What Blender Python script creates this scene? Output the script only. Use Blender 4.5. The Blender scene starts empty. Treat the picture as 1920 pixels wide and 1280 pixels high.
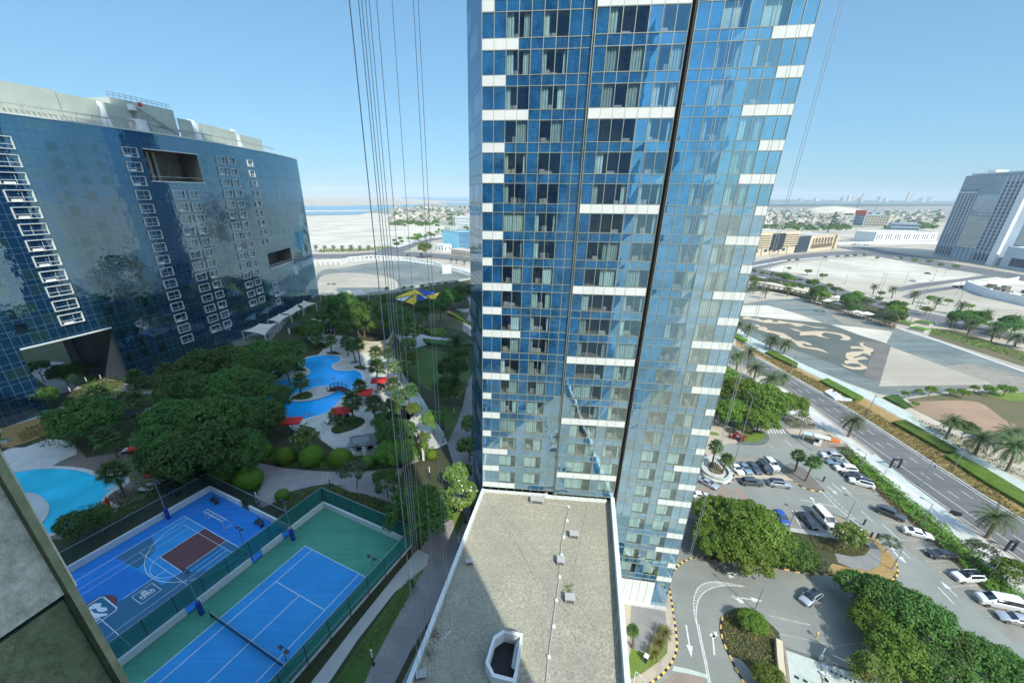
import bpy, bmesh, math, random
import numpy as np
from mathutils import Vector, Matrix
from mathutils.geometry import tessellate_polygon
random.seed(7)
scene = bpy.context.scene
COL = scene.collection

# ---------------------------------------------------------------- camera
EYE = 57.0            # eye height above the street
PODZ = 13.66          # garden level on the podium
ROOFZ = 18.6          # roof of the low block
FPX, PITCH, ROLL, PPX, PPY = 766.6, 0.4143, 0.0077, 921.4, 702.7
Fv = np.array([0, math.cos(PITCH), -math.sin(PITCH)])
_R = np.array([1.0, 0, 0]); _U = np.cross(_R, Fv)
Rv = math.cos(ROLL) * _R + math.sin(ROLL) * _U
Uv = math.cos(ROLL) * _U - math.sin(ROLL) * _R
cam_d = bpy.data.cameras.new('camera')
cam = bpy.data.objects.new('camera', cam_d); COL.objects.link(cam)
cam.matrix_world = Matrix(((Rv[0], Uv[0], -Fv[0], 0), (Rv[1], Uv[1], -Fv[1], 0), (Rv[2], Uv[2], -Fv[2], EYE), (0, 0, 0, 1)))
cam_d.sensor_width = 36; cam_d.lens = FPX / 1920 * 36
cam_d.shift_x = (960 - PPX) / 1920; cam_d.shift_y = (PPY - 640) / 1920
cam_d.clip_start = 0.1; cam_d.clip_end = 60000
scene.camera = cam

# ---------------------------------------------------------------- light
SUN_AZ = math.atan2(0.42, -0.907)      # the sun stands behind the camera, to the right
SUN_EL = math.radians(44)
world = bpy.data.worlds.new('World'); scene.world = world; world.use_nodes = True
wn = world.node_tree; wn.nodes.clear()
sky = wn.nodes.new('ShaderNodeTexSky'); sky.sky_type = 'NISHITA'; sky.sun_disc = False
sky.sun_elevation = SUN_EL; sky.sun_rotation = SUN_AZ; sky.air_density = 1.0; sky.dust_density = 0.6; sky.ozone_density = 2.2
bg = wn.nodes.new('ShaderNodeBackground'); bg.inputs[1].default_value = 0.15
wo = wn.nodes.new('ShaderNodeOutputWorld')
# low sky: softer, bluer gradient of a humid coast; high sky above the view brightened as added fill for the shade
gm = wn.nodes.new('ShaderNodeGamma'); gm.inputs[1].default_value = 0.48; wn.links.new(sky.outputs[0], gm.inputs[0])
ti = wn.nodes.new('ShaderNodeMix'); ti.data_type = 'RGBA'; ti.blend_type = 'MULTIPLY'; ti.inputs[0].default_value = 1; wn.links.new(gm.outputs[0], ti.inputs[6]); ti.inputs[7].default_value = (0.60, 1.04, 1.36, 1)
tc = wn.nodes.new('ShaderNodeTexCoord'); sx = wn.nodes.new('ShaderNodeSeparateXYZ'); wn.links.new(tc.outputs['Generated'], sx.inputs[0])
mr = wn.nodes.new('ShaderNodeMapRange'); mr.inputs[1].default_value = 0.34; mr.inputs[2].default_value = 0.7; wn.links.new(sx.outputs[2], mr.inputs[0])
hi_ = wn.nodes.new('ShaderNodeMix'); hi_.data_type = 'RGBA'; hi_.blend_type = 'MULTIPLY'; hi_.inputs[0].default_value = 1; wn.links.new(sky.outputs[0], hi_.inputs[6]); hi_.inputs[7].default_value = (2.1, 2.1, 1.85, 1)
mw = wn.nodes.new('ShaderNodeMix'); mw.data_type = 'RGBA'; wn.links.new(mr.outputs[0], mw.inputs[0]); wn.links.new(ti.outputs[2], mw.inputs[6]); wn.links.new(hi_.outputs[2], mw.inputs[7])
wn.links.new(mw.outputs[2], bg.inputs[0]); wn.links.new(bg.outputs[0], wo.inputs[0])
sd = bpy.data.lights.new('sun', 'SUN'); sd.energy = 2.8; sd.angle = math.radians(0.5); sd.color = (1.0, 0.96, 0.89)
sun = bpy.data.objects.new('sun', sd); COL.objects.link(sun)
sdir = Vector((math.sin(SUN_AZ) * math.cos(SUN_EL), math.cos(SUN_AZ) * math.cos(SUN_EL), math.sin(SUN_EL)))
sun.rotation_euler = (-sdir).to_track_quat('-Z', 'Y').to_euler()
scene.view_settings.view_transform = 'Standard'; scene.view_settings.look = 'None'
scene.view_settings.exposure = 0.9; scene.view_settings.gamma = 1.0
scene.render.engine = 'CYCLES'
scene.cycles.max_bounces = 6; scene.cycles.diffuse_bounces = 4; scene.cycles.glossy_bounces = 4
scene.cycles.transparent_max_bounces = 12; scene.cycles.volume_bounces = 0
scene.cycles.caustics_reflective = False; scene.cycles.caustics_refractive = False
scene.cycles.use_denoising = True; scene.cycles.denoising_prefilter = 'ACCURATE'

# ---------------------------------------------------------------- placing helpers
def G(x, y, z=0.0):
    """point of the level plane z seen in direction (x, y) of the photograph"""
    d = Fv * FPX + Rv * (x - PPX) - Uv * (y - PPY)
    t = (z - EYE) / d[2]
    return Vector((d[0] * t, d[1] * t, z))
def Gs(pts, z=0.0, off=(0, 0), sc=1.0):
    return [G(off[0] + p[0] / sc, off[1] + p[1] / sc, z).to_2d() for p in pts]
def depth(p):
    return float(Fv[0] * p[0] + Fv[1] * p[1] + Fv[2] * (p[2] - EYE))
def tag(o, label=None, cat=None, group=None, kind=None):
    if label: o['label'] = label
    if cat: o['category'] = cat
    if group: o['group'] = group
    if kind: o['kind'] = kind
    return o
def empty(name, loc=(0, 0, 0), rz=0.0, label=None, cat=None, group=None, sc=1.0):
    o = bpy.data.objects.new(name, None); COL.objects.link(o); o.empty_display_size = 0.2
    o.location = loc; o.rotation_euler = (0, 0, rz); o.scale = (sc,) * 3
    return tag(o, label, cat, group)
def ob(name, mesh, parent=None, loc=None):
    o = bpy.data.objects.new(name, mesh); COL.objects.link(o)
    if parent: o.parent = parent
    if loc is not None: o.location = loc
    return o
def copy_tree(o, parent=None):
    c = o.copy(); COL.objects.link(c); c.parent = parent
    for ch in list(o.children): copy_tree(ch, c)
    return c

class MB:
    """collects shapes and links them as one mesh object"""
    def __init__(s): s.v = []; s.f = []; s.m = []; s.uv = []
    def add(s, vs, fs, m=0, uvs=None):
        n = len(s.v); s.v += [tuple(v) for v in vs]
        for i, f in enumerate(fs):
            s.f.append(tuple(n + k for k in f)); s.m.append(m)
            s.uv.append(uvs[i] if uvs else None)
    def quad(s, a, b, c, d, m=0, uv=None): s.add([a, b, c, d], [(0, 1, 2, 3)], m, [uv] if uv else None)
    def box(s, c, size, rz=0.0, m=0, tilt=None):
        x, y, z = (q / 2 for q in size)
        M = Matrix.Rotation(rz, 3, 'Z')
        if tilt is not None: M = tilt
        vs = [Vector(c) + M @ Vector((i * x, j * y, k * z)) for i in (-1, 1) for j in (-1, 1) for k in (-1, 1)]
        s.add(vs, [(0, 1, 3, 2), (4, 6, 7, 5), (0, 4, 5, 1), (2, 3, 7, 6), (0, 2, 6, 4), (1, 5, 7, 3)], m)
    def bar(s, a, b, w, h=None, m=0):
        a = Vector(a); b = Vector(b); h = w if h is None else h
        d = (b - a); L = d.length
        if L < 1e-6: return
        d /= L; up = Vector((0, 0, 1)) if abs(d.z) < 0.95 else Vector((1, 0, 0))
        s1 = d.cross(up).normalized() * (w / 2); s2 = s1.cross(d).normalized() * (h / 2)
        vs = [p + i * s1 + j * s2 for p in (a, b) for i, j in ((-1, -1), (1, -1), (1, 1), (-1, 1))]
        s.add(vs, [(0, 3, 2, 1), (4, 5, 6, 7), (0, 1, 5, 4), (1, 2, 6, 5), (2, 3, 7, 6), (3, 0, 4, 7)], m)
    def tube(s, pts, rad, n=8, m=0, caps=True):
        rings = []
        pts = [Vector(p) for p in pts]
        for i, p in enumerate(pts):
            d = (pts[min(i + 1, len(pts) - 1)] - pts[max(i - 1, 0)]).normalized()
            up = Vector((0, 0, 1)) if abs(d.z) < 0.9 else Vector((1, 0, 0))
            a = d.cross(up).normalized(); b = a.cross(d).normalized()
            r = rad[i] if isinstance(rad, (list, tuple)) else rad
            rings.append([p + (a * math.cos(2 * math.pi * k / n) + b * math.sin(2 * math.pi * k / n)) * r for k in range(n)])
        vs = [q for r in rings for q in r]; fs = []
        for i in range(len(rings) - 1):
            for k in range(n):
                k2 = (k + 1) % n
                fs.append((i * n + k, i * n + k2, (i + 1) * n + k2, (i + 1) * n + k))
        if caps: fs += [tuple(range(n)), tuple((len(rings) - 1) * n + k for k in range(n - 1, -1, -1))]
        s.add(vs, fs, m)
    def poly(s, pts, z, m=0, h=None, side=None):
        """flat polygon at level z; with h it gets side walls h deep"""
        p3 = [Vector((p[0], p[1], 0)) for p in pts]
        if sum(p3[i].x * p3[(i + 1) % len(p3)].y - p3[(i + 1) % len(p3)].x * p3[i].y for i in range(len(p3))) < 0: p3.reverse()
        tri = tessellate_polygon([p3]); vs = [(p.x, p.y, z) for p in p3]; fs = []
        for t in tri:
            a, b, c = (p3[k] for k in t)
            fs.append(tuple(t) if (b - a).cross(c - a).z > 0 else tuple(reversed(t)))
        s.add(vs, fs, m)
        if h:
            n = len(p3)
            s.add(vs + [(p.x, p.y, z - h) for p in p3], [(i, i + n, (i + 1) % n + n, (i + 1) % n) for i in range(n)], m if side is None else side)
    def strip(s, pts, w, z, m=0, closed=False, h=None, lo=None):
        """ribbon of width w along a 2-D path (from offset lo to lo+w); with h a solid kerb"""
        P = [Vector((p[0], p[1])) for p in pts]; n = len(P); A = []; B = []
        lo = -w / 2 if lo is None else lo
        for i in range(n):
            a = P[(i - 1) % n] if closed or i > 0 else P[i]; b = P[(i + 1) % n] if closed or i < n - 1 else P[i]
            d = (b - a).normalized(); nn = Vector((-d.y, d.x))
            A.append(P[i] + nn * lo); B.append(P[i] + nn * (lo + w))
        for i in range(n if closed else n - 1):
            j = (i + 1) % n; mm = m if isinstance(m, int) else m[i % len(m)]
            q = [(A[i].x, A[i].y, z), (A[j].x, A[j].y, z), (B[j].x, B[j].y, z), (B[i].x, B[i].y, z)]
            s.add(q, [(0, 1, 2, 3)], mm)
            if h:
                lowr = [(x, y, z - h) for x, y, _ in q]
                s.add(q + lowr, [(0, 4, 5, 1), (2, 6, 7, 3), (1, 5, 6, 2), (3, 7, 4, 0)], mm)
    def mesh(s, name, mats, smooth=False):
        me = bpy.data.meshes.new(name); me.from_pydata(s.v, [], s.f)
        for m in (mats if isinstance(mats, (list, tuple)) else [mats]): me.materials.append(m)
        me.polygons.foreach_set('material_index', s.m)
        if any(u is not None for u in s.uv):
            ul = me.uv_layers.new(name='UVMap'); k = 0
            for i, u in enumerate(s.uv):
                for j in range(len(s.f[i])):
                    if u is not None: ul.data[k].uv = u[j]
                    k += 1
        if smooth: me.polygons.foreach_set('use_smooth', [True] * len(s.f))
        me.update(); return me
    def build(s, name, mats, parent=None, smooth=False, **kw):
        o = ob(name, s.mesh(name, mats, smooth), parent)
        return tag(o, **kw) if kw else o

def catmull(pts, n=6, closed=True):
    P = [Vector((p[0], p[1])) for p in pts]; out = []; N = len(P)
    for i in range(N if closed else N - 1):
        g = lambda k: P[k % N] if closed else P[max(0, min(N - 1, k))]
        p0, p1, p2, p3 = g(i - 1), g(i), g(i + 1), g(i + 2)
        for k in range(n):
            t = k / n
            out.append(0.5 * ((2 * p1) + (p2 - p0) * t + (2 * p0 - 5 * p1 + 4 * p2 - p3) * t * t + (3 * p1 - p0 - 3 * p2 + p3) * t ** 3))
    if not closed: out.append(P[-1])
    return out
def inside(p, poly):
    c = False; n = len(poly); j = n - 1
    for i in range(n):
        a, b = poly[i], poly[j]
        if (a[1] > p[1]) != (b[1] > p[1]) and p[0] < (b[0] - a[0]) * (p[1] - a[1]) / (b[1] - a[1]) + a[0]: c = not c
        j = i
    return c
def along(pts, step, closed=False):
    P = [Vector((p[0], p[1])) for p in pts]
    if closed: P.append(P[0])
    out = []; carry = 0.0
    for a, b in zip(P, P[1:]):
        L = (b - a).length; t = carry
        while t < L:
            out.append((a + (b - a) * (t / L), math.atan2(b.y - a.y, b.x - a.x))); t += step
        carry = t - L
    return out

# ---------------------------------------------------------------- materials
def nt(name):
    m = bpy.data.materials.new(name); m.use_nodes = True; t = m.node_tree; t.nodes.clear()
    return m, t, t.nodes.new('ShaderNodeOutputMaterial')
def N(t, typ, **kw):
    n = t.nodes.new(typ)
    for k, v in kw.items():
        if k.startswith('i_'):
            n.inputs[int(k[2:])].default_value = v
        else: setattr(n, k, v)
    return n
def rgba(c): return (c[0], c[1], c[2], 1.0)
def mixc(t, f, a, b):
    n = t.nodes.new('ShaderNodeMix'); n.data_type = 'RGBA'
    for sock, v in ((n.inputs[0], f), (n.inputs[6], a), (n.inputs[7], b)):
        if isinstance(v, (int, float)): sock.default_value = v
        elif isinstance(v, tuple): sock.default_value = rgba(v)
        else: t.links.new(v, sock)
    return n.outputs[2]
def math_(t, op, a, b=None):
    n = N(t, 'ShaderNodeMath', operation=op)
    for i, v in enumerate((a, b)):
        if v is None: continue
        if isinstance(v, (int, float)): n.inputs[i].default_value = v
        else: t.links.new(v, n.inputs[i])
    return n.outputs[0]
def ramp(t, fac, lo, hi):
    n = N(t, 'ShaderNodeMapRange'); n.inputs[1].default_value = lo; n.inputs[2].default_value = hi
    t.links.new(fac, n.inputs[0]); return n.outputs[0]
def noise(t, co, scale, detail=4.0, rough=0.55):
    n = N(t, 'ShaderNodeTexNoise'); n.inputs['Scale'].default_value = scale; n.inputs['Detail'].default_value = detail
    n.inputs['Roughness'].default_value = rough; t.links.new(co, n.inputs['Vector']); return n.outputs[0]
def world_co(t): return N(t, 'ShaderNodeNewGeometry').outputs['Position']
def obj_co(t): return N(t, 'ShaderNodeTexCoord').outputs['Object']
def mat(name, c, c2=None, scale=1.0, rough=0.8, metal=0.0, fine=None, bump=0.0, bscale=8.0, spec=0.3, world=True, lo=0.35, hi=0.65, rand=0.0, coat=0.0, streak=None):
    """principled surface: two tones in soft patches, a fine grain and a bump"""
    m, t, out = nt(name); p = N(t, 'ShaderNodeBsdfPrincipled'); t.links.new(p.outputs[0], out.inputs[0])
    p.inputs['Roughness'].default_value = rough; p.inputs['Metallic'].default_value = metal
    p.inputs['Specular IOR Level'].default_value = spec
    if coat: p.inputs['Coat Weight'].default_value = coat; p.inputs['Coat Roughness'].default_value = 0.05
    co = world_co(t) if world else obj_co(t)
    if c2 is None: c2 = tuple(v * 0.86 for v in c)
    src = mixc(t, ramp(t, noise(t, co, scale), lo, hi), c, c2)
    if fine:
        g = ramp(t, noise(t, co, fine[0], 3.0, 0.7), 0.3, 0.7)
        src = mixc(t, math_(t, 'MULTIPLY', g, fine[1]), src, tuple(v * 0.35 for v in c) if len(fine) < 3 else fine[2])
    if streak:      # tyre tracks and wind-blown streaks
        for ang, amt in ((.5, 1), (-.7, .7)):
            mp = N(t, 'ShaderNodeMapping'); t.links.new(co, mp.inputs[0]); mp.inputs['Rotation'].default_value = (0, 0, ang); mp.inputs['Scale'].default_value = (.012 * streak[0], .28 * streak[0], 1)
            src = mixc(t, math_(t, 'MULTIPLY', ramp(t, noise(t, mp.outputs[0], 1.0, 5.0, .65), .5, .66), streak[1] * amt), src, tuple(v * streak[2] for v in c))
    if rand:
        oi = N(t, 'ShaderNodeObjectInfo'); hs = N(t, 'ShaderNodeHueSaturation')
        t.links.new(src, hs.inputs['Color'])
        t.links.new(math_(t, 'ADD', math_(t, 'MULTIPLY', oi.outputs['Random'], rand * 2), 1 - rand), hs.inputs['Value'])
        t.links.new(math_(t, 'ADD', math_(t, 'MULTIPLY', oi.outputs['Random'], rand * .12), .5 - rand * .06), hs.inputs['Hue']); src = hs.outputs[0]
    t.links.new(src, p.inputs['Base Color'])
    if bump:
        b = N(t, 'ShaderNodeBump'); b.inputs['Distance'].default_value = bump
        t.links.new(noise(t, co, bscale, 5.0, 0.6), b.inputs['Height']); t.links.new(b.outputs[0], p.inputs['Normal'])
    return m
def leaf(name, c1, c2, transl=0.35, scale=0.35, rough=0.55):
    m, t, out = nt(name); co = obj_co(t)
    col = mixc(t, ramp(t, noise(t, co, scale, 3.0), 0.3, 0.7), c1, c2)
    oi = N(t, 'ShaderNodeObjectInfo'); hs = N(t, 'ShaderNodeHueSaturation'); t.links.new(col, hs.inputs['Color'])
    t.links.new(math_(t, 'ADD', math_(t, 'MULTIPLY', oi.outputs['Random'], 0.6), 0.75), hs.inputs['Value'])
    t.links.new(math_(t, 'ADD', math_(t, 'MULTIPLY', oi.outputs['Random'], 0.045), 0.485), hs.inputs['Hue'])
    p = N(t, 'ShaderNodeBsdfPrincipled'); p.inputs['Roughness'].default_value = rough; p.inputs['Specular IOR Level'].default_value = 0.25
    tr = N(t, 'ShaderNodeBsdfTranslucent'); t.links.new(hs.outputs[0], p.inputs['Base Color']); t.links.new(hs.outputs[0], tr.inputs[0])
    mx = N(t, 'ShaderNodeMixShader'); mx.inputs[0].default_value = transl
    t.links.new(p.outputs[0], mx.inputs[1]); t.links.new(tr.outputs[0], mx.inputs[2]); t.links.new(mx.outputs[0], out.inputs[0])
    return m
def wavy(t, co, amp, scale, detail=2.0):
    b = N(t, 'ShaderNodeBump'); b.inputs['Distance'].default_value = amp; b.inputs['Strength'].default_value = 1.0
    t.links.new(noise(t, co, scale, detail, 0.5), b.inputs['Height']); return b.outputs[0]
def pane(name, base, tint, refl, amp, scale, see=None, rough=0.02, detail=2.0):
    """coated facade glass: a mirror coat over coloured backing, or over a tinted see-through pane"""
    m, t, out = nt(name); co = world_co(t); nrm = wavy(t, co, amp, scale, detail)
    g = N(t, 'ShaderNodeBsdfGlossy'); g.inputs[0].default_value = rgba(tint); g.inputs[1].default_value = rough; t.links.new(nrm, g.inputs['Normal'])
    if see:
        b = N(t, 'ShaderNodeBsdfTransparent'); b.inputs[0].default_value = rgba(see)
    else:
        b = N(t, 'ShaderNodeBsdfDiffuse'); t.links.new(mixc(t, ramp(t, noise(t, co, .6, 3.0), .42, .6), base, tuple(v * 0.5 for v in base)), b.inputs[0])
    fr = N(t, 'ShaderNodeFresnel'); fr.inputs[0].default_value = 1.5; bk = N(t, 'ShaderNodeNewGeometry')
    f = math_(t, 'MINIMUM', math_(t, 'ADD', math_(t, 'MULTIPLY', math_(t, 'MULTIPLY', fr.outputs[0], math_(t, 'SUBTRACT', 1.0, bk.outputs['Backfacing'])), 1 - refl), refl), 0.97)
    mx = N(t, 'ShaderNodeMixShader'); t.links.new(f, mx.inputs[0]); t.links.new(b.outputs[0], mx.inputs[1]); t.links.new(g.outputs[0], mx.inputs[2])
    t.links.new(mx.outputs[0], out.inputs[0]); return m
def curtain_wall(name, cw, fh, base, base2, tint, refl, amp, scale, line=(0.30, 0.36, 0.38), lw=0.05, spandrel=0.3, win=0.25, detail=2.0, cap=.95):
    """UV in metres: u along the wall, v up. Grid of mullions, darker windows in some cells, mirror coat."""
    m, t, out = nt(name); uv = N(t, 'ShaderNodeTexCoord').outputs['UV']; sp = N(t, 'ShaderNodeSeparateXYZ'); t.links.new(uv, sp.inputs[0])
    u = math_(t, 'DIVIDE', sp.outputs[0], cw); v = math_(t, 'DIVIDE', sp.outputs[1], fh)
    fu = math_(t, 'FRACT', u); fv = math_(t, 'FRACT', v)
    lines = math_(t, 'MAXIMUM', math_(t, 'LESS_THAN', fu, lw / cw), math_(t, 'MAXIMUM', math_(t, 'LESS_THAN', fv, lw / fh),
            math_(t, 'LESS_THAN', math_(t, 'ABSOLUTE', math_(t, 'SUBTRACT', fv, spandrel)), lw / fh / 2)))
    cb = N(t, 'ShaderNodeCombineXYZ'); t.links.new(math_(t, 'FLOOR', math_(t, 'DIVIDE', u, 2.0)), cb.inputs[0]); t.links.new(math_(t, 'FLOOR', v), cb.inputs[1])
    wnz = N(t, 'ShaderNodeTexWhiteNoise', noise_dimensions='2D'); t.links.new(cb.outputs[0], wnz.inputs[0])
    isw = math_(t, 'MULTIPLY', math_(t, 'LESS_THAN', wnz.outputs[0], win), math_(t, 'GREATER_THAN', fv, spandrel))
    col = mixc(t, isw, base, base2); col = mixc(t, lines, col, line)
    co = world_co(t)
    d = N(t, 'ShaderNodeBsdfDiffuse'); t.links.new(col, d.inputs[0])
    g = N(t, 'ShaderNodeBsdfGlossy'); g.inputs[0].default_value = rgba(tint); g.inputs[1].default_value = 0.02; t.links.new(wavy(t, co, amp, scale, detail), g.inputs['Normal'])
    fr = N(t, 'ShaderNodeFresnel'); fr.inputs[0].default_value = 1.5
    f = math_(t, 'MINIMUM', math_(t, 'ADD', math_(t, 'MULTIPLY', fr.outputs[0], 1 - refl), refl), cap)
    f = math_(t, 'MULTIPLY', f, math_(t, 'SUBTRACT', 1.0, math_(t, 'MULTIPLY', lines, 0.8)))
    mx = N(t, 'ShaderNodeMixShader'); t.links.new(f, mx.inputs[0]); t.links.new(d.outputs[0], mx.inputs[1]); t.links.new(g.outputs[0], mx.inputs[2])
    t.links.new(mx.outputs[0], out.inputs[0]); return m

M = {}
M['sand'] = mat('sand', (0.50, 0.45, 0.35), (0.36, 0.325, 0.25), 0.012, 0.95, fine=(0.25, 0.5, (0.30, 0.27, 0.205)), lo=.42, hi=.58, streak=(1, .7, .58))
M['sand_white'] = mat('sand_white', (0.62, 0.58, 0.465), (0.44, 0.405, 0.315), 0.018, 0.95, fine=(0.12, 0.7, (0.42, 0.385, 0.30)), lo=.42, hi=.58, streak=(.8, .7, .6))
M['gravel'] = mat('gravel', (0.115, 0.145, 0.135), (0.23, 0.225, 0.185), 0.035, 0.95, fine=(0.35, 0.6, (0.09, 0.11, 0.10)), lo=.42, hi=.6, bump=.05, bscale=2, streak=(1, .6, 1.8))
M['gravel_dark'] = mat('gravel_dark', (0.085, 0.105, 0.09), (0.13, 0.135, 0.11), 0.05, 0.95, fine=(0.9, 0.3), bump=.05, bscale=2, streak=(2, .3, 1.5))
M['brown_sand'] = mat('brown_sand', (0.36, 0.24, 0.15), (0.27, 0.19, 0.12), 0.06, 0.95, fine=(0.5, 0.3), streak=(2.5, .5, .7))
M['grey_soil'] = mat('grey_soil', (0.20, 0.185, 0.155), (0.145, 0.14, 0.12), 0.15, 0.95, fine=(1.5, 0.4), streak=(3, .4, .6))
M['cream_art'] = mat('cream_art', (0.50, 0.41, 0.275), (0.42, 0.34, 0.22), 0.2, 0.9)
M['asphalt'] = mat('asphalt', (0.125, 0.13, 0.12), (0.17, 0.17, 0.155), 0.09, 0.85, fine=(3.0, 0.35), streak=(1.5, .5, .62))
M['asphalt_park'] = mat('asphalt_park', (0.27, 0.285, 0.245), (0.205, 0.22, 0.195), 0.12, 0.85, fine=(4.0, 0.3, (0.12, 0.13, 0.12)), streak=(3, .5, .72))
M['asphalt_far'] = mat('asphalt_far', (0.11, 0.115, 0.115), (0.15, 0.15, 0.145), 0.02, 0.9)
M['bay_patch'] = mat('bay_patch', (0.25, 0.235, 0.19), (0.20, 0.20, 0.165), 0.3, 0.85)
M['paint'] = mat('road_paint', (0.66, 0.68, 0.64), (0.48, 0.50, 0.46), 1.2, 0.7)
M['paint_worn'] = mat('worn_paint', (0.36, 0.37, 0.32), (0.27, 0.28, 0.25), 1.5, 0.8)
M['paint_yellow'] = mat('kerb_yellow', (0.80, 0.52, 0.12), (0.66, 0.44, 0.14), 0.8, 0.7)
M['paint_black'] = mat('kerb_black', (0.03, 0.03, 0.03), None, 0.8, 0.7)
M['kerb'] = mat('kerb_concrete', (0.42, 0.41, 0.37), (0.33, 0.32, 0.29), 0.8, 0.85)
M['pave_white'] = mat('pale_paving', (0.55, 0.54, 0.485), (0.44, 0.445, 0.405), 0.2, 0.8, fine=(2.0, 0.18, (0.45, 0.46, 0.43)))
M['pave_green'] = mat('pale_green_paving', (0.34, 0.41, 0.355), (0.43, 0.48, 0.42), 0.3, 0.8, fine=(1.2, 0.3, (0.62, 0.65, 0.58)))
M['pave_tan'] = mat('tan_paving', (0.46, 0.40, 0.30), (0.39, 0.34, 0.26), 0.4, 0.85, fine=(3, 0.2))
M['pave_grey'] = mat('grey_paving', (0.27, 0.27, 0.25), (0.21, 0.215, 0.205), 0.4, 0.85, fine=(5, 0.35))
M['pave_brown'] = mat('brown_paving', (0.30, 0.24, 0.19), (0.25, 0.205, 0.165), 0.6, 0.85, fine=(4, 0.3))
M['brick_paver'] = mat('garden_path_pavers', (0.36, 0.325, 0.30), (0.28, 0.26, 0.245), 0.5, 0.85, fine=(3.0, 0.4))
M['pool_deck'] = mat('stone_deck', (0.60, 0.58, 0.50), (0.46, 0.45, 0.40), 0.35, 0.8, fine=(1.6, 0.35, (0.24, 0.25, 0.225)))
M['deck_brown'] = mat('brown_deck', (0.26, 0.20, 0.16), (0.20, 0.16, 0.13), 0.4, 0.8, fine=(3, 0.3))
M['coping'] = mat('pool_coping', (0.62, 0.62, 0.56), None, 0.6, 0.7)
M['lawn'] = mat('lawn', (0.075, 0.15, 0.03), (0.115, 0.16, 0.04), 0.12, 0.9, fine=(2.5, 0.5), bump=.08, bscale=4)
M['lawn_worn'] = mat('worn_lawn', (0.115, 0.125, 0.05), (0.17, 0.13, 0.075), 0.12, 0.95, fine=(2.0, 0.4), bump=.08, bscale=4)
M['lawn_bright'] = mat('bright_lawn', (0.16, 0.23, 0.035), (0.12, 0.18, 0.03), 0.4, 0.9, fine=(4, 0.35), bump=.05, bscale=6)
M['soil'] = mat('planting_soil', (0.045, 0.06, 0.025), (0.075, 0.07, 0.035), 0.4, 0.95, fine=(2, .3))
M['straw'] = mat('dry_straw', (0.40, 0.28, 0.11), (0.33, 0.22, 0.08), 0.8, 0.95, fine=(3, 0.5, (0.16, 0.10, 0.04)), bump=.1, bscale=5)
M['white_wall'] = mat('white_render', (0.74, 0.76, 0.73), (0.66, 0.69, 0.66), 0.5, 0.7)
M['panel'] = mat('white_cladding', (0.66, 0.69, 0.65), (0.60, 0.635, 0.60), 0.4, 0.35, spec=0.5)
M['mullion'] = mat('mullion_metal', (0.30, 0.33, 0.27), (0.24, 0.27, 0.23), 0.6, 0.45, 0.3)
M['mullion_dark'] = mat('mullion_dark', (0.05, 0.08, 0.09), None, 0.6, 0.45, 0.3)
M['black'] = mat('black_gap', (0.012, 0.014, 0.016), None, 0.5, 0.6)
M['roof_gravel'] = mat('roof_gravel', (0.50, 0.47, 0.345), (0.40, 0.38, 0.285), 0.25, 0.95, fine=(4.5, 0.85, (0.17, 0.155, 0.125)), bump=.05, bscale=9, streak=(2.5, .55, .6))
M['concrete'] = mat('concrete', (0.44, 0.44, 0.40), (0.36, 0.365, 0.34), 0.7, 0.85)
M['cream'] = mat('cream_render', (0.60, 0.51, 0.36), (0.52, 0.45, 0.33), 0.05, 0.9)
M['steel'] = mat('galvanised_steel', (0.38, 0.40, 0.40), None, 1.0, 0.45, 0.6)
M['steel_dark'] = mat('dark_steel', (0.05, 0.06, 0.065), None, 1.0, 0.5, 0.3)
M['wood_dark'] = mat('dark_wood', (0.055, 0.028, 0.022), (0.035, 0.02, 0.018), 2.0, 0.7)
M['wood_red'] = mat('red_brown_wood', (0.12, 0.045, 0.035), (0.09, 0.035, 0.03), 2.0, 0.7)
M['red'] = mat('red_canvas', (0.62, 0.035, 0.028), (0.50, 0.03, 0.025), 0.8, 0.8)
M['white_fab'] = mat('white_fabric', (0.70, 0.70, 0.66), None, 0.8, 0.8)
M['tent'] = mat('cream_canvas', (0.60, 0.58, 0.49), (0.55, 0.53, 0.45), 0.3, 0.8)
M['yellow_fab'] = mat('yellow_canvas', (0.78, 0.56, 0.05), None, 0.4, 0.8)
M['blue_fab'] = mat('blue_canvas', (0.025, 0.08, 0.40), None, 0.4, 0.8)
M['court_blue'] = mat('court_blue', (0.045, 0.31, 0.64), (0.035, 0.27, 0.58), 0.3, 0.7, fine=(6, 0.12), spec=.2, streak=(9, .22, 1.4))
M['court_royal'] = mat('court_royal_blue', (0.03, 0.22, 0.60), (0.022, 0.18, 0.52), 0.3, 0.7, fine=(6, 0.12), spec=.2, streak=(9, .22, 1.5))
M['court_green'] = mat('court_green', (0.085, 0.31, 0.21), (0.07, 0.27, 0.18), 0.3, 0.75, fine=(6, 0.15), spec=.2, streak=(8, .25, 1.4))
M['court_navy'] = mat('court_petrol_blue', (0.045, 0.16, 0.26), (0.05, 0.17, 0.27), 0.3, 0.7, fine=(6, 0.15), spec=.2)
M['court_maroon'] = mat('court_maroon', (0.17, 0.075, 0.075), None, 0.3, 0.7, fine=(6, 0.15), spec=.2)
M['court_line'] = mat('court_line', (0.80, 0.84, 0.82), None, 0.8, 0.7)
M['pad_blue'] = mat('blue_post_pad', (0.02, 0.06, 0.30), None, 0.8, 0.6)
M['bark'] = mat('bark', (0.20, 0.15, 0.10), (0.13, 0.10, 0.07), 2.0, 0.9, world=False, bump=.05, bscale=6)
M['palm_bark'] = mat('palm_bark', (0.22, 0.17, 0.12), (0.14, 0.11, 0.08), 3.0, 0.95, world=False, bump=.1, bscale=5)
M['leaf_dark'] = leaf('leaf_dark', (0.07, 0.14, 0.03), (0.125, 0.215, 0.04))
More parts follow.
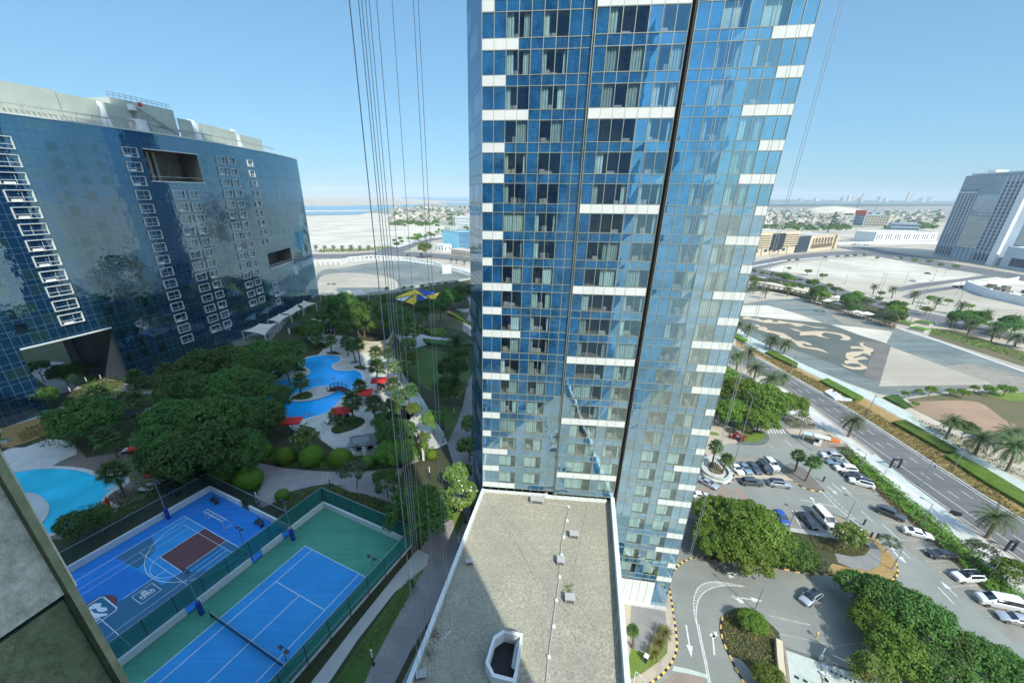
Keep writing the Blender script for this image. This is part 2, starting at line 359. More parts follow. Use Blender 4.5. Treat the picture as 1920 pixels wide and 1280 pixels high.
M['leaf_mid'] = leaf('leaf_mid', (0.115, 0.19, 0.028), (0.19, 0.29, 0.04))
M['leaf_light'] = leaf('leaf_light', (0.15, 0.23, 0.04), (0.22, 0.30, 0.07))
M['leaf_yellow'] = leaf('leaf_yellow', (0.13, 0.22, 0.02), (0.19, 0.27, 0.025), 0.3, 0.8)
M['leaf_grey'] = leaf('leaf_grey', (0.09, 0.12, 0.055), (0.14, 0.17, 0.08))
M['leaf_palm'] = leaf('leaf_palm', (0.07, 0.11, 0.04), (0.13, 0.165, 0.06), 0.25)
M['leaf_fan'] = leaf('leaf_fan', (0.07, 0.13, 0.035), (0.13, 0.20, 0.05), 0.25)
M['leaf_olive'] = leaf('leaf_olive', (0.12, 0.12, 0.035), (0.20, 0.165, 0.05), 0.25, 0.6)
M['leaf_red'] = leaf('leaf_red', (0.14, 0.07, 0.045), (0.20, 0.11, 0.06), 0.2, 0.6)
M['flower'] = mat('white_blossom', (0.75, 0.74, 0.66), None, 1.0, 0.8)
M['bloom_pink'] = mat('pink_blossom', (0.35, 0.08, 0.12), None, 1.0, 0.8)
M['car_glass'] = mat('car_window', (0.012, 0.016, 0.02), None, 1.0, 0.06, 0.0, spec=0.9)
M['tyre'] = mat('tyre_rubber', (0.015, 0.015, 0.015), None, 2.0, 0.8)
M['rim'] = mat('alloy_rim', (0.45, 0.46, 0.47), None, 2.0, 0.35, 0.9)
M['lamp_red'] = mat('tail_lamp', (0.45, 0.015, 0.015), None, 2.0, 0.3)
M['lamp_clear'] = mat('head_lamp', (0.62, 0.66, 0.68), None, 2.0, 0.15, 0.2)
M['skin'] = mat('skin', (0.42, 0.26, 0.18), None, 3.0, 0.6)
M['cloth_red'] = mat('red_cloth', (0.55, 0.06, 0.05), None, 3.0, 0.8)
M['cloth_dark'] = mat('dark_cloth', (0.03, 0.03, 0.045), None, 3.0, 0.8)
M['orange'] = mat('orange_plastic', (0.75, 0.20, 0.05), None, 3.0, 0.5)
M['screen'] = mat('green_windscreen', (0.02, 0.115, 0.10), (0.018, 0.10, 0.088), 0.4, 0.85)
M['curtain'] = mat('curtain', (0.50, 0.68, 0.65), (0.40, 0.58, 0.56), 1.2, 0.9, rand=.35)
M['curtain_brown'] = mat('brown_blind', (0.16, 0.13, 0.10), None, 1.2, 0.9)
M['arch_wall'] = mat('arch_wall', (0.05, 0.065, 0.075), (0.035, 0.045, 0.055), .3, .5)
M['room'] = mat('room_wall', (0.26, 0.23, 0.17), (0.16, 0.15, 0.13), 0.7, 0.9)
M['room_item'] = mat('room_furniture', (0.42, 0.44, 0.42), None, 0.7, 0.8)
M['pool_tile'] = mat('pool_tile', (0.03, 0.33, 0.62), (0.02, 0.27, 0.55), 0.2, 0.5)
def water_mat(name, deep, rough, amp, scale, fac_=0.0, spec=0.5):
    m, t, out = nt(name); co = world_co(t); p = N(t, 'ShaderNodeBsdfPrincipled')
    t.links.new(mixc(t, ramp(t, noise(t, co, .12, 3.0), .35, .65), deep, tuple(v * 1.5 for v in deep)), p.inputs['Base Color'])
    p.inputs['Roughness'].default_value = rough; p.inputs['Specular IOR Level'].default_value = spec
    t.links.new(wavy(t, co, amp, scale, 3.0), p.inputs['Normal']); t.links.new(p.outputs[0], out.inputs[0]); return m
M['pool_water'] = water_mat('pool_water', (0.015, 0.34, 0.72), 0.05, 0.06, 1.9)
M['pool_water_teal'] = water_mat('pool_water_teal', (0.03, 0.44, 0.56), 0.05, 0.06, 1.8)
M['sea'] = water_mat('sea_water', (0.08, 0.19, 0.25), 0.25, 0.3, 0.2, spec=.3)
M['glass_blue'] = pane('spandrel_glass', (0.022, 0.15, 0.34), (0.72, 0.95, 0.96), 0.50, 0.007, 0.5)
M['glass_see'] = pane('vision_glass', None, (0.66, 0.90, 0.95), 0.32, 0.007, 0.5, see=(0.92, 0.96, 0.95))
M['glass_see_r'] = pane('vision_glass_sky_mirror', None, (0.74, 0.94, 0.97), 0.48, 0.007, 0.5, see=(0.92, 0.96, 0.95))  # same glass as the left facade, mirror share raised to imitate reflected sky
M['glass_clear'] = pane('clear_glass', None, (0.85, 0.95, 0.95), 0.08, 0.002, 0.5, see=(0.75, 0.85, 0.85))
M['cw_side'] = curtain_wall('side_curtain_wall', 1.1, 2.765, (0.03, 0.085, 0.16), (0.22, 0.28, 0.32), (0.70, 0.85, 0.95), 0.20, 0.015, 0.4, line=(0.20, 0.24, 0.26), win=0.35, cap=.42)
M['cw_own'] = curtain_wall('near_curtain_wall', 1.1, 2.765, (0.015, 0.06, 0.17), (0.10, 0.11, 0.11), (0.5, 0.7, 0.9), 0.18, 0.01, 0.4, win=0.35)
M['cw_left'] = curtain_wall('wavy_curtain_wall', 1.45, 3.05, (0.006, 0.036, 0.09), (0.015, 0.05, 0.065), (0.38, 0.58, 0.70), 0.33, 0.036, 0.45, line=(0.10, 0.19, 0.24), lw=0.05, spandrel=0.35, win=0.30, detail=3.0)
# ================================================================ GROUND
def struct(name, pts, z, m, h=None, side=None, cm=0):
    b = MB(); P = catmull(pts, cm) if cm else pts
    b.poly(P, z, 0, h, 1 if side else None)
    return b.build(name, [m] + ([side] if side else []), kind='structure')
def sheet(name, px, z, m, h=None, side=None, cm=0, off=(0, 0), sc=1.0, base=0.0):
    return struct(name, Gs(px, base, off, sc), base + z, m, h, side, cm)
b = MB(); b.quad((-16000, -4000, 0), (16000, -4000, 0), (16000, 16000, 0), (-16000, 16000, 0))
b.build('ground', M['sand'], kind='structure')
# --- water and far shore
sheet('sea', [(540, 386), (640, 386.5), (700, 385), (800, 383), (770, 388), (720, 393), (690, 398), (675, 402), (600, 403.5), (540, 405)], .6, M['sea'])
sheet('sandbank', [(540, 395.6), (690, 394.4), (700, 395.6), (680, 396.8), (540, 398.2)], .9, M['sand_white'])
sheet('far_sea', [(752, 368.4), (920, 369.2), (920, 377.2), (860, 378), (800, 374.6), (752, 371)], .7, M['sea'])
sheet('inlet', [(822, 380), (920, 380.5), (920, 386), (850, 385)], .7, M['sea'])
sheet('far_sea', [(1400, 371.5), (2100, 378), (2100, 385), (1700, 384.5), (1560, 386), (1400, 387)], .7, M['sea'])
sheet('beach', [(560, 470), (560, 406), (680, 403), (720, 398), (760, 402), (830, 424), (880, 440), (820, 446), (760, 456), (715, 468)], .25, M['sand_white'])
M['mangrove'] = mat('mangrove', (0.045, 0.075, 0.05), (0.08, 0.11, 0.075), 0.01, 0.95)
M['dist_ground'] = mat('district_ground', (0.40, 0.37, 0.30), (0.28, 0.27, 0.22), 0.006, 0.95, fine=(0.05, 0.9, (0.12, 0.145, 0.11)))
sheet('district_ground', [(1380, 389), (1800, 388), (1800, 412), (1660, 424), (1560, 428), (1380, 432)], .3, M['dist_ground'])
sheet('district_ground', [(690, 398), (730, 389), (800, 382), (920, 387), (920, 440), (850, 424), (780, 410), (720, 401)], .3, M['dist_ground'])
sheet('sand_lot', [(1400, 428), (1660, 428), (1770, 425), (1770, 455), (1640, 466), (1560, 462), (1500, 445), (1400, 440)], .35, M['sand'])
# --- left: vacant plot, road and avenue beyond the podium
sheet('gravel_patch', [(596, 512), (650, 501), (700, 492), (760, 489), (820, 492), (880, 512), (905, 540), (760, 560), (640, 585), (596, 590)], .12, M['gravel'], cm=4)
sheet('sand_patch', [(600, 520), (640, 512), (690, 514), (735, 522), (745, 540), (700, 558), (640, 566), (600, 560)], .16, M['sand'], cm=4)
sheet('sand_patch', [(820, 497), (885, 520), (905, 530), (905, 508), (860, 500)], .18, M['sand_white'])
sheet('coast_road', [(560, 477), (640, 476.5), (700, 473), (780, 473), (905, 482), (905, 493), (780, 481), (700, 482), (640, 484), (560, 486)], .22, M['asphalt_far'])
sheet('avenue', [(700, 474), (722, 464), (770, 449), (830, 440), (885, 429), (885, 434), (835, 447), (790, 456), (770, 466), (752, 474)], .24, M['asphalt_far'])
sheet('verge', [(733, 462), (790, 447), (860, 436), (860, 437.5), (800, 449), (745, 465)], .28, M['pave_white'])
sheet('service_road', [(660, 489), (700, 486), (760, 487), (820, 494), (870, 508), (905, 520), (905, 523), (868, 511), (818, 497), (758, 490), (700, 489), (660, 492)], .26, M['pave_white'])

# --- right: sand plots, roads
sheet('gravel_plot', [(1380, 572), (1440, 562), (1500, 560), (1560, 575), (1660, 608), (1760, 640), (1860, 676), (1960, 712), (2100, 760), (2100, 800), (1920, 735), (1840, 725), (1720, 742), (1690, 748), (1640, 736), (1580, 714), (1500, 680), (1440, 655), (1380, 632)], .02, M['gravel'])
o6 = dict(off=(1360, 560), sc=6.0)
sheet('dark_gravel', [(0, 190), (400, 215), (1090, 275), (1180, 290), (1400, 365), (1500, 410), (1800, 500), (1860, 540), (1800, 760), (1730, 960), (1540, 870), (1300, 770), (1100, 690), (800, 580), (400, 400), (200, 300), (0, 290)], .035, M['gravel_dark'], **o6)
sheet('worn_soil', [(1500, 470), (1800, 510), (1860, 550), (1790, 780), (1735, 965), (1560, 860), (1620, 700), (1690, 600)], .045, M['grey_soil'], **o6)
sheet('sand_triangle', [(0, 100), (200, 75), (480, 75), (800, 165), (1090, 270), (700, 235), (300, 195), (0, 185)], .045, M['sand_white'], **o6)
sheet('sand_triangle', [(1190, 290), (1500, 320), (1850, 365), (1880, 380), (1810, 500), (1500, 405)], .045, M['sand_white'], **o6)
sheet('sand_triangle', [(1670, 650), (1738, 675), (1862, 720), (1780, 722), (1720, 723), (1648, 724)], .05, M['sand'])
art = [
 [(200, 205), (260, 200), (300, 220), (370, 222), (420, 245), (500, 232), (545, 250), (520, 262), (600, 262), (590, 240), (660, 258), (740, 268), (860, 280), (960, 310), (1120, 325), (1130, 332), (1000, 326), (900, 300), (840, 295), (880, 312), (790, 310), (720, 280), (560, 278), (430, 268), (350, 250), (280, 232), (200, 228)],
 [(310, 288), (370, 292), (400, 315), (440, 315), (475, 335), (470, 352), (560, 368), (660, 390), (740, 440), (800, 475), (870, 478), (950, 500), (980, 522), (930, 520), (880, 500), (860, 515), (900, 540), (1020, 552), (1100, 575), (1165, 615), (1050, 580), (930, 560), (830, 540), (790, 505), (730, 465), (680, 450), (620, 440), (600, 410), (540, 385), (470, 378), (400, 355), (355, 340), (385, 325), (330, 305)],
 [(720, 330), (800, 345), (870, 370), (1000, 362), (1100, 365), (1230, 380), (1320, 395), (1400, 430), (1415, 455), (1370, 470), (1280, 460), (1330, 440), (1290, 410), (1200, 390), (1120, 378), (1080, 400), (1100, 425), (1195, 448), (1090, 435), (1000, 410), (920, 410), (850, 415), (832, 400), (850, 375), (780, 355)],
 [(1505, 500), (1570, 485), (1545, 500), (1560, 530), (1650, 560), (1675, 580), (1630, 610), (1640, 642), (1590, 620), (1540, 615), (1500, 640), (1440, 655), (1450, 670), (1510, 655), (1560, 650), (1610, 680), (1540, 685), (1480, 690), (1500, 715), (1590, 760), (1595, 785), (1520, 800), (1420, 792), (1340, 765), (1298, 728), (1360, 755), (1450, 770), (1530, 765), (1510, 735), (1430, 725), (1350, 735), (1335, 700), (1385, 690), (1350, 650), (1360, 610), (1430, 595), (1550, 590), (1560, 575), (1500, 560), (1410, 560), (1410, 535), (1480, 535), (1560, 550), (1520, 530)]]
for a in art: sheet('ornament_paving', a, .05, M['cream_art'], **o6)
sheet('border_path', [(1490, 559), (1500, 558.5), (1560, 573), (1660, 606), (1760, 638), (1860, 674), (1960, 709), (1960, 712), (1860, 676.5), (1760, 640.5), (1660, 608.5), (1560, 575)], .06, M['pave_white'])
sheet('fairway', [(1380, 548), (1440, 545), (1500, 556), (1600, 585), (1670, 608), (1685, 600), (1660, 580), (1560, 540), (1480, 520), (1380, 515)], .04, M['soil'])
sheet('plaza', [(1680, 612), (1700, 583), (1745, 595), (1760, 603), (1748, 615), (1736, 628)], .05, M['pave_tan'])
sheet('park_path', [(1400, 526), (1440, 528), (1520, 540), (1580, 560), (1570, 566), (1500, 548), (1440, 540), (1400, 538)], .05, M['pave_tan'])
sheet('park_lawn', [(1748, 616), (1790, 618), (1860, 640), (1960, 672), (1960, 700), (1860, 668), (1740, 630)], .06, M['lawn_worn'])
sheet('park_ground', [(1760, 600), (1850, 622), (1960, 655), (1960, 672), (1860, 642), (1750, 612)], .045, M['pave_tan'])
sheet('lawn', [(1700, 748), (1760, 740), (1830, 734), (1920, 736), (1960, 800), (1960, 860), (1900, 830), (1840, 820), (1780, 800), (1740, 780)], .03, M['lawn_worn'])
sheet('brown_lawn', [(1697, 755), (1740, 752), (1830, 753), (1880, 785), (1905, 800), (1860, 812), (1800, 800), (1745, 782), (1712, 766)], .06, M['brown_sand'], cm=4)
sheet('bright_lawn', [(1845, 740), (1880, 736), (1960, 738), (1960, 752), (1890, 752)], .08, M['lawn_bright'])
# far plots
sheet('sand_plot', [(1432, 508), (1470, 496), (1560, 486), (1640, 480), (1720, 494), (1830, 512), (1870, 518), (1780, 524), (1700, 534), (1600, 528), (1500, 512)], .06, M['sand_white'])
sheet('sand_plot', [(1690, 552), (1730, 542), (1800, 540), (1850, 552), (1960, 580), (1960, 612), (1860, 590), (1760, 570)], .06, M['sand'])
sheet('sand_plot', [(1850, 517), (1960, 530), (1960, 578), (1840, 545), (1780, 532)], .055, M['sand_white'])
sheet('cross_road', [(1400, 505), (1432, 505), (1500, 518), (1600, 548), (1700, 578), (1800, 600), (1960, 640), (1960, 655), (1800, 615), (1700, 592), (1600, 562), (1500, 530), (1400, 516)], .08, M['asphalt_far'])
sheet('cross_road', [(1400, 494), (1480, 478), (1560, 472), (1640, 470), (1740, 486), (1850, 504), (1960, 522), (1960, 534), (1850, 516), (1740, 498), (1640, 480), (1560, 482), (1480, 490), (1425, 505), (1400, 507)], .09, M['asphalt_far'])
sheet('cross_road', [(1560, 462), (1600, 460), (1660, 470), (1760, 486), (1700, 485), (1620, 474)], .1, M['asphalt_far'])
sheet('side_road', [(1668, 542), (1720, 532), (1790, 524), (1850, 515), (1870, 519), (1800, 528), (1735, 538), (1690, 546)], .1, M['asphalt_far'])
sheet('side_road', [(1690, 556), (1720, 545), (1800, 535), (1880, 526), (1885, 529), (1810, 539), (1735, 550), (1705, 560)], .1, M['asphalt_far'])
sheet('median', [(1400, 500.5), (1470, 488), (1560, 480), (1620, 478), (1620, 479), (1560, 481.5), (1470, 490), (1400, 503)], .14, M['pave_white'])
for x0, y0, x1, y1 in [(1418, 517, 1436, 521), (1446, 523, 1466, 528), (1476, 532, 1496, 537), (1506, 541, 1524, 546)]:
    sheet('median_island', [(x0, y0), (x1, y1), (x1, y1 + 1.6), (x0, y0 + 1.6)], .14, M['pave_white'])

# --- near right: boulevard
L_EDGE = [(1240, 590), (1360, 668), (1430, 703), (1470, 727), (1520, 760), (1573, 800), (1630, 843), (1673, 880), (1760, 943), (1827, 990), (1920, 1055), (2080, 1165)]
R_EDGE = [(1240, 570), (1370, 644), (1440, 681), (1480, 703), (1547, 740), (1613, 780), (1680, 823), (1753, 870), (1847, 930), (1920, 975), (2080, 1075)]
LE = Gs(L_EDGE); RE = Gs(R_EDGE)
struct('boulevard', LE + RE[::-1], .012, M['asphalt'])
b = MB(); b.strip(RE, 0.35, .13, 0, h=.14, lo=-0.35); b.strip(LE, 0.35, .13, 0, h=.14, lo=0.0); b.build('kerb', M['kerb'], kind='structure')
b = MB(); b.strip(RE, 0.16, .02, 0, lo=-.85)
a0, a1 = LE[3], LE[-2]; c0, c1 = RE[3], RE[-2]
ax = (a1 - a0).normalized()
def lane(fr):
    pts = []
    for t in [i / 60 for i in range(-14, 64)]:
        A = a0 + (a1 - a0) * t; C = c0 + ax * ((A - c0).dot(ax)); C = c0 + (c1 - c0).normalized() * ((A - c0).dot((c1 - c0).normalized()))
        pts.append(A + (C - A) * fr)
    return pts
for fr in (0.44, 0.70):
    P = lane(fr)
    for i, (p, a) in enumerate(along(P, 6.2)):
        d = Vector((math.cos(a), math.sin(a))) * 1.2
        b.strip([p - d, p + d], 0.13, .02)
b.strip(lane(.22)[12:], 0.13, .02)
b.build('lane_marking', M['paint'], kind='structure')
sheet('sidewalk', [(1400, 712), (1440, 712), (1475, 733), (1517, 763), (1568, 802), (1625, 846), (1668, 883), (1755, 947), (1822, 994), (1915, 1060), (2050, 1155), (2010, 1190), (1925, 1128), (1865, 1076), (1800, 1022), (1740, 970), (1680, 918), (1612, 860), (1582, 840), (1540, 812), (1480, 775), (1440, 742), (1400, 740)], .10, M['pave_white'], h=.11, side=M['kerb'])
sheet('parking_lane', [(1628, 858), (1640, 850), (1705, 905), (1792, 970), (1790, 985), (1765, 960), (1690, 902)], .112, M['pave_green'])
sheet('promenade', [(1380, 612), (1400, 628), (1440, 648), (1500, 680), (1580, 716), (1640, 740), (1660, 752), (1700, 772), (1740, 800), (1800, 840), (1860, 870), (1960, 930), (1960, 960), (1900, 925), (1830, 880), (1760, 830), (1700, 790), (1620, 745), (1560, 720), (1500, 690), (1440, 668), (1400, 650), (1370, 634)], .10, M['pave_green'], h=.11, side=M['kerb'])
sheet('palm_verge', [(1660, 752), (1700, 768), (1760, 800), (1840, 825), (1960, 880), (1960, 930), (1860, 870), (1800, 840), (1740, 800)], .08, M['pave_tan'])
sheet('soil', [(1380, 640), (1440, 668), (1500, 692), (1560, 722), (1620, 747), (1700, 792), (1760, 832), (1830, 882), (1960, 962), (1960, 997), (1900, 960), (1847, 927), (1753, 867), (1680, 820), (1613, 777), (1547, 737), (1480, 700), (1440, 678), (1380, 648)], .08, M['straw'], h=.09)

# --- near right: car park
sheet('soil', [(1575, 846), (1585, 838), (1620, 860), (1690, 918), (1750, 968), (1810, 1020), (1875, 1074), (1960, 1140), (1960, 1215), (1880, 1140), (1760, 1028), (1640, 918)], .035, M['soil'])
M['tan_gravel'] = mat('tan_gravel', (.30, .275, .215), (.20, .195, .16), .05, .95, fine=(.5, .5), lo=.42, hi=.6)
sheet('soil_patch', [(1730, 716), (1760, 690), (1820, 682), (1880, 694), (1960, 724), (2050, 760), (2050, 790), (1920, 736), (1830, 728), (1745, 726)], .04, M['tan_gravel'], cm=3)
sheet('soil_patch', [(1560, 590), (1600, 600), (1660, 618), (1672, 624), (1640, 620), (1580, 606)], .04, M['tan_gravel'], cm=3)
sheet('car_park', [(1180, 1300), (1150, 1420), (2000, 1420), (2000, 1240), (1880, 1140), (1760, 1028), (1640, 918), (1575, 852), (1538, 818), (1490, 790), (1460, 770), (1400, 765), (1340, 800), (1290, 850), (1240, 960), (1220, 1060)], .012, M['asphalt_park'])
sheet('driveway', [(1538, 818), (1520, 800), (1460, 760), (1380, 720), (1300, 700), (1290, 850), (1400, 790)], .008, M['asphalt_park'])
K = dict(h=.13, side=M['kerb'])
def offs(pts, off, sc): return [(off[0] + p[0] / sc, off[1] + p[1] / sc) for p in pts]
A1 = ((1290, 740), 6.0); A3 = ((1240, 1020), 4.923); A4 = ((1280, 880), 4.571)
# tower forecourt with the striped kerb
kerbpath = offs([(560, 170), (440, 135), (340, 122), (240, 148), (170, 183), (120, 240), (90, 310), (75, 400), (95, 540), (115, 680), (135, 830), (140, 960), (110, 1060), (60, 1140), (0, 1205), (-80, 1270), (-180, 1340), (-300, 1420)], *A3)
fore = [(1150, 1420), (1150, 1100), (1245, 1060), (1262, 1010), (1300, 1000)] + [(1356, 1056)] + kerbpath
struct('forecourt', Gs(fore), .13, M['pave_tan'], h=.14, side=M['kerb'])
sheet('forecourt_slab', [(1183, 1132), (1247, 1146), (1250, 1180), (1244, 1200), (1215, 1225), (1180, 1215)], .142, M['pave_grey'])
sheet('forecourt_lawn', [(1183, 1216), (1212, 1226), (1240, 1210), (1248, 1190), (1252, 1205), (1250, 1225), (1236, 1240), (1205, 1262), (1170, 1280)], .15, M['lawn_bright'])
sheet('service_yard', [(1240, 1064), (1262, 1012), (1290, 960), (1340, 955), (1330, 1050), (1300, 1050)], .145, M['pave_grey'])
b = MB()
for i, (p, a) in enumerate(along(catmull(Gs(kerbpath), 6, False), 0.52)):
    d = Vector((math.cos(a), math.sin(a))) * .26; n_ = Vector((-d.y, d.x)).normalized() * .0
    b.strip([p - d, p + d], .26, .165, i % 2, h=.17)
b.build('kerb', [M['paint_yellow'], M['paint_black']], kind='structure')
def kerb_line(px, step=.75, w=.2, z=.15, two=(M['paint_yellow'], M['paint_black']), ds=.9):
    b = MB()
    for i, (p, a) in enumerate(along(catmull(Gs(px), 5, False), step)):
        d = Vector((math.cos(a), math.sin(a))) * step / 2
        b.strip([p - d, p + d], w, z, i % 2, h=z)
    return b.build('kerb', list(two), kind='structure')
# drop-shaped island
isl = offs([(550, 730), (575, 660), (620, 615), (700, 592), (800, 595), (860, 612), (950, 690), (1040, 770), (1085, 820), (1095, 880), (1110, 1000), (1165, 1280), (1190, 1420), (900, 1420), (760, 1280), (640, 1060), (570, 900)], *A3)
struct('island', Gs(isl), .14, M['soil'], **K)
sheet('island_path', [(640, 1040), (720, 1060), (790, 1130), (900, 1290), (950, 1420), (880, 1420), (780, 1290), (660, 1090)], .15, M['pave_grey'], off=A3[0], sc=A3[1])
kerb_line(offs([(560, 690), (548, 780), (575, 910), (640, 1050), (760, 1280), (850, 1400)], *A3))
# long island
isl3 = offs([(230, 780), (160, 700), (90, 600), (90, 480), (200, 330), (430, 250), (560, 290), (740, 420), (780, 520), (880, 520), (1050, 545), (1320, 590), (1360, 560), (1290, 480), (1240, 400), (1225, 372), (1320, 395), (1440, 440), (1560, 520), (1640, 590), (1740, 690), (1820, 780), (1842, 870), (1790, 945), (1640, 965), (1450, 930), (1250, 905), (1030, 890), (880, 860), (660, 830), (450, 800)], *A4)
struct('island', Gs(isl3), .14, M['soil'], **K)
sheet('straw_bed', [(1560, 520), (1640, 590), (1740, 690), (1820, 780), (1838, 870), (1785, 940), (1640, 960), (1450, 925), (1250, 900), (1230, 860), (1280, 810), (1450, 850), (1600, 872), (1690, 825), (1700, 700), (1600, 600), (1540, 560)], .17, M['straw'], off=A4[0], sc=A4[1])
sheet('island_path', [(1560, 560), (1640, 620), (1700, 700), (1692, 822), (1600, 870), (1450, 848), (1330, 800), (1300, 720), (1450, 750), (1560, 740), (1605, 680), (1560, 620)], .155, M['pave_grey'], off=A4[0], sc=A4[1])
sheet('island_path', [(1240, 380), (1320, 400), (1430, 445), (1520, 520), (1420, 520), (1320, 480)], .155, M['pave_brown'], off=A4[0], sc=A4[1])
sheet('bay_kerb', [(890, 498), (1060, 520), (1330, 575), (1335, 600), (1050, 555), (880, 528)], .165, M['kerb'], off=A4[0], sc=A4[1])
kerb_line(offs([(640, 826), (880, 858), (1030, 888), (1250, 903), (1450, 930), (1640, 966), (1790, 948), (1842, 880), (1824, 785)], *A4))
# palm island
isl4 = offs([(1040, 840), (1080, 800), (1160, 768), (1300, 830), (1400, 930), (1530, 1070), (1490, 1085), (1390, 1070), (1270, 1030), (1150, 950), (1090, 900)], *A1)
struct('island', Gs(isl4), .14, M['grey_soil'], **K)
kerb_line(offs([(1160, 955), (1270, 1035), (1390, 1075), (1490, 1088), (1530, 1070)], *A1))
sheet('bay_divider', [(500, 900), (560, 885), (1090, 905), (1160, 945), (1210, 1000), (1140, 965), (900, 945), (560, 935), (505, 930)], .14, M['pave_tan'], off=A1[0], sc=A1[1], **K)
isl5 = offs([(140, 840), (150, 740), (220, 690), (340, 690), (430, 770), (500, 850), (520, 910), (450, 1000), (330, 985), (200, 930)], *A1)
struct('island', catmull(Gs(isl5), 3), .14, M['pave_white'], **K)
kerb_line(offs([(120, 870), (200, 935), (330, 988), (450, 1003), (525, 925)], *A1), two=(M['pave_tan'], M['paint_black']), step=1.0)
isl6 = offs([(560, 560), (560, 500), (600, 430), (840, 405), (890, 450), (912, 490), (890, 540), (830, 575), (700, 575)], *A1)
struct('island', catmull(Gs(isl6), 3), .14, M['gravel'], **K)
sheet('oval_lawn', [(620, 530), (600, 480), (640, 425), (780, 415), (850, 430), (870, 465), (830, 510), (760, 535)], .16, M['lawn_bright'], off=A1[0], sc=A1[1], cm=3)
sheet('entrance_path', [(160, 640), (210, 500), (240, 430), (280, 285), (330, 300), (410, 350), (560, 370), (700, 385), (840, 385), (850, 425), (640, 420), (590, 470), (560, 545), (470, 545), (400, 560), (330, 690), (220, 690)], .135, M['pave_tan'], off=A1[0], sc=A1[1], **K)
sheet('entrance_lawn', [(245, 420), (320, 425), (360, 465), (250, 455)], .15, M['lawn_bright'], off=A1[0], sc=A1[1])
sheet('kiosk_island', [(1000, 330), (1100, 330), (1440, 330), (1560, 395), (1800, 560), (1830, 640), (1700, 640), (1480, 640), (1400, 640), (1240, 520), (1120, 430), (1060, 380)], .12, M['pave_grey'], off=A1[0], sc=A1[1], **K)
sheet('entrance_path', [(1090, 385), (1560, 398), (1760, 540), (1740, 560), (1600, 500), (1420, 452), (1150, 445)], .135, M['pave_tan'], off=A1[0], sc=A1[1])
sheet('kiosk_plinth', [(1310, 510), (1450, 600), (1800, 600), (1700, 540), (1520, 500)], .14, M['pave_brown'], off=A1[0], sc=A1[1])
for a in ([(190, 1030), (270, 1040), (290, 1110), (270, 1170), (90, 1060)], [(345, 1025), (450, 1040), (520, 1150), (560, 1290), (290, 1290), (320, 1150)], [(500, 1040), (600, 1050), (720, 1220), (640, 1240), (560, 1130)]):
    sheet('ramp_paving', a, .024, M['pave_brown'], off=A1[0], sc=A1[1])
sheet('ramp_paving', [(130, 1180), (400, 1230), (430, 1420), (-100, 1420), (20, 1260)], .024, M['pave_brown'], off=A3[0], sc=A3[1])
sheet('driveway_apron', [(110, 1120), (250, 1150), (420, 1200), (425, 1235), (240, 1190), (100, 1165)], .026, M['pave_green'], off=A3[0], sc=A3[1])
# ramp area bottom
sheet('ramp_apron', [(1135, 945), (1300, 1010), (1500, 1100), (1800, 1190), (1850, 1420), (1180, 1420), (1150, 1100)], .02, M['pave_green'], off=A3[0], sc=A3[1])
sheet('drain_channel', [(1130, 940), (1480, 1060), (1800, 1170), (1800, 1195), (1480, 1090), (1130, 968)], .03, M['asphalt'], off=A3[0], sc=A3[1])
# --- painted marks of the car park
b = MB(); bw = MB(); bb = MB()
def pline(px, w=.13, z=.022, mb=None): (mb or b).strip(Gs(px), w, z)
def arrow(t, h, w=.16, hw=.75, frac=.36, z=.024):
    T, H = Gs([t, h]); d = (H - T); L = d.length; d.normalize(); n = Vector((-d.y, d.x)); k = T + d * L * (1 - frac)
    b.strip([T, k], w, z); b.add([(*(k + n * hw / 2), z), (*(k - n * hw / 2), z), (*H, z)], [(0, 1, 2)])
q3 = lambda *p: offs(p, *A3); q4 = lambda *p: offs(p, *A4); q1 = lambda *p: offs(p, *A1)
arc_o = catmull(Gs(q3((325, 740), (303, 620), (302, 500), (335, 410), (400, 360), (480, 345), (570, 350), (770, 388))), 8, False)
arc_i = catmull(Gs(q3((330, 740), (322, 620), (345, 510), (400, 440), (480, 400), (570, 382), (640, 380), (770, 390))), 8, False)
b.strip(arc_o, .12, .022); b.strip(arc_i, .12, .022)
for i in range(9, 50, 2): b.strip([arc_o[i], arc_i[i]], .08, .0225)
pline(q3((326, 735), (360, 900), (400, 1080), (430, 1250), (470, 1420))); pline(q3((343, 735), (375, 900), (415, 1080), (447, 1250), (490, 1420)))
arrow(*q3((228, 742), (278, 1045)), w=.2, hw=.85); 
arrow(*q3((490, 1020), (470, 800)), w=.2, hw=.9, frac=.25); arrow(*q3((480, 860), (512, 800)), w=.35, hw=.9, frac=.6)
arrow(*q3((830, 293), (600, 268)), w=.16, hw=.9, frac=.3); arrow(*q3((660, 275), (625, 310)), w=.5, hw=1.0, frac=.6)
arrow(*q3((650, 482), (935, 523)), w=.18, hw=.9, frac=.35); arrow(*q3((680, 490), (770, 545)), w=.5, hw=1.1, frac=.5)
pline(q4((1195, 190), (1330, 330), (1480, 450), (1560, 530)), .13)
for i in range(9):
    t = i / 8.0; x = 1230 + t * 260; y = 190 + t * 250; pline(q4((x, y), (x + 22, y + 20)), .14)
pline(q4((1000, 257), (1180, 290), (1330, 325)), .13)
arrow(*q4((1240, 140), (1328, 215)), hw=.8); arrow(*q4((1445, 215), (1360, 138)), hw=.8)
pline(q4((1280, 115), (1362, 190))); pline(q4((1532, 352), (1630, 446))); pline(q4((1706, 462), (1870, 610)))
arrow(*q4((1130, 275), (1090, 232)), w=.3, hw=1.0, frac=.5); arrow(*q4((1120, 290), (1200, 312)), w=.35, hw=1.2, frac=.5)
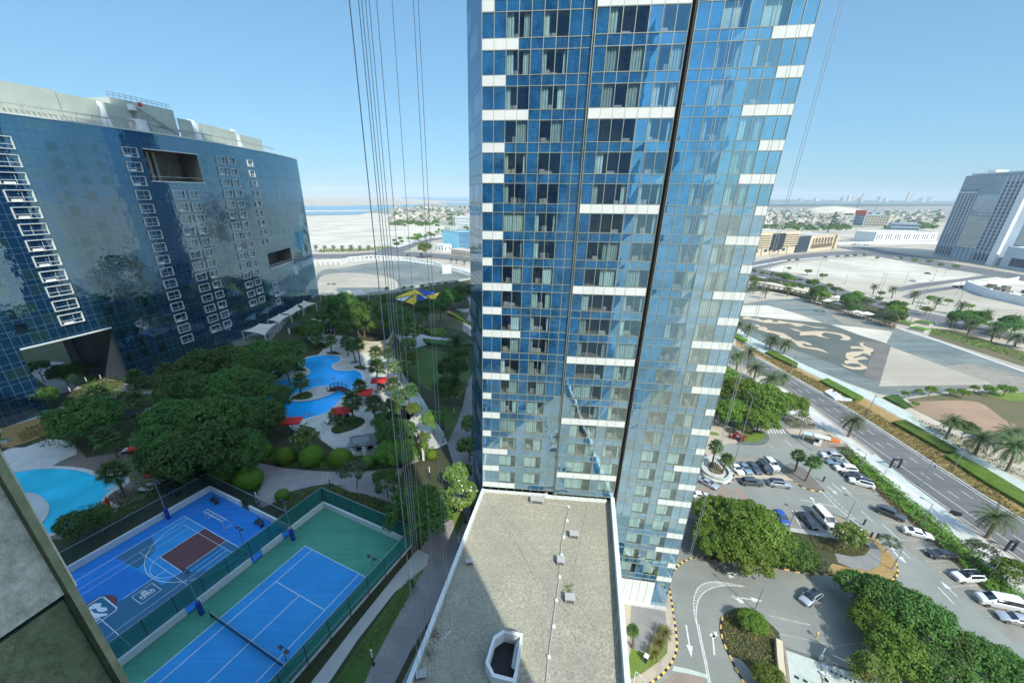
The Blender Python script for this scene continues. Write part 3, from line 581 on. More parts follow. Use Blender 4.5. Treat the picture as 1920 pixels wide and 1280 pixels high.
arrow(*q4((1760, 660), (1920, 805)), w=.3, hw=1.1, frac=.4); arrow(*q4((1790, 650), (1800, 700)), w=.4, hw=.9, frac=.5)
A0 = ((1650, 1000), 7.11)
arrow(*offs([(1025, 835), (805, 628)], *A0), hw=.85, frac=.5); pline(offs([(775, 712), (990, 938)], *A0), .14); pline(offs([(265, 205), (400, 330)], *A0), .14)
pline(q1((1085, 505), (1165, 578))); pline(q1((915, 560), (955, 590)))
for i in range(8):
    x = 840 + i * 35; b.poly(Gs(q1((x, 380), (x + 17, 382), (x + 52, 436), (x + 34, 434))), .022)
pline(q3((990, 655), (1130, 690), (1380, 745)), .28, .024, bw); pline(q3((1100, 825), (1300, 870), (1600, 940), (1820, 905)), .16, .024, bw)
# bays of the right-hand row
R0, R1 = Gs([(1588, 868), (1940, 1200)])
rowd = (R1 - R0); rowL = rowd.length; rowd.normalize()
bays = [(1628, 908, 1598, 912), (1655, 925, 1605, 925), (1672, 945, 1620, 938), (1700, 968, 1640, 962), (1720, 985, 1660, 978), (1745, 1012, 1690, 1012), (1772, 1025, 1708, 1028), (1793, 1050, 1735, 1052), (1826, 1068, 1760, 1072), (1848, 1095, 1782, 1100), (1895, 1108, 1815, 1112), (1915, 1150, 1850, 1155)]
for (x0, y0, x1, y1) in bays: pline([(x0, y0), (x1, y1)], .14, .024, bw)
pline([(1585, 862), (1640, 912), (1700, 968), (1760, 1022), (1850, 1108), (1940, 1190)], .12, .026)
for x in (0, 1, 2, 3, 4): pline(q1((520 + x * 88, 745), (585 + x * 92, 885)), .12, .024, bw)
pline(q1((850, 950), (905, 1035)), .14, .024, bw)
for x in (940, 975): pline(q4((x, 350), (x + 70, 490)), .16, .024)
for i in range(6): pline(q3((1560 + i * 44, 1165 + i * 20), (1580 + i * 44, 1185 + i * 20)), .3, .03, bb)
for (x, y) in ((1225, 1215), (1305, 1250), (1390, 1285)): pline(q3((x, y), (x + 45, y + 22)), .4, .03, bb)
for i in range(6): pline(offs([(185 + i * 46, 632 + i * 29), (208 + i * 46, 648 + i * 29)], *A0), .3, .03, bb)
b.build('road_marking', M['paint'], kind='structure'); bw.build('worn_marking', M['paint_worn'], kind='structure'); bb.build('speed_hump', M['paint_black'], kind='structure')
sheet('bay_surface', [(1572, 905), (1620, 905), (1700, 972), (1830, 1085), (1960, 1205), (1900, 1205), (1790, 1105), (1700, 1030), (1640, 960)], .016, M['bay_patch'])
sheet('bay_surface', q1((480, 700), (600, 690), (830, 690), (960, 870), (560, 880), (480, 890)), .016, M['bay_patch'])
sheet('bay_surface', q1((540, 935), (860, 945), (1160, 965), (1200, 1030), (900, 1040), (650, 1020)), .017, M['bay_patch'])
sheet('bay_surface', q4((750, 330), (980, 340), (1080, 500), (1050, 520), (830, 500)), .016, M['bay_patch'])

# ================================================================ PODIUM GARDEN
Z = PODZ
pod = [Vector((-12.5, 12)), Vector((-260, 12)), Vector((-260, 215))] + Gs([(585, 560), (600, 552), (660, 556), (735, 549), (800, 536), (850, 529), (905, 521)], Z) + [Vector((26, 190)), Vector((25, 48)), Vector((16.5, 46)), Vector((-1.5, 48)), Vector((-2.0, 44))]
struct('podium', pod, Z, M['soil'], h=Z, side=M['white_wall'])
def gp(name, px, m, dz=.012, cm=0, off=(0, 0), sc=1.0, **k): return sheet(name, px, dz, m, cm=cm, off=off, sc=sc, base=Z, **k)
B2 = ((440, 620), 6.4); B3 = ((600, 700), 6.4); B4 = ((440, 500), 4.17); B5 = ((440, 760), 3.84); B6 = ((20, 780), 5.638); B7 = ((30, 640), 6.4); B1 = ((680, 520), 8.348)
gp('garden_soil', [(60, 840), (0, 800), (60, 760), (160, 700), (300, 660), (420, 640), (500, 600), (600, 560), (735, 551), (905, 524), (905, 900), (860, 1010), (700, 900), (600, 880), (430, 900), (330, 950), (250, 930), (300, 860), (200, 800)], M['soil'], .006)
gp('garden_path', offs([(1100, 0), (1330, 0), (1240, 200), (1180, 330), (1215, 400)], *B5) + offs([(1240, 420), (1180, 540), (1160, 700)], *B5) + [(885, 985), (875, 1010), (830, 1120), (770, 1220), (735, 1290), (660, 1290), (700, 1200), (760, 1080), (800, 1010), (770, 960)] + offs([(950, 640), (820, 620), (700, 560), (560, 580), (400, 620), (300, 690), (190, 740), (150, 700), (150, 660), (200, 560), (140, 450), (0, 380), (-40, 300), (60, 340), (160, 410), (350, 450), (560, 470), (800, 480), (1020, 470), (1200, 450), (1330, 400), (1430, 340), (1530, 270), (1600, 90), (1620, -60)], *B5)[:21], M['brick_paver'], .03)
gp('garden_path', [(850, 870), (838, 830), (858, 790), (868, 760), (876, 720), (890, 690), (905, 650), (905, 900), (885, 930), (880, 985), (850, 930)], M['brick_paver'], .034)
gp('garden_path', offs([(1640, 180), (1700, 260), (1560, 200), (1650, 320), (1680, 480), (1640, 620), (1580, 700), (1560, 830), (1740, 960), (1900, 1200), (1900, 1000), (1760, 960), (1720, 850), (1740, 680), (1850, 640), (1830, 500), (1760, 380), (1650, 300)][3:], *B1), M['brick_paver'], .03)
gp('garden_path', offs([(440, 870), (700, 930), (820, 800), (900, 880), (1030, 920), (1400, 960), (1400, 990), (1000, 1010), (1060, 1040), (840, 1100), (640, 1110), (620, 1040), (500, 900)], *B1), M['pave_white'], .028)
gp('garden_path', offs([(1450, 500), (1700, 480), (1680, 560), (1560, 540)], *B1), M['pave_white'], .03)
gp('lawn', offs([(930, 600), (1160, 520), (1400, 500), (1640, 560), (1600, 700), (1560, 830), (1300, 780), (950, 770), (930, 660)], *B1), M['lawn_worn'], .024)
gp('lawn', offs([(640, 1110), (860, 1080), (1240, 1160), (1640, 1200), (1700, 1500), (1640, 1700), (1500, 1900), (1000, 1750), (700, 1500), (600, 1260)], *B1), M['lawn'], .024)
gp('lawn', offs([(1430, 380), (1540, 385), (1690, 400), (1670, 520), (1560, 780), (1540, 830), (1490, 760), (1500, 600)], *B3), M['lawn'], .04)
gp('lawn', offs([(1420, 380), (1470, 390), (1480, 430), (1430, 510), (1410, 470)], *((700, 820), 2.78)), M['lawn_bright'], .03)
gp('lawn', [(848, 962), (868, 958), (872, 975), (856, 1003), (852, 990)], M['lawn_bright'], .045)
gp('deck', offs([(480, 620), (640, 470), (860, 420), (1060, 230), (940, 150), (870, 80), (1130, 40), (1300, 60), (1560, 130), (1640, 220), (1900, 230), (1960, 420), (2100, 640), (2200, 900), (2000, 1280), (1800, 1500), (1300, 1500), (1000, 1280), (700, 1200), (640, 1120), (440, 980), (240, 830), (340, 600)], *B2), M['pool_deck'], .03)
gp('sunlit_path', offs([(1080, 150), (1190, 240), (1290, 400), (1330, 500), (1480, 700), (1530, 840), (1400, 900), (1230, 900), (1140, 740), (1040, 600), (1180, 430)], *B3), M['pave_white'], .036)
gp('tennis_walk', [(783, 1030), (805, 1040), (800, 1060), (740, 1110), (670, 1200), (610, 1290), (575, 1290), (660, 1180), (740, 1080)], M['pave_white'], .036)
gp('lawn', [(798, 1062), (770, 1110), (700, 1240), (680, 1290), (618, 1290), (680, 1200), (745, 1108)], M['lawn'], .04)
gp('sidewalk', [(590, 540), (560, 580), (505, 640), (440, 650), (430, 640), (500, 600), (560, 560)], M['pave_grey'], .02)
gp('pool_deck', offs([(-300, 520), (0, 320), (150, 330), (440, 230), (680, 300), (800, 440), (1180, 380), (1480, 480), (1600, 560), (1560, 700), (1400, 880), (1300, 900), (1100, 1020), (860, 1090), (600, 1300), (-300, 1300)], *B6), M['deck_brown'], .03)
gp('pale_deck', offs([(-300, 480), (0, 340), (150, 330), (400, 240), (620, 260), (690, 330), (700, 400), (520, 480), (420, 540), (100, 590), (-300, 640)], *B6), M['coping'], .04)
gp('dry_bed', offs([(-100, 130), (440, -20), (520, 60), (440, 180), (160, 280), (0, 330), (-100, 330)], *B6), M['straw'], .05)
gp('building_kerb', offs([(-300, 250), (0, 130), (440, -20), (560, -60), (560, -110), (400, -40), (0, 100), (-300, 190)], *B6), M['pave_white'], .045)
gp('plaza_paving', offs([(230, 400), (260, 450), (480, 640), (800, 560), (1060, 690), (1210, 860), (1100, 960), (1320, 960), (1500, 800), (1900, 720), (1900, 660), (1300, 500), (1080, 440), (800, 560), (640, 500), (440, 440), (330, 420)], *B7), M['brick_paver'], .03)
gp('passage_road', offs([(130, 290), (440, 240), (580, 250), (420, 360), (230, 440)], *B7), M['pave_grey'], .02)
gp('plaza_lawn', offs([(440, 440), (700, 350), (1030, 410), (800, 510), (690, 515)], *B7), M['lawn'], .036)
gp('plaza_lawn', offs([(800, 560), (1080, 470), (1290, 480), (1260, 560), (1130, 600), (900, 680)], *B7), M['lawn_worn'], .036)

# swimming pools: coping ring, water, island
def pool(px, off, sc, m, name, level=-.0):
    P = catmull(Gs(px, Z, off, sc), 6)
    if sum(P[i].x * P[(i + 1) % len(P)].y - P[(i + 1) % len(P)].x * P[i].y for i in range(len(P))) < 0: P.reverse()
    b = MB(); b.poly(P, Z + .06); o = b.build(name, m, kind='structure')
    b = MB(); b.strip(P, .75, Z + .10, 0, True, h=.1, lo=-.75); b.build('pool_coping', M['coping'], kind='structure')
    b = MB(); b.strip(P, .12, Z + .085, 0, True, lo=-.0); b.build('tile_band', M['pool_tile'], kind='structure')
    return P
main_pool = [(800, 390), (830, 350), (920, 315), (1060, 300), (1180, 298), (1255, 318), (1272, 345), (1240, 375), (1180, 400), (1162, 430), (1180, 460), (1250, 480), (1350, 485), (1450, 480), (1505, 505), (1528, 560), (1520, 620), (1460, 680), (1380, 740), (1300, 790), (1240, 850), (1180, 920), (1090, 985), (950, 1030), (760, 1070), (600, 1030), (520, 980), (450, 900), (350, 850), (380, 760), (470, 690), (500, 610), (560, 595), (660, 580), (760, 562), (850, 542), (895, 515), (905, 480), (860, 440), (810, 420)]
pool(main_pool, *B2, M['pool_water'], 'swimming_pool')
pool([(-250, 640), (0, 605), (120, 588), (300, 562), (500, 560), (680, 575), (800, 600), (880, 632), (980, 650), (1080, 640), (1170, 640), (1210, 690), (1150, 740), (1040, 800), (980, 860), (930, 940), (870, 1040), (800, 1110), (600, 1180), (300, 1260), (-250, 1260)], *B6, M['pool_water_teal'], 'swimming_pool')
P = catmull(Gs([(670, 820), (700, 780), (780, 750), (860, 730), (960, 690), (1060, 675), (1130, 680), (1190, 705), (1200, 735), (1130, 775), (1050, 805), (930, 835), (800, 850), (700, 845)], Z, *B2), 4)
struct('pool_island', P, Z + .22, M['pool_deck'], h=.2, side=M['coping'])
b = MB(); b.strip(P, .3, Z + .235, 0, True, lo=0); b.build('pool_coping', M['coping'], kind='structure')
P = catmull(Gs([(100, 820), (230, 818), (330, 860), (400, 930), (412, 1000), (375, 1090), (280, 1180), (50, 1240), (-250, 1240), (-250, 830)], Z, *B6), 5)
struct('pool_island', P, Z + .2, M['pave_white'], h=.2)
b = MB()
for k in range(4):
    b.strip([p for p in catmull(Gs([(1165 - k * 26, 648 + k * 3), (1190 - k * 26, 685 + k * 4), (1140 - k * 26, 735 + k * 4), (1060 - k * 30, 775 + k * 5)], Z, *B6), 5, False)], .16, Z + .075 + .004 * k)
b.build('pool_step', M['coping'], kind='structure')
# ================================================================ BUILDINGS
def wpar(o, p):
    o.parent = p; o.matrix_parent_inverse = Matrix.Translation(p.location).inverted(); return o
rnd = random.Random(3)
# ---------------------------------------------------------------- central glass tower
TW = empty('glass_tower', (12, 52, 0), 0, 'tall blue glass tower with white cladding bands rising behind the gravel roof', 'skyscraper')
LA, LB = Vector((-1.1, 46.6)), Vector((16.75, 44.72))
RA, RB = Vector((17.15, 44.02)), Vector((26.4, 42.5))
def frame(a, b):
    d = (b - a).normalized(); return a, d, Vector((d.y, -d.x))     # origin, along, outward (towards the viewer)
FL, FR = frame(LA, LB), frame(RA, RB)
WL, WR = (LB - LA).length / 16, (RB - RA).length / 9
def P3(f, u, z, o=0.0): q = f[0] + f[1] * u + f[2] * o; return Vector((q.x, q.y, z))
PT = 2.765
def band(i): return 72.8 - PT * i, 72.8 - PT * i - .87     # top, bottom
sp = MB(); mu = MB()
def pane_quad(mb, f, u0, u1, z0, z1, o, m=0, j=.010):
    q = [P3(f, u0, z0, o + rnd.uniform(-j, j)), P3(f, u1, z0, o + rnd.uniform(-j, j)), P3(f, u1, z1, o + rnd.uniform(-j, j)), P3(f, u0, z1, o + rnd.uniform(-j, j))]
    mb.quad(*q, m=m)
leftw = {0: 1, 1: 3, 2: 2, 3: 4, 4: 2, 5: 2, 6: 1, 7: 2, 8: 1, 9: 3, 10: 2, 11: 4, 12: 2, 13: 3, 14: 1, 15: 2, 16: 1, 17: 3, 18: 2, 19: 4, -1: 3, -2: 2, -3: 3, -4: 1}
rightw = {0: 4, 1: 3, 2: 2, 3: 4, 4: 2, 5: 3, 6: 1, 7: 3, 8: 1, 9: 3, 10: 2, 11: 4, 12: 3, 13: 3, 14: 1, 15: 2, 16: 1, 17: 3, 18: 2, 19: 4, 20: 1, 21: 2, 22: 3, 23: 1, 24: 2, -1: 2, -2: 3, -3: 1, -4: 3}
winsL = [(2, 2), (5, 2), (10, 3), (14, 2)]; winsR = [(2, 2), (5, 2)]
SEAM = 9
def outL(c): return .38 if c >= SEAM else 0.0
windows = []
for i in range(-5, 20):
    zt, zb = band(i); zn = band(i + 1)[0] if i < 19 else 18.9
    nl = leftw.get(i, 2)
    for c in range(16):
        white = c < nl or (c >= SEAM and i % 3 == 0)
        if not white: pane_quad(sp, FL, c * WL, (c + 1) * WL, zb, zt, outL(c))
        if zb > 19.5 and not any(a <= c < a + n for a, n in winsL): pane_quad(sp, FL, c * WL, (c + 1) * WL, zn, zb, outL(c))
    if zb > 20: windows += [(FL, a * WL, n, WL, zn, zb, outL(a)) for a, n in winsL]
    mu.bar(P3(FL, 0, zt, .03), P3(FL, SEAM * WL, zt, .03), .05, .06); mu.bar(P3(FL, 0, zb, .03), P3(FL, SEAM * WL, zb, .03), .05, .06)
    mu.bar(P3(FL, SEAM * WL, zt, .41), P3(FL, 16 * WL, zt, .41), .05, .06); mu.bar(P3(FL, SEAM * WL, zb, .41), P3(FL, 16 * WL, zb, .41), .05, .06)
    if nl:
        p = MB()
        for c in range(nl):
            p.add([P3(FL, c * WL + .02, zb + .03, .07), P3(FL, (c + 1) * WL - .02, zb + .03, .07), P3(FL, (c + 1) * WL - .02, zt - .03, .07), P3(FL, c * WL + .02, zt - .03, .07),
                   P3(FL, c * WL + .02, zb + .03, -.03), P3(FL, (c + 1) * WL - .02, zb + .03, -.03), P3(FL, (c + 1) * WL - .02, zt - .03, -.03), P3(FL, c * WL + .02, zt - .03, -.03)],
                  [(0, 1, 2, 3), (4, 7, 6, 5), (0, 4, 5, 1), (3, 2, 6, 7), (0, 3, 7, 4), (1, 5, 6, 2)])
        wpar(p.build('white_panel', M['panel']), TW)
    if i % 3 == 0:
        p = MB()
        for c in range(SEAM, 16):
            p.add([P3(FL, c * WL + .02, zb + .03, .45), P3(FL, (c + 1) * WL - .02, zb + .03, .45), P3(FL, (c + 1) * WL - .02, zt - .03, .45), P3(FL, c * WL + .02, zt - .03, .45),
                   P3(FL, c * WL + .02, zb + .03, .35), P3(FL, (c + 1) * WL - .02, zb + .03, .35), P3(FL, (c + 1) * WL - .02, zt - .03, .35), P3(FL, c * WL + .02, zt - .03, .35)],
                  [(0, 1, 2, 3), (4, 7, 6, 5), (0, 4, 5, 1), (3, 2, 6, 7), (0, 3, 7, 4), (1, 5, 6, 2)])
        wpar(p.build('white_panel', M['panel']), TW)
for i in range(-5, 25):
    zt, zb = band(i); zn = band(i + 1)[0] if i < 24 else 4.2
    nr = rightw.get(i, 2)
    for c in range(9):
        if c < 9 - nr: pane_quad(sp, FR, c * WR, (c + 1) * WR, zb, zt, 0)
        if i < 24 and not any(a <= c < a + n for a, n in winsR): pane_quad(sp, FR, c * WR, (c + 1) * WR, zn, zb, 0)
    if i < 24: windows += [(FR, a * WR, n, WR, zn, zb, 0) for a, n in winsR]
    mu.bar(P3(FR, 0, zt, .03), P3(FR, 9 * WR, zt, .03), .05, .05); mu.bar(P3(FR, 0, zb, .03), P3(FR, 9 * WR, zb, .03), .05, .05)
    p = MB()
    for c in range(9 - nr, 9):
        p.add([P3(FR, c * WR + .02, zb + .03, .07), P3(FR, (c + 1) * WR - .02, zb + .03, .07), P3(FR, (c + 1) * WR - .02, zt - .03, .07), P3(FR, c * WR + .02, zt - .03, .07),
               P3(FR, c * WR + .02, zb + .03, -.03), P3(FR, (c + 1) * WR - .02, zb + .03, -.03), P3(FR, (c + 1) * WR - .02, zt - .03, -.03), P3(FR, c * WR + .02, zt - .03, -.03)],
              [(0, 1, 2, 3), (4, 7, 6, 5), (0, 4, 5, 1), (3, 2, 6, 7), (0, 3, 7, 4), (1, 5, 6, 2)])
    wpar(p.build('white_panel', M['panel']), TW)
ZT = 86.6
for c in range(17):
    o = .41 if c >= SEAM else .03
    mu.bar(P3(FL, c * WL, 18.9, o), P3(FL, c * WL, ZT, o), .05, .06)
mu.bar(P3(FL, SEAM * WL, 18.9, .2), P3(FL, SEAM * WL, ZT, .2), .1, .42)
for c in range(10): mu.bar(P3(FR, c * WR, 4.2, .03), P3(FR, c * WR, ZT, .03), .05, .06)
for c in range(9): pane_quad(sp, FR, c * WR, (c + 1) * WR, 5.2, band(24)[1], 0)
pane_quad(sp, FR, 7 * WR, 9 * WR, 0.3, 5.2, 0)
wpar(sp.build('spandrel_glass', M['glass_blue']), TW); wpar(mu.build('mullion_grid', M['mullion']), TW)
gs = MB()
for c in range(7):
    gs.add([P3(FR, c * WR + .02, .4, .05), P3(FR, (c + 1) * WR - .02, .4, .05), P3(FR, (c + 1) * WR - .02, 5.1, .05), P3(FR, c * WR + .02, 5.1, .05)], [(0, 1, 2, 3)])
wpar(gs.build('stone_base', M['panel']), TW)
pl = MB(); pl.box(P3(FR, 4.6, .2, .25), (9.8, .5, .45), math.atan2(FR[1].y, FR[1].x)); wpar(pl.build('plinth', M['pave_white']), TW)
# dark slot between the two facades
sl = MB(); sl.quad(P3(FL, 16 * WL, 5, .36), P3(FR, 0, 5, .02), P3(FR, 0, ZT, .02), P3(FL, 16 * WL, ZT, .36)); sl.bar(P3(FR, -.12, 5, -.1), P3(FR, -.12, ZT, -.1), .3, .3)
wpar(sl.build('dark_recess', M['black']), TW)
# core, side face and the floors above the picture
core = MB(); cp = [P3(FL, .25, 0, -2.2), P3(FL, 17.6, 0, -2.2), P3(FR, 9.0, 0, -2.2), Vector((29, 58, 0)), Vector((-2.6, 56, 0))]
core.poly([(p.x, p.y) for p in cp], ZT - .02, h=ZT - .02); wpar(core.build('core', M['mullion_dark']), TW)
fill = MB()
fill.quad(P3(FL, 0, 5, -.05), P3(FL, 0, ZT, -.05), P3(FL, 0, ZT, -2.2), P3(FL, 0, 5, -2.2)); fill.quad(P3(FR, 9 * WR, 0, -.01), P3(FR, 9 * WR, 0, -2.3), P3(FR, 9 * WR, ZT, -2.3), P3(FR, 9 * WR, ZT, -.01))
wpar(fill.build('corner_glass', M['glass_blue']), TW)
def cw_wall(mb, pts, z0, z1, u0=0.0, m=0):
    u = u0
    for a, b_ in zip(pts, pts[1:]):
        L = (Vector(b_) - Vector(a)).length
        mb.quad((a[0], a[1], z0), (b_[0], b_[1], z0), (b_[0], b_[1], z1), (a[0], a[1], z1), m, [(u, z0), (u + L, z0), (u + L, z1), (u, z1)]); u += L
    return u
sw = MB(); back = (-2.95, 56.2)
cw_wall(sw, [(29.6, 58.5), back, (LA.x - .02, LA.y)], 0, 228); cw_wall(sw, [(RB.x + .02, RB.y), (29.6, 58.5)], 0, 228)
wpar(sw.build('side_facade', M['cw_side']), TW)
up = MB(); cw_wall(up, [tuple(LA), tuple(LB), tuple(RA), tuple(RB)], ZT, 228)
up.poly([tuple(LA), tuple(LB), tuple(RA), tuple(RB), (29.6, 58.5), back], 228); wpar(up.build('upper_facade', M['cw_side']), TW)
# windows: a room behind see-through panes, each with its curtains
def win_mesh(n, w, h, seed, gm_='glass_see'):
    r = random.Random(seed); b = MB(); W = n * w; D = 1.7
    for c in range(n):
        b.quad(*[(c * w + (w if k in (1, 2) else 0), r.uniform(-.009, .009), (h if k > 1 else 0)) for k in range(4)], m=0)
    b.quad((0, D, 0), (W, D, 0), (W, D, h), (0, D, h), 1); b.quad((0, .02, 0), (W, .02, 0), (W, D, 0), (0, D, 0), 1)
    b.quad((0, .02, 0), (0, D, 0), (0, D, h), (0, .02, h), 1); b.quad((W, .02, 0), (W, .02, h), (W, D, h), (W, D, 0), 1); b.quad((0, .02, h), (0, D, h), (W, D, h), (W, .02, h), 1)
    for k in range(r.randint(1, 3)):
        s = r.uniform(.25, .6); b.box((r.uniform(.4, W - .4), r.uniform(.5, 1.2), s / 2), (r.uniform(.3, .8), .4, s), m=2)
    return b.mesh('window', [M[gm_], M['room'], M['room_item']])
def cur_mesh(W, h, kind):
    b = MB(); y = .22
    spans = {0: [(0.03, .97)], 1: [(.03, .30), (.70, .97)], 2: [(.03, .62)], 3: [(.03, .16), (.84, .97)], 4: [(.5, .97)], 5: [(.03, .22)], 6: []}[kind]
    out = []
    for s0, s1 in spans:
        b = MB(); n = max(6, int((s1 - s0) * W / .05)); pts = []
        for k in range(n + 1):
            x = (s0 + (s1 - s0) * k / n) * W; yy = y + .045 * math.sin(k * 1.3) + .02 * math.sin(k * .37)
            pts.append((x, yy))
        for a, c in zip(pts, pts[1:]): b.quad((a[0], a[1], .04), (c[0], c[1], .04), (c[0], c[1], h - .03), (a[0], a[1], h - .03))
        out.append(b.mesh('curtain', [M['curtain']], True))
    return out
WH = PT - .87; WM = {}; CM = {}
windows.sort(key=lambda w: abs(w[4] - 48) + (0 if w[0] is FL else 4))
keep, rest = windows[:100], windows[100:]
for k, (f, u, n, w, z0, z1, o) in enumerate(keep):
    key = (n, round(w, 2), rnd.randint(0, 3)); h = z1 - z0
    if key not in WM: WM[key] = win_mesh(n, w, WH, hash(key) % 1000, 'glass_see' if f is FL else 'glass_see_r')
    q = P3(f, u, z0, o); a = math.atan2(f[1].y, f[1].x)
    wo_ = ob('window', WM[key], TW); wo_.location = q - TW.location; wo_.rotation_euler = (0, 0, a); wo_.scale = (1, 1, h / WH)
    ck = (n, round(w, 2), rnd.choice([0, 1, 1, 2, 3, 4, 5, 5, 6, 6, 3]))
    if ck not in CM: CM[ck] = cur_mesh(n * w, WH, ck[2])
    for cm__ in CM[ck]: ob('curtain', cm__, wo_)
rb = MB()
for (f, u, n, w, z0, z1, o) in rest:
    for c in range(n): pane_quad(rb, f, u + c * w, u + (c + 1) * w, z0, z1, o)
    rb.quad(P3(f, u, z0, o - .3), P3(f, u + n * w * .7, z0, o - .3), P3(f, u + n * w * .7, z1, o - .3), P3(f, u, z1, o - .3), 1)
    rb.quad(P3(f, u, z0, o - 1), P3(f, u + n * w, z0, o - 1), P3(f, u + n * w, z1, o - 1), P3(f, u, z1, o - 1), 2)
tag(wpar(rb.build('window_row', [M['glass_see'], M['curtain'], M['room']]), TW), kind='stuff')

# ---------------------------------------------------------------- the building the picture was taken from
OWN = empty('apartment_tower', (-6, -12, 0), 0, 'near apartment tower whose stained concrete pier fills the lower left corner', 'skyscraper')
own = [(19, -11), (0.9, -1.2), (-4.6, .6), (-27, -8.5), (-20, -60), (34, -62)]
ow = MB(); cw_wall(ow, own[::-1] + [own[5]], 0, 222); ow.poly(own, 222)
wing = [(-27, -8.5), (-80, -30), (-66, -70), (-20, -60)]; cw_wall(ow, wing[1::-1], 0, 118); cw_wall(ow, [wing[1], wing[2], wing[3]], 0, 118); ow.poly(wing, 118)
wpar(ow.build('facade', M['cw_own']), OWN)
wbands = MB(); f1 = frame(Vector(own[1]), Vector(own[0])); f2 = frame(Vector(own[3]), Vector(own[2]))
for i in range(-8, 25):
    zt, zb = band(i)
    if 47 < zt < 60: continue
    for f, L in ((f1, 20.5), (f2, 23)):
        u = rnd.uniform(0, 6); l = rnd.uniform(2, 7)
        pass
        wbands.quad(P3(f, u, zb, .05), P3(f, min(u + l, L), zb, .05), P3(f, min(u + l, L), zt, .05), P3(f, u, zt, .05))
wpar(wbands.build('white_panel', M['panel']), OWN)
M['pier'] = mat('stained_concrete', (0.72, 0.74, 0.64), (0.62, 0.65, 0.56), 2.2, 0.85, fine=(9, 0.55, (0.12, 0.14, 0.10)), bump=.02, bscale=20)
M['pier_green'] = mat('lawn_reflection_panel', (0.17, 0.22, 0.13), (0.25, 0.29, 0.18), 1.6, 0.6, fine=(14, 0.8, (0.07, 0.10, 0.055)), lo=.42, hi=.62, bump=.03, bscale=14)  # green mottle paints the lawn reflected in the lower glass
M['pier_edge'] = mat('edge_trim', (0.20, 0.24, 0.14), (0.33, 0.35, 0.23), 3, 0.7, fine=(10, .5))
D0 = 3.4                                              # distance of the pier's visible edge
def Wp(px_, py_, dist):
    d = Fv * FPX + Rv * (px_ - PPX) - Uv * (py_ - PPY); t = dist / math.hypot(d[0], d[1]); return Vector((d[0] * t, d[1] * t, EYE + d[2] * t))
e = Wp(150, 1105, D0); ex, ey = e.x, e.y; zj = Wp(146, 1104, D0).z
pr = MB()
dj = Fv * FPX + Rv * (0 - PPX) - Uv * (1205 - PPY); tj = (zj - EYE) / dj[2]; dirp = (Vector((dj[0] * tj, dj[1] * tj)) - Vector((ex, ey))).normalized()
pA = [Vector((ex, ey)), Vector((ex, ey)) + dirp * 7, Vector((ex, ey)) + dirp * 7 + Vector((-3, 1)), Vector((ex - .9, ey + .34))]
def prism(mb, pts, z0, z1, m=0): mb.poly(pts, z1, m, h=z1 - z0)
prism(pr, pA, zj + .03, EYE - .95); wpar(pr.build('pier', M['pier']), OWN)
pr = MB(); prism(pr, [p + (Vector((ex - 3, ey)) - p).normalized() * .04 for p in pA], zj - 5, zj - .03); wpar(pr.build('pier', M['pier_green'], label='lower section of the pier with a green lawn reflection painted in'), OWN)
pr = MB(); prism(pr, [p + (Vector((ex - 3, ey)) - p).normalized() * .06 for p in pA], zj - .028, zj + .028); wpar(pr.build('joint', M['black']), OWN)
pr = MB(); tq = Vector((ex, ey)) + dirp * .045; pr.bar((tq.x, tq.y, zj - 5), (tq.x, tq.y, EYE - .955), .05, .05); wpar(pr.build('edge_trim', M['pier_edge']), OWN)

# unseen towers placed behind the glass tower to mirror as dark bands in the curved building
for (x, y, w, d, h, l) in ((33, 87, 21, 19, 150, 'unseen tower placed behind the glass tower, mirrored as dark bands in the curved building'), (52, 176, 34, 26, 105, 'second unseen tower placed behind the glass tower, mirrored in the curved building')):
    t = empty('glass_tower', (x, y, 0), 0, l, 'skyscraper'); b = MB(); c = [(x - w / 2, y - d / 2), (x + w / 2, y - d / 2), (x + w / 2, y + d / 2), (x - w / 2, y + d / 2)]
    cw_wall(b, c[::-1] + [c[3]], 0, h); b.poly(c, h); wpar(b.build('facade', M['cw_own']), t)
# ---------------------------------------------------------------- low block with the gravel roof
LB_ = empty('podium_block', (4, 34, 0), 0, 'low block with gravel roof and white parapet in front of the glass tower', 'building')
def lx(y): return -1.1 - .2292 * (46.6 - y)
def rx(y): return 16.9 - .2103 * (44.7 - y)
rp = [(lx(2), 2), (rx(2), 2), (rx(44.72), 44.72), (7.85, 45.64), (-1.1, 46.58)]
r_ = MB(); r_.poly(rp, ROOFZ); wpar(r_.build('roof', M['roof_gravel']), LB_)
w_ = MB()
for a, c in (((lx(2), 2), (-1.1, 46.58)), ((rx(2), 2), (rx(44.72), 44.72))):
    s = 1 if a[0] < 0 else -1
    w_.quad((a[0], a[1], 0), (c[0], c[1], 0), (c[0], c[1], ROOFZ), (a[0], a[1], ROOFZ))
w_.quad((rx(2), 2, 0), (lx(2), 2, 0), (lx(2), 2, ROOFZ), (rx(2), 2, ROOFZ))
wpar(w_.build('wall', M['white_wall']), LB_)
p_ = MB()
def rail_wall(mb, a, c, w, z0, z1, seg=2.4, gap=.012):
    A, C = Vector(a), Vector(c); d = (C - A); L = d.length; d.normalize(); n = int(L / seg); nn = Vector((-d.y, d.x)) * w / 2
    for i in range(n):
        s0, s1 = A + d * (L * i / n + gap), A + d * (L * (i + 1) / n - gap); m_ = (s0 + s1) / 2
        mb.box((m_.x, m_.y, (z0 + z1) / 2), ((s1 - s0).length, w, z1 - z0), math.atan2(d.y, d.x))
rail_wall(p_, (lx(4) + .05, 4), (-1.0, 46.4), .42, ROOFZ - .3, ROOFZ + .5)
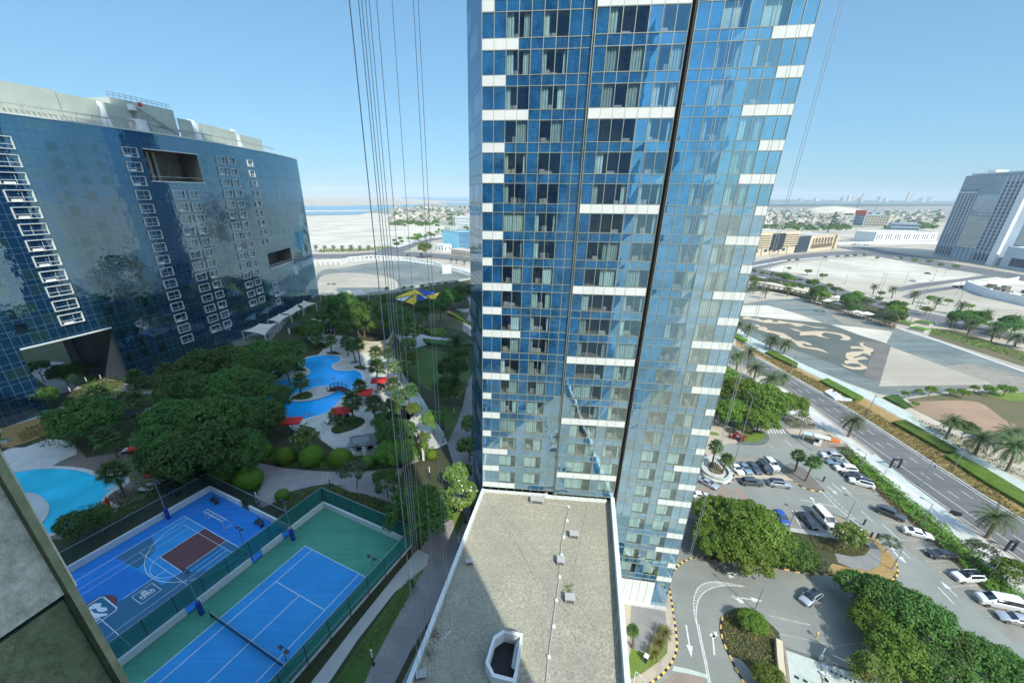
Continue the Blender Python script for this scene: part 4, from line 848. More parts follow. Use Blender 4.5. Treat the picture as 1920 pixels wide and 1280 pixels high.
wpar(p_.build('parapet', M['panel']), LB_); p_ = MB(); rail_wall(p_, (rx(4) - .3, 4), (rx(44.6) - .2, 44.6), .5, ROOFZ - .3, ROOFZ + .95)
wpar(p_.build('parapet', M['panel']), LB_)
p_ = MB(); p_.box((3.3, 46.0, ROOFZ + .12), (8.9, .35, .24), math.atan2(LB.y - LA.y, LB.x - LA.x)); p_.box((11.7, 44.85, ROOFZ + .14), (8.5, .45, .28), math.atan2(LB.y - LA.y, LB.x - LA.x)); p_.box((7.8, 45.4, ROOFZ + .15), (.4, .9, .3))
wpar(p_.build('flashing', M['panel']), LB_)
def roofbox(px_, py_, w, d, h, label, lip=True, rz=-.11, mt='concrete'):
    c = G(px_, py_, ROOFZ); b = MB()
    b.box((0, 0, h / 2 + .12), (w, d, h), 0); 
    if lip: b.box((0, 0, h + .15), (w + .1, d + .1, .06), 0)
    t = empty('roof_unit', c, rz, label, 'roof vent'); b.build('casing', M[mt], t)
    b = MB()
    for i in (-1, 1):
        for j in (-1, 1): b.box((i * w * .4, j * d * .4, .06), (.1, .1, .12))
    b.build('foot', M['steel_dark'], t)
    b = MB()
    for k in range(4): b.box((0, -d / 2 - .012, .2 + k * h * .2), (w * .8, .02, h * .1))
    b.build('louvre', M['steel_dark'], t); return t
roofbox(1007, 941, 1.75, .85, .45, 'long cream vent casing beside the glass tower on the gravel roof')
roofbox(1076, 1006, 1.05, .7, .45, 'small dented vent box right of the roof pipe, nearest the tower', mt='concrete')
roofbox(1051, 1055, .8, .85, .5, 'square vent box straddling the pipe on the gravel roof')
roofbox(1068, 1126, .95, .75, .5, 'pale vent box right of the pipe beside a green weed tuft')
roofbox(880, 1056, .75, .5, .3, 'low grey vent box in the shade by the left parapet', rz=.2)
roofbox(790, 1268, .8, .6, .3, 'low vent box at the bottom edge beside the left parapet', rz=.2)
cd = empty('cable_duct', G(1040, 1160, ROOFZ), 0, 'pale metal duct running down the middle of the gravel roof', 'duct')
dp = [G(*p, ROOFZ) for p in ((1068, 952), (1062, 975), (1056, 1005), (1052, 1030), (1050, 1060), (1049, 1083), (1043, 1126), (1036, 1175), (1029, 1230), (1022, 1300))]
b = MB()
for a, c in zip(dp, dp[1:]): b.bar(a + Vector((0, 0, .09)), c + Vector((0, 0, .09)), .1, .07)
b.bar(G(1024, 944, ROOFZ) + Vector((0, 0, .12)), G(1066, 951, ROOFZ) + Vector((0, 0, .12)), .12, .1)
wpar(b.build('duct', M['concrete']), cd)
for px_, py_ in ((1066, 951), (1063, 976), (1057, 1007), (1053, 1041), (1049, 1082), (1043, 1126), (1038, 1175), (1029, 1232)):
    b = MB(); q = G(px_, py_, ROOFZ); b.box(q + Vector((0, 0, .1)), (.32, .3, .2), .1); b.box(q + Vector((0, 0, .22)), (.2, .2, .06), .1); wpar(b.build('bracket', M['panel']), cd)
b = MB()
for ln in ([(945, 965), (1075, 1110), (1120, 1190)], [(1062, 950), (1088, 1130)][:0] + [(1100, 945), (1070, 1100)], [(1040, 1120), (1150, 1250)], [(960, 1000), (1020, 1120)]):
    b.strip(Gs(ln, ROOFZ), .03, ROOFZ + .012)
wpar(b.build('roof_seam', M['asphalt']), LB_)
for lbl, x, y in (('scrap of pale membrane lying in the shade on the gravel roof', 845, 1175), ('twisted scrap of white flashing by the left parapet of the gravel roof', 838, 1190)):
    b = MB(); q = G(x, y, ROOFZ)
    b.tube([q + Vector((rnd.uniform(-.5, .5), rnd.uniform(-.5, .5), .05)) for _ in range(6)], .03, 5); tag(b.build('debris', M['panel']), lbl, 'debris')
for lbl, x, y, mm in (('dried dark red weed by the left parapet, upper', 816, 1190, 'leaf_red'), ('dried dark red weed by the left parapet, lower', 806, 1226, 'leaf_red'), ('yellow green weed tuft beside the pale vent box', 1064, 1104, 'leaf_yellow')):
    b = MB(); q = G(x, y, ROOFZ)
    for k in range(90): p = q + Vector((rnd.gauss(0, .25), rnd.gauss(0, .4), .03)); d = Vector((rnd.uniform(-.12, .12), rnd.uniform(-.12, .12), rnd.uniform(.05, .25))); b.quad(p, p + Vector((.05, 0, 0)), p + d + Vector((.03, 0, 0)), p + d)
    tag(b.build('weed', M[mm]), lbl, 'plant')
# stair opening: six-sided upstand round a dark well
sh = empty('stair_shaft', G(950, 1210, ROOFZ), 0, 'six sided white concrete shaft open at the top on the gravel roof', 'shaft')
hx = [G(*p, ROOFZ + 1.3).to_2d() for p in ((945, 1178), (981, 1186), (970, 1260), (965, 1279), (923, 1268), (910, 1241), (925, 1192))]
cx_ = sum((p for p in hx), Vector((0, 0))) / len(hx); inner = [cx_ + (p - cx_) * .84 for p in hx]
b = MB(); n = len(hx)
for i in range(n):
    j = (i + 1) % n; o0, o1, i0, i1 = hx[i], hx[j], inner[i], inner[j]; zt = ROOFZ + 1.3
    b.quad((*o0, zt), (*o1, zt), (*i1, zt), (*i0, zt)); b.quad((*o0, ROOFZ), (*o1, ROOFZ), (*o1, zt), (*o0, zt)); b.quad((*i0, ROOFZ - .0), (*i1, ROOFZ), (*i1, zt), (*i0, zt))
wpar(b.build('upstand', M['white_wall']), sh)
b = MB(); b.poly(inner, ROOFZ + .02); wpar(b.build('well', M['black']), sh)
b = MB(); a, c = inner[1], inner[2]; b.quad((*hx[1], ROOFZ + 1.32), (*hx[2], ROOFZ + 1.32), (*(hx[2] + (cx_ - hx[2]) * .45), ROOFZ + .95), (*(hx[1] + (cx_ - hx[1]) * .45), ROOFZ + .95)); b.quad((*hx[0], ROOFZ + 1.31), (*hx[1], ROOFZ + 1.31), (*(hx[1] * .9 + cx_ * .1), ROOFZ + 1.6), (*(hx[0] * .9 + cx_ * .1), ROOFZ + 1.6))
wpar(b.build('baffle', M['concrete']), sh)

# ---------------------------------------------------------------- wide curved building on the left
CC, CR, CA = Vector((-281.07, 153.96)), 201.4, math.radians(12.836)
def S(s, z, o=0.0):
    a = CA - s / CR; return Vector((CC.x + (CR + o) * math.cos(a), CC.y + (CR + o) * math.sin(a), z))
WB = empty('curved_hotel', S(70, PODZ, -8), 0, 'long curved blue glass building with white framed windows left of the pool garden', 'building')
ZR = 70.2
holes = [(72.2, 88.0, 59.6, 66.5), (30.6, 49.6, 32.4, 37.4), (108.0, 124.0, 0, 27.8)]
wins = []
for k in range(13): wins.append((112.3, 116.5, 65.35 - 3.05 * k, 2.15))
for k in range(16): wins.append((89.6, 93.1, 65.55 - 3.05 * k, 2.1))
for k in range(13): wins += [(79.8, 83.4, 56.45 - 3.05 * k, 2.05), (75.4, 78.5, 56.45 - 3.05 * k, 2.05)]
for k in range(15): wins += [(61.7, 65.3, 65.9 - 3.05 * k, 2.0), (57.0, 60.4, 65.9 - 3.05 * k, 2.0)]
for k in range(16):
    if not 28.6 < 65.9 - 3.05 * k < 40: wins.append((47.4, 50.4, 65.9 - 3.05 * k, 1.9))
wins = [w for w in wins if not (107 < w[0] < 125 and w[2] < 29.5)]
ss = sorted({round(v, 2) for v in [0, 155] + [1.45 * k for k in range(107)] + [h[0] for h in holes] + [h[1] for h in holes]})
zs = sorted({0.0, PODZ, ZR} | {h[2] for h in holes} | {h[3] for h in holes} | {ZR - 3.05 * k for k in range(19)})
fc = MB()
for s0, s1 in zip(ss, ss[1:]):
    for z0, z1 in zip(zs, zs[1:]):
        sm, zm = (s0 + s1) / 2, (z0 + z1) / 2
        if any(h[0] < sm < h[1] and h[2] < zm < h[3] for h in holes): continue
        fc.quad(S(s1, z0), S(s0, z0), S(s0, z1), S(s1, z1), 0, [(-s1, z0 - ZR), (-s0, z0 - ZR), (-s0, z1 - ZR), (-s1, z1 - ZR)])
wpar(fc.build('facade', M['cw_left']), WB)
en = MB(); DP = -17
for s0, s1 in zip([5 * k for k in range(31)], [5 * k for k in range(1, 32)]):
    en.quad(S(s0, ZR), S(s1, ZR), S(s1, ZR, DP), S(s0, ZR, DP))
    if not 108 <= (s0 + s1) / 2 <= 124: en.quad(S(s0, 0, DP), S(s1, 0, DP), S(s1, ZR, DP), S(s0, ZR, DP))
    else: en.quad(S(s0, 27.8, DP), S(s1, 27.8, DP), S(s1, ZR, DP), S(s0, ZR, DP))
en.quad(S(0, 0), S(0, 0, DP), S(0, ZR, DP), S(0, ZR))
wpar(en.build('roof', M['concrete']), WB)
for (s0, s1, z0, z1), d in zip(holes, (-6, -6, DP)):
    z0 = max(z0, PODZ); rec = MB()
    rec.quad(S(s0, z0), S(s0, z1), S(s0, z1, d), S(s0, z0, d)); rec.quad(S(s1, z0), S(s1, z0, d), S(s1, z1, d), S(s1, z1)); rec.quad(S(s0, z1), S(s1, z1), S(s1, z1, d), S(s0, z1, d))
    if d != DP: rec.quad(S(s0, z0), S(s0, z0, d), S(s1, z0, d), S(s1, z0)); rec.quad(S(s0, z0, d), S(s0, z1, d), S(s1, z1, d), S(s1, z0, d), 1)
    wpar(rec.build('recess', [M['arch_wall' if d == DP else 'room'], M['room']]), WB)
rp_ = MB()
for s in (85.2, 86.4, 82.2, 80.5): rp_.bar(S(s, 59.7, -5.6), S(s, 66.4, -5.6), 1.0, .3)
for z in (61.9, 64.6): rp_.bar(S(87.9, z, -5.5), S(82, z, -5.5), .5, .8)
wpar(rp_.build('terrace_column', M['concrete']), WB)
led = MB()
for (s0, s1, z) in ((72, 88.1, 59.5), (30.4, 49.8, 32.2)):
    for k in range(8):
        a, c = s0 + (s1 - s0) * k / 8, s0 + (s1 - s0) * (k + 1) / 8
        led.bar(S(a, z, .15), S(c, z, .15), .4, .25); led.bar(S(a, z + 1.1, .2), S(c, z + 1.1, .2), .08, .08)
for k in range(8):
    a, c = 108 + 2 * k, 110 + 2 * k; led.bar(S(a, 27.9, .12), S(c, 27.9, .12), .25, .3)
    a, c = 72 + 2 * k, 74 + 2 * k; led.bar(S(a, 66.6, .1), S(c, 66.6, .1), .2, .2)
for k in range(52): led.bar(S(3 * k, ZR + .1, .1), S(3 * k + 3, ZR + .1, .1), .35, .3)
wpar(led.build('ledge', M['panel']), WB)
wmeshes = {}
def hotel_win(w, h, v):
    k = (round(w, 1), h, v)
    if k in wmeshes: return wmeshes[k]
    b = MB(); t = .12
    for (x, z, sx, sz) in ((0, h / 2 - t / 2, w, t), (0, -h / 2 + t / 2, w, t), (-w / 2 + t / 2, 0, t, h - 2 * t), (w / 2 - t / 2, 0, t, h - 2 * t)): b.box((x, -.12, z), (sx, .36, sz))
    b.box((0, -.05, -h * .12), (w - 2 * t, .06, .07)); b.box((w * (.1 if v else -.08), -.04, 0), (.06, .05, h - 2 * t))
    fr_ = b.mesh('window', [M['panel']])
    p = MB(); p.quad((-w / 2 + t, .05, -h / 2 + t), (w / 2 - t, .05, -h / 2 + t), (w / 2 - t, .05, h / 2 - t), (-w / 2 + t, .05, h / 2 - t))
    x0 = w * (.12 if v == 1 else -.4 if v == 0 else .25); x1 = x0 + w * (.22 if v != 1 else .15)
    p.quad((x0, .04, -h / 2 + t), (x1, .04, -h / 2 + t), (x1, .04, h / 2 - t), (x0, .04, h / 2 - t), 1)
    if v == 2: p.box((-w * .15, .0, -h / 2 + t + .2), (w * .4, .05, .4), m=2)
    wmeshes[k] = (fr_, p.mesh('pane', [M['car_glass'], M['curtain'], M['white_fab']])); return wmeshes[k]
wins.sort(key=lambda w: w[0], reverse=True)
for i, (s0, s1, z, h) in enumerate(wins[:100]):
    sm = (s0 + s1) / 2; q = S(sm, z, .03); a = CA - sm / CR
    fm, pm = hotel_win(s1 - s0, h, rnd.randint(0, 2))
    o = ob('window', fm, WB, q - WB.location); o.rotation_euler = (0, 0, a + math.pi / 2); ob('pane', pm, o)
# unframed dark windows in the glass skin
dw = MB(); 
for s in (126, 121.5, 105.5, 101.5, 97.5, 69, 54, 43, 38, 33, 27, 22, 17, 12, 8, 4):
    for k in range(17):
        z = 65.4 - 3.05 * k
        if s > 107 and z < 29: continue
        if 29 < s < 50 and 30 < z < 39: continue
        if rnd.random() < .3: continue
        w = 1.3 if s < 45 else 1.8
        dw.quad(S(s + w, z - .9, .012), S(s, z - .9, .012), S(s, z + .9, .012), S(s + w, z + .9, .012), 0); 
        if rnd.random() < .55: dw.quad(S(s + w * .45, z - .9, .018), S(s, z - .9, .018), S(s, z + .9, .018), S(s + w * .45, z + .9, .018), 1)
M['win_dark'] = pane('dark_window_glass', (0.008, 0.02, 0.03), (0.38, 0.58, 0.7), 0.28, 0.036, 0.45)
M['win_curtain'] = pane('curtained_glass', (0.04, 0.095, 0.115), (0.38, 0.58, 0.7), 0.28, 0.036, 0.45)
tag(wpar(dw.build('flush_window', [M['win_dark'], M['win_curtain']]), WB), kind='stuff')
# roof screens, plant room, railings
M['roof_screen'] = mat('pale_green_render', (0.50, 0.57, 0.48), (0.44, 0.51, 0.43), 0.3, 0.85, fine=(2, .15))
segs = [(150, 100.6, 5.2), (100.4, 93, 4.9), (91.3, 81.5, 4.7), (72, 67.5, 4.4), (65, 57, 4.3), (56.8, 48, 4.1), (46, 31, 3.7)]
for s0, s1, h in segs:
    n = 3; scn = MB()
    for k in range(n):
        a, c = s0 + (s1 - s0) * k / n, s0 + (s1 - s0) * (k + 1) / n
        scn.bar(S(a, ZR + h / 2 + .6, -3.2), S(c, ZR + h / 2 + .6, -3.2), .4, h)
    wpar(scn.build('roof_screen', M['roof_screen']), WB)
for s in (92.2, 66, 47):
    f_ = MB(); f_.bar(S(s, ZR, -2.6), S(s, ZR + 5.4, -4.4), 1.9, .6); wpar(f_.build('buttress', M['white_wall']), WB)
sk = MB()
for k in range(62):
    s = 150 - k * .9
    if s > 78: sk.bar(S(s, ZR + .2, -1.0), S(s, ZR + 1.6, -3.0), .12, .12)
for k in range(42): sk.bar(S(150 - 3 * k, ZR + 2.0, -1.6), S(147 - 3 * k, ZR + 2.0, -1.6), .22, .22); sk.bar(S(150 - 3 * k, ZR + .3, -1.6), S(150 - 3 * k, ZR + 2.0, -1.6), .1, .1)
wpar(sk.build('track_rail', M['concrete']), WB)
prm = MB(); [prm.bar(S(89 - 4.25 * k, ZR + 3.4, -7), S(84.75 - 4.25 * k, ZR + 3.4, -7), 6.2, 6.8) for k in range(4)]
wpar(prm.build('plant_room', M['roof_screen']), WB)
rl = MB()
for k in range(12):
    a, c = 89 - 1.4 * k, 87.6 - 1.4 * k
    for hh in (.5, 1.0): rl.bar(S(a, ZR + 6.9 + hh, -4.2), S(c, ZR + 6.9 + hh, -4.2), .09, .09)
    rl.bar(S(a, ZR + 6.8, -4.2), S(a, ZR + 7.9, -4.2), .09, .09)
wpar(rl.build('roof_railing', M['steel']), WB)
cr = empty('facade_crane', S(84, ZR, -2.4), 0, 'white window cleaning crane standing on the roof of the curved building', 'crane')
b = MB(); b.box(S(85, ZR + 1.6, -2.4), (2.6, 3.2, 2.4), CA); b.box(S(85.5, ZR + 5.2, -2.2), (1.4, 1.6, 1.2), CA); wpar(b.build('cabin', M['white_wall']), cr)
b = MB(); b.bar(S(85, ZR + 2.6, -2.2), S(85, ZR + 5.2, -2.2), .6, .6); b.bar(S(85, ZR + 5.3, -1.8), S(75.5, ZR + .9, -.8), .3, .45); b.bar(S(84, ZR + 4.0, -1.8), S(75.5, ZR + .6, -.8), .18, .18)
for k in range(7): b.bar(S(84.5 - k * 1.35, ZR + 5.0 - k * .62, -1.5), S(84 - k * 1.35, ZR + 3.9 - k * .55, -1.5), .1, .1)
wpar(b.build('jib', M['steel']), cr)
b = MB(); b.bar(S(92, ZR + 2.4, -1.6), S(70, ZR + 1.5, -1.2), .16, .5); wpar(b.build('boom', M['steel']), cr)
b = MB(); q = S(84.3, ZR + 6.0, -1.4); b.tube([q - Vector((0, 0, .1)), q + Vector((.5, 0, .1))], .45, 12); wpar(b.build('winch_drum', M['cloth_red']), cr)

# ---------------------------------------------------------------- farther buildings
def add_windows(root, lst, m, keep=100, name='window'):
    """lst of (corner, along, w, h); nearest ones parts, the rest one part"""
    lst = sorted(lst, key=lambda q: q[0].length); cache = {}
    for c, a, w, h in lst[:keep]:
        k = (round(w, 2), round(h, 2))
        if k not in cache:
            b = MB(); b.add([(0, -.12, 0), (w, -.12, 0), (w, -.12, h), (0, -.12, h), (0, .1, 0), (w, .1, 0), (w, .1, h), (0, .1, h)], [(0, 1, 2, 3), (0, 4, 5, 1), (3, 2, 6, 7), (0, 3, 7, 4), (1, 5, 6, 2)]); cache[k] = b.mesh(name, [m])
        o = ob(name, cache[k], root, c - root.location); o.rotation_euler = (0, 0, math.atan2(a.y, a.x))
    if lst[keep:]:
        b = MB()
        for c, a, w, h in lst[keep:]:
            a3 = Vector((a.x, a.y, 0)); n3 = Vector((a.y, -a.x, 0)) * .12
            b.quad(c + n3, c + a3 * w + n3, c + a3 * w + n3 + Vector((0, 0, h)), c + n3 + Vector((0, 0, h)))
        tag(wpar(b.build(name + '_row', m), root), kind='stuff')
M['far_window'] = mat('far_window', (0.045, 0.085, 0.12), None, 1, 0.2, spec=.6)
M['grey_clad'] = mat('grey_blue_cladding', (0.30, 0.38, 0.43), (0.26, 0.33, 0.38), .05, .7)
M['grey_frame'] = mat('pale_grey_cladding', (0.52, 0.58, 0.60), None, .05, .7)
M['far_glass'] = pane('far_tower_glass', (0.04, 0.10, 0.13), (0.7, 0.85, 0.95), .3, .05, .1)
def zfor(p, y):
    lo, hi = -50., 400.
    for _ in range(50):
        m_ = (lo + hi) / 2; v = np.array([p[0], p[1], m_ - EYE]); w = v @ Fv
        if w > 0 and PPY - FPX * (v @ Uv) / w > y: lo = m_
        else: hi = m_
    return lo
A_, B_ = G(1749, 477), G(1858, 497); HT = zfor(A_, 322) 
RT = empty('grey_tower', A_, 0, 'tall grey tower with gridded windows and a white fin at the right edge', 'skyscraper')
fa = frame(A_.to_2d(), B_.to_2d()); Lf = (B_ - A_).length
C_ = Vector((B_.x + 62, B_.y - 22)); back_ = Vector((A_.x + 70, A_.y - 20))
b = MB(); b.poly([tuple(A_.to_2d()), tuple(B_.to_2d()), tuple(C_), tuple(back_)], HT - 4, h=HT - 4)
# (a deep bay of glass is set into the front)
wpar(b.build('body', M['grey_clad']), RT)
lst = []
for k in range(19):
    for c in range(5): lst.append((P3(fa, 3 + c * 4.6, 14 + k * 2.75, 0.0), fa[1], 2.7, 1.7))
    for c in range(4): lst.append((P3(fa, 55 + c * 5.2, 12 + k * 3.2, 0.0), fa[1], 3.4 if c > 1 else 2.6, 1.9))
for c in range(5): lst.append((P3(fa, 3 + c * 4.6, 2, 0), fa[1], 2.7, 8)); lst.append((P3(fa, 56 + c * 4.6, 2, 0), fa[1], 2.5, 7))
add_windows(RT, lst, M['far_window'])
b = MB(); b.quad(P3(fa, 27, 12, .35), P3(fa, 53, 12, .35), P3(fa, 53, HT - 22, .35), P3(fa, 27, HT - 22, .35)); wpar(b.build('glass_bay', M['far_glass']), RT)
b = MB()
for k in range(17): b.bar(P3(fa, 32 if k < 14 else 24, 14 + k * 2.9, .8), P3(fa, 54, 14 + k * 2.9, .8), .9, .6)
for z in (HT - 11, HT - 14.5): b.bar(P3(fa, 9, z, .5), P3(fa, 40, z, .5), .6, .6)
b.bar(P3(fa, 8, HT - 3, -2), P3(fa, Lf, HT - 3, -2), 5, 1.6); b.bar(P3(fa, 2, HT - 19.5, .4), P3(fa, 27, HT - 19.5, .4), .8, 1.6)
for c in range(6): b.bar(P3(fa, 1.6 + c * 4.65, 10, .4), P3(fa, 1.6 + c * 4.65, HT - 20, .4), 1.2, .8)
for c in range(5): b.bar(P3(fa, 54 + c * 5.2, 8, .4), P3(fa, 54 + c * 5.2, HT - 5, .4), 1.2, .8)
for c in range(4): b.bar(P3(fa, 32 + c * 6, 0, .4), P3(fa, 32 + c * 6, 12, .4), 1.4, .8)
wpar(b.build('cladding_frame', M['grey_frame']), RT)
b = MB(); b.bar(P3(fa, Lf + .5, 0, 1.5), P3(fa, Lf + .5, HT - 4, 1.5), 5.5, 3); wpar(b.build('white_fin', M['white_wall']), RT)
fb = frame(B_.to_2d(), C_); lst = []
b = MB(); b.quad(P3(fb, 9, 10, .3), P3(fb, 62, 10, .3), P3(fb, 62, HT - 8, .3), P3(fb, 9, HT - 8, .3)); wpar(b.build('glass_bay', M['far_glass']), RT)
b = MB(); b.box(P3(fa, 26, HT - 1.1, -8), (16, 6, 2.5), .2); wpar(b.build('rooftop_plant', M['white_wall']), RT)
gb = empty('grey_annex', G(1885, 500), 0, 'low grey building beside the white fin of the grey tower', 'building')
fg = frame(G(1872, 500).to_2d(), G(1945, 512).to_2d()); b = MB()
b.box(P3(fg, 30, 9, -9), (60, 18, 18), math.atan2(fg[1].y, fg[1].x)); wpar(b.build('wall', M['grey_frame']), gb)
b = MB(); b.quad(P3(fg, 8, 2, .15), P3(fg, 30, 2, .15), P3(fg, 30, 9, .15), P3(fg, 8, 9, .15)); wpar(b.build('glazing', M['far_window']), gb)

def block(name, l, r, ytop, dep, mt, label, wins=None, cat='building', roofm='concrete', parapet=.8):
    A, B = G(*l), G(*r); f = frame(A.to_2d(), B.to_2d()); L = (B - A).length; H = zfor(A, ytop)
    t = empty(name, (A + B) / 2, 0, label, cat); b = MB()
    c = [P3(f, 0, 0), P3(f, L, 0), P3(f, L, 0, -dep), P3(f, 0, 0, -dep)]; b.poly([(p.x, p.y) for p in c], H, h=H, m=1, side=0)
    for i in range(4):
        p, q = c[i], c[(i + 1) % 4]; b.bar(Vector((p.x, p.y, H + parapet / 2)), Vector((q.x, q.y, H + parapet / 2)), .5, parapet)
    wpar(b.build('wall', [M[mt], M[roofm]]), t)
    if wins:
        nx, nz, wf, hf = wins; fh = H / nz; cw = L / nx
        add_windows(t, [(P3(f, (i + .5 - wf / 2) * cw, (k + .5 - hf / 2) * fh, .05), f[1], cw * wf, fh * hf) for i in range(nx) for k in range(nz)], M['far_window'], 100)
        f2 = frame(P3(f, L, 0).to_2d(), P3(f, L, 0, -dep).to_2d()); nd = max(1, int(dep / cw))
        lw_ = [(P3(f2, (i + .5 - wf / 2) * dep / nd, (k + .5 - hf / 2) * fh, .05), f2[1], dep / nd * wf, fh * hf) for i in range(nd) for k in range(nz)]
        add_windows(t, lw_, M['far_window'], max(0, 100 - nx * nz))
    return t, f, L, H
t, f, L, H = block('office_block', (1404, 480), (1488, 474), 437, 34, 'cream', 'beige office block with horizontal ledges right behind the glass tower', None)
b = MB()
for k in range(6):
    for (u0, u1) in ((0, L * .38), (L * .68, L)): b.bar(P3(f, u0, 9 + k * (H - 9) / 6, .8), P3(f, u1, 9 + k * (H - 9) / 6, .8), 1.4, .9)
for k in range(5): b.bar(P3(f, L * (.06 + k * .19), 0, .5), P3(f, L * (.06 + k * .19), 9, .5), 1.4, 1.2)
wpar(b.build('ledge', M['cream']), t); b = MB(); b.box(P3(f, L * .53, H * .58, .7), (L * .27, 1.6, H * .72), math.atan2(f[1].y, f[1].x)); wpar(b.build('dark_panel', M['steel_dark']), t)
b = MB()
for k in range(4): b.quad(P3(f, L * (.1 + .2 * k), 3, .1), P3(f, L * (.17 + .2 * k), 3, .1), P3(f, L * (.17 + .2 * k), 6, .1), P3(f, L * (.1 + .2 * k), 6, .1))
wpar(b.build('doorway', M['far_window']), t)
t, f, L, H = block('civic_block', (1513, 472), (1564, 466), 443, 30, 'cream', 'beige block with tall vertical fins under a flat frame', None)
b = MB(); b.quad(P3(f, L * .08, 3, .1), P3(f, L * .86, 3, .1), P3(f, L * .86, H * .45, .1), P3(f, L * .08, H * .45, .1)); b.quad(P3(f, L * .1, H * .5, .1), P3(f, L * .86, H * .5, .1), P3(f, L * .86, H * .85, .1), P3(f, L * .1, H * .85, .1)); wpar(b.build('glazing', M['curtain_brown']), t)
b = MB()
for k in range(7): b.bar(P3(f, L * (.13 + .11 * k), H * .5, .6), P3(f, L * (.13 + .11 * k), H * .86, .6), 1.3, 1.2)
b.bar(P3(f, L * .93, 0, 1), P3(f, L * .93, H, 1), 4, 3); wpar(b.build('fin', M['cream']), t)
block('glass_link', (1490, 474), (1513, 472), 445, 30, 'steel_dark', 'dark glazed link between the two beige blocks', (5, 5, .7, .8))
t, f, L, H = block('white_school', (1637, 456), (1752, 455), 437, 30, 'white_wall', 'long white low building with dark vertical slots beside the grey tower', None)
b = MB()
for k in range(26):
    if k % 4 != 3: b.quad(P3(f, L * (.02 + k * .037), H * .38, .1), P3(f, L * (.034 + k * .037), H * .38, .1), P3(f, L * (.034 + k * .037), H * .9, .1), P3(f, L * (.02 + k * .037), H * .9, .1))
b.quad(P3(f, L * .02, H * .06, .1), P3(f, L * .97, H * .06, .1), P3(f, L * .97, H * .2, .1), P3(f, L * .02, H * .2, .1)); tag(wpar(b.build('slot_window', M['far_window']), t), kind='stuff')
b = MB(); b.bar(P3(f, -70, 3, 14), P3(f, L + 4, 3, 14), .8, .9); b.bar(P3(f, -70, 1.2, 14), P3(f, L + 4, 1.2, 14), .3, 2.4); wpar(b.build('canopy_walk', M['white_wall']), t)
block('showroom', (1603, 449), (1634, 452), 437, 22, 'far_window', 'small dark glazed building left of the long white building', None)
block('teal_hall', (1668, 431), (1722, 433), 419, 30, 'grey_clad', 'low teal glazed hall beyond the long white building', (10, 2, .8, .5))
t, f, L, H = block('unfinished_block', (1598, 421), (1616, 423), 396, 30, 'grey_clad', 'half built grey block topped with a red sheet', (3, 5, .5, .5))
b = MB(); b.box(P3(f, L * .5, H - 2, .6), (L * 1.1, 1, 9), math.atan2(f[1].y, f[1].x)); wpar(b.build('red_sheet', mat('red_sheeting', (0.75, 0.10, 0.05), None, 1, .8)), t)
block('unfinished_block', (1617, 423), (1662, 425), 404, 34, 'cream', 'half built cream block beside the red topped one', (8, 4, .35, .4))
block('teal_office', (835, 466), (845.5, 467), 427, 24, 'pave_green', 'narrow pale green office left of the blue buildings', (3, 4, .35, .35))
M['blue_wall'] = mat('light_blue_cladding', (0.22, 0.50, 0.62), (0.20, 0.46, 0.58), .1, .7); M['blue_wall2'] = mat('mid_blue_cladding', (0.09, 0.22, 0.32), None, .1, .7)
block('blue_office', (846, 466), (861, 470), 434, 26, 'blue_wall2', 'dark blue office between the green and light blue ones', (6, 3, .3, .12))
block('blue_office', (861.3, 470), (884, 467), 436, 26, 'blue_wall', 'light blue office with two small square windows by the glass tower', (3, 3, .12, .2))
block('white_villa', (854, 428), (882, 430), 407, 26, 'white_wall', 'white four storey villa block behind the blue offices', (6, 4, .35, .4))
block('white_villa', (872, 418), (888, 419), 404, 24, 'white_wall', 'smaller white villa behind the four storey one', (4, 3, .35, .4))
block('white_shed', (816, 470), (832, 472), 459, 12, 'white_wall', 'little white house with a dark roof beside the round yellowish tree', (3, 1, .25, .5))
block('cream_house', (846, 478), (884, 484), 468, 16, 'cream', 'low cream building with three small windows beside the coast road', (8, 1, .25, .35))
# low houses of the far district (a few pixels each)
hr = random.Random(11)
M['town_white'] = mat('town_render', (0.52, 0.48, 0.40), (0.38, 0.35, 0.29), .02, .9, rand=.3)
hm = []
for k in range(4):
    b = MB(); w, d, h = hr.uniform(12, 19), hr.uniform(10, 16), hr.uniform(4.5, 7); b.box((0, 0, h / 2), (w, d, h)); b.box((w * .2, 0, h + 1.3), (w * .4, d * .5, 2.6)); b.box((-w * .36, -d * .5 - .8, h * .3), (w * .2, 1.6, h * .6))
    for q in range(4): b.box((-w * .38 + q * w * .25, -d * .5 - .06, h * .6), (w * .1, .2, h * .3), m=1); b.box((-w * .38 + q * w * .25, d * .5 + .06, h * .6), (w * .1, .2, h * .3), m=1)
    hm.append(b.mesh('house', [M['town_white'], M['far_window']]))
def scatter(n, xr, yr, s, label, group):
    for i in range(n):
        q = G(hr.uniform(*xr), hr.uniform(*yr)); o = ob('low_house', hm[i % 4], None, q); o.rotation_euler = (0, 0, hr.uniform(0, 3.1)); o.scale = (s, s, s * hr.uniform(.8, 1.3)); tag(o, label, 'house', group)
scatter(120, (1425, 1590), (394, 424), 1.0, 'low pale house of the hazy district right of the glass tower', 'far houses right of the tower')
scatter(40, (1665, 1765), (396, 418), 1.0, 'low pale house of the hazy district beside the half built blocks', 'far houses by the half built blocks')
scatter(120, (735, 905), (386, 418), .85, 'tiny sand coloured house of the coastal district left of the glass tower', 'far houses left of the tower')
b = MB(); hedge_rnd = random.Random(4)
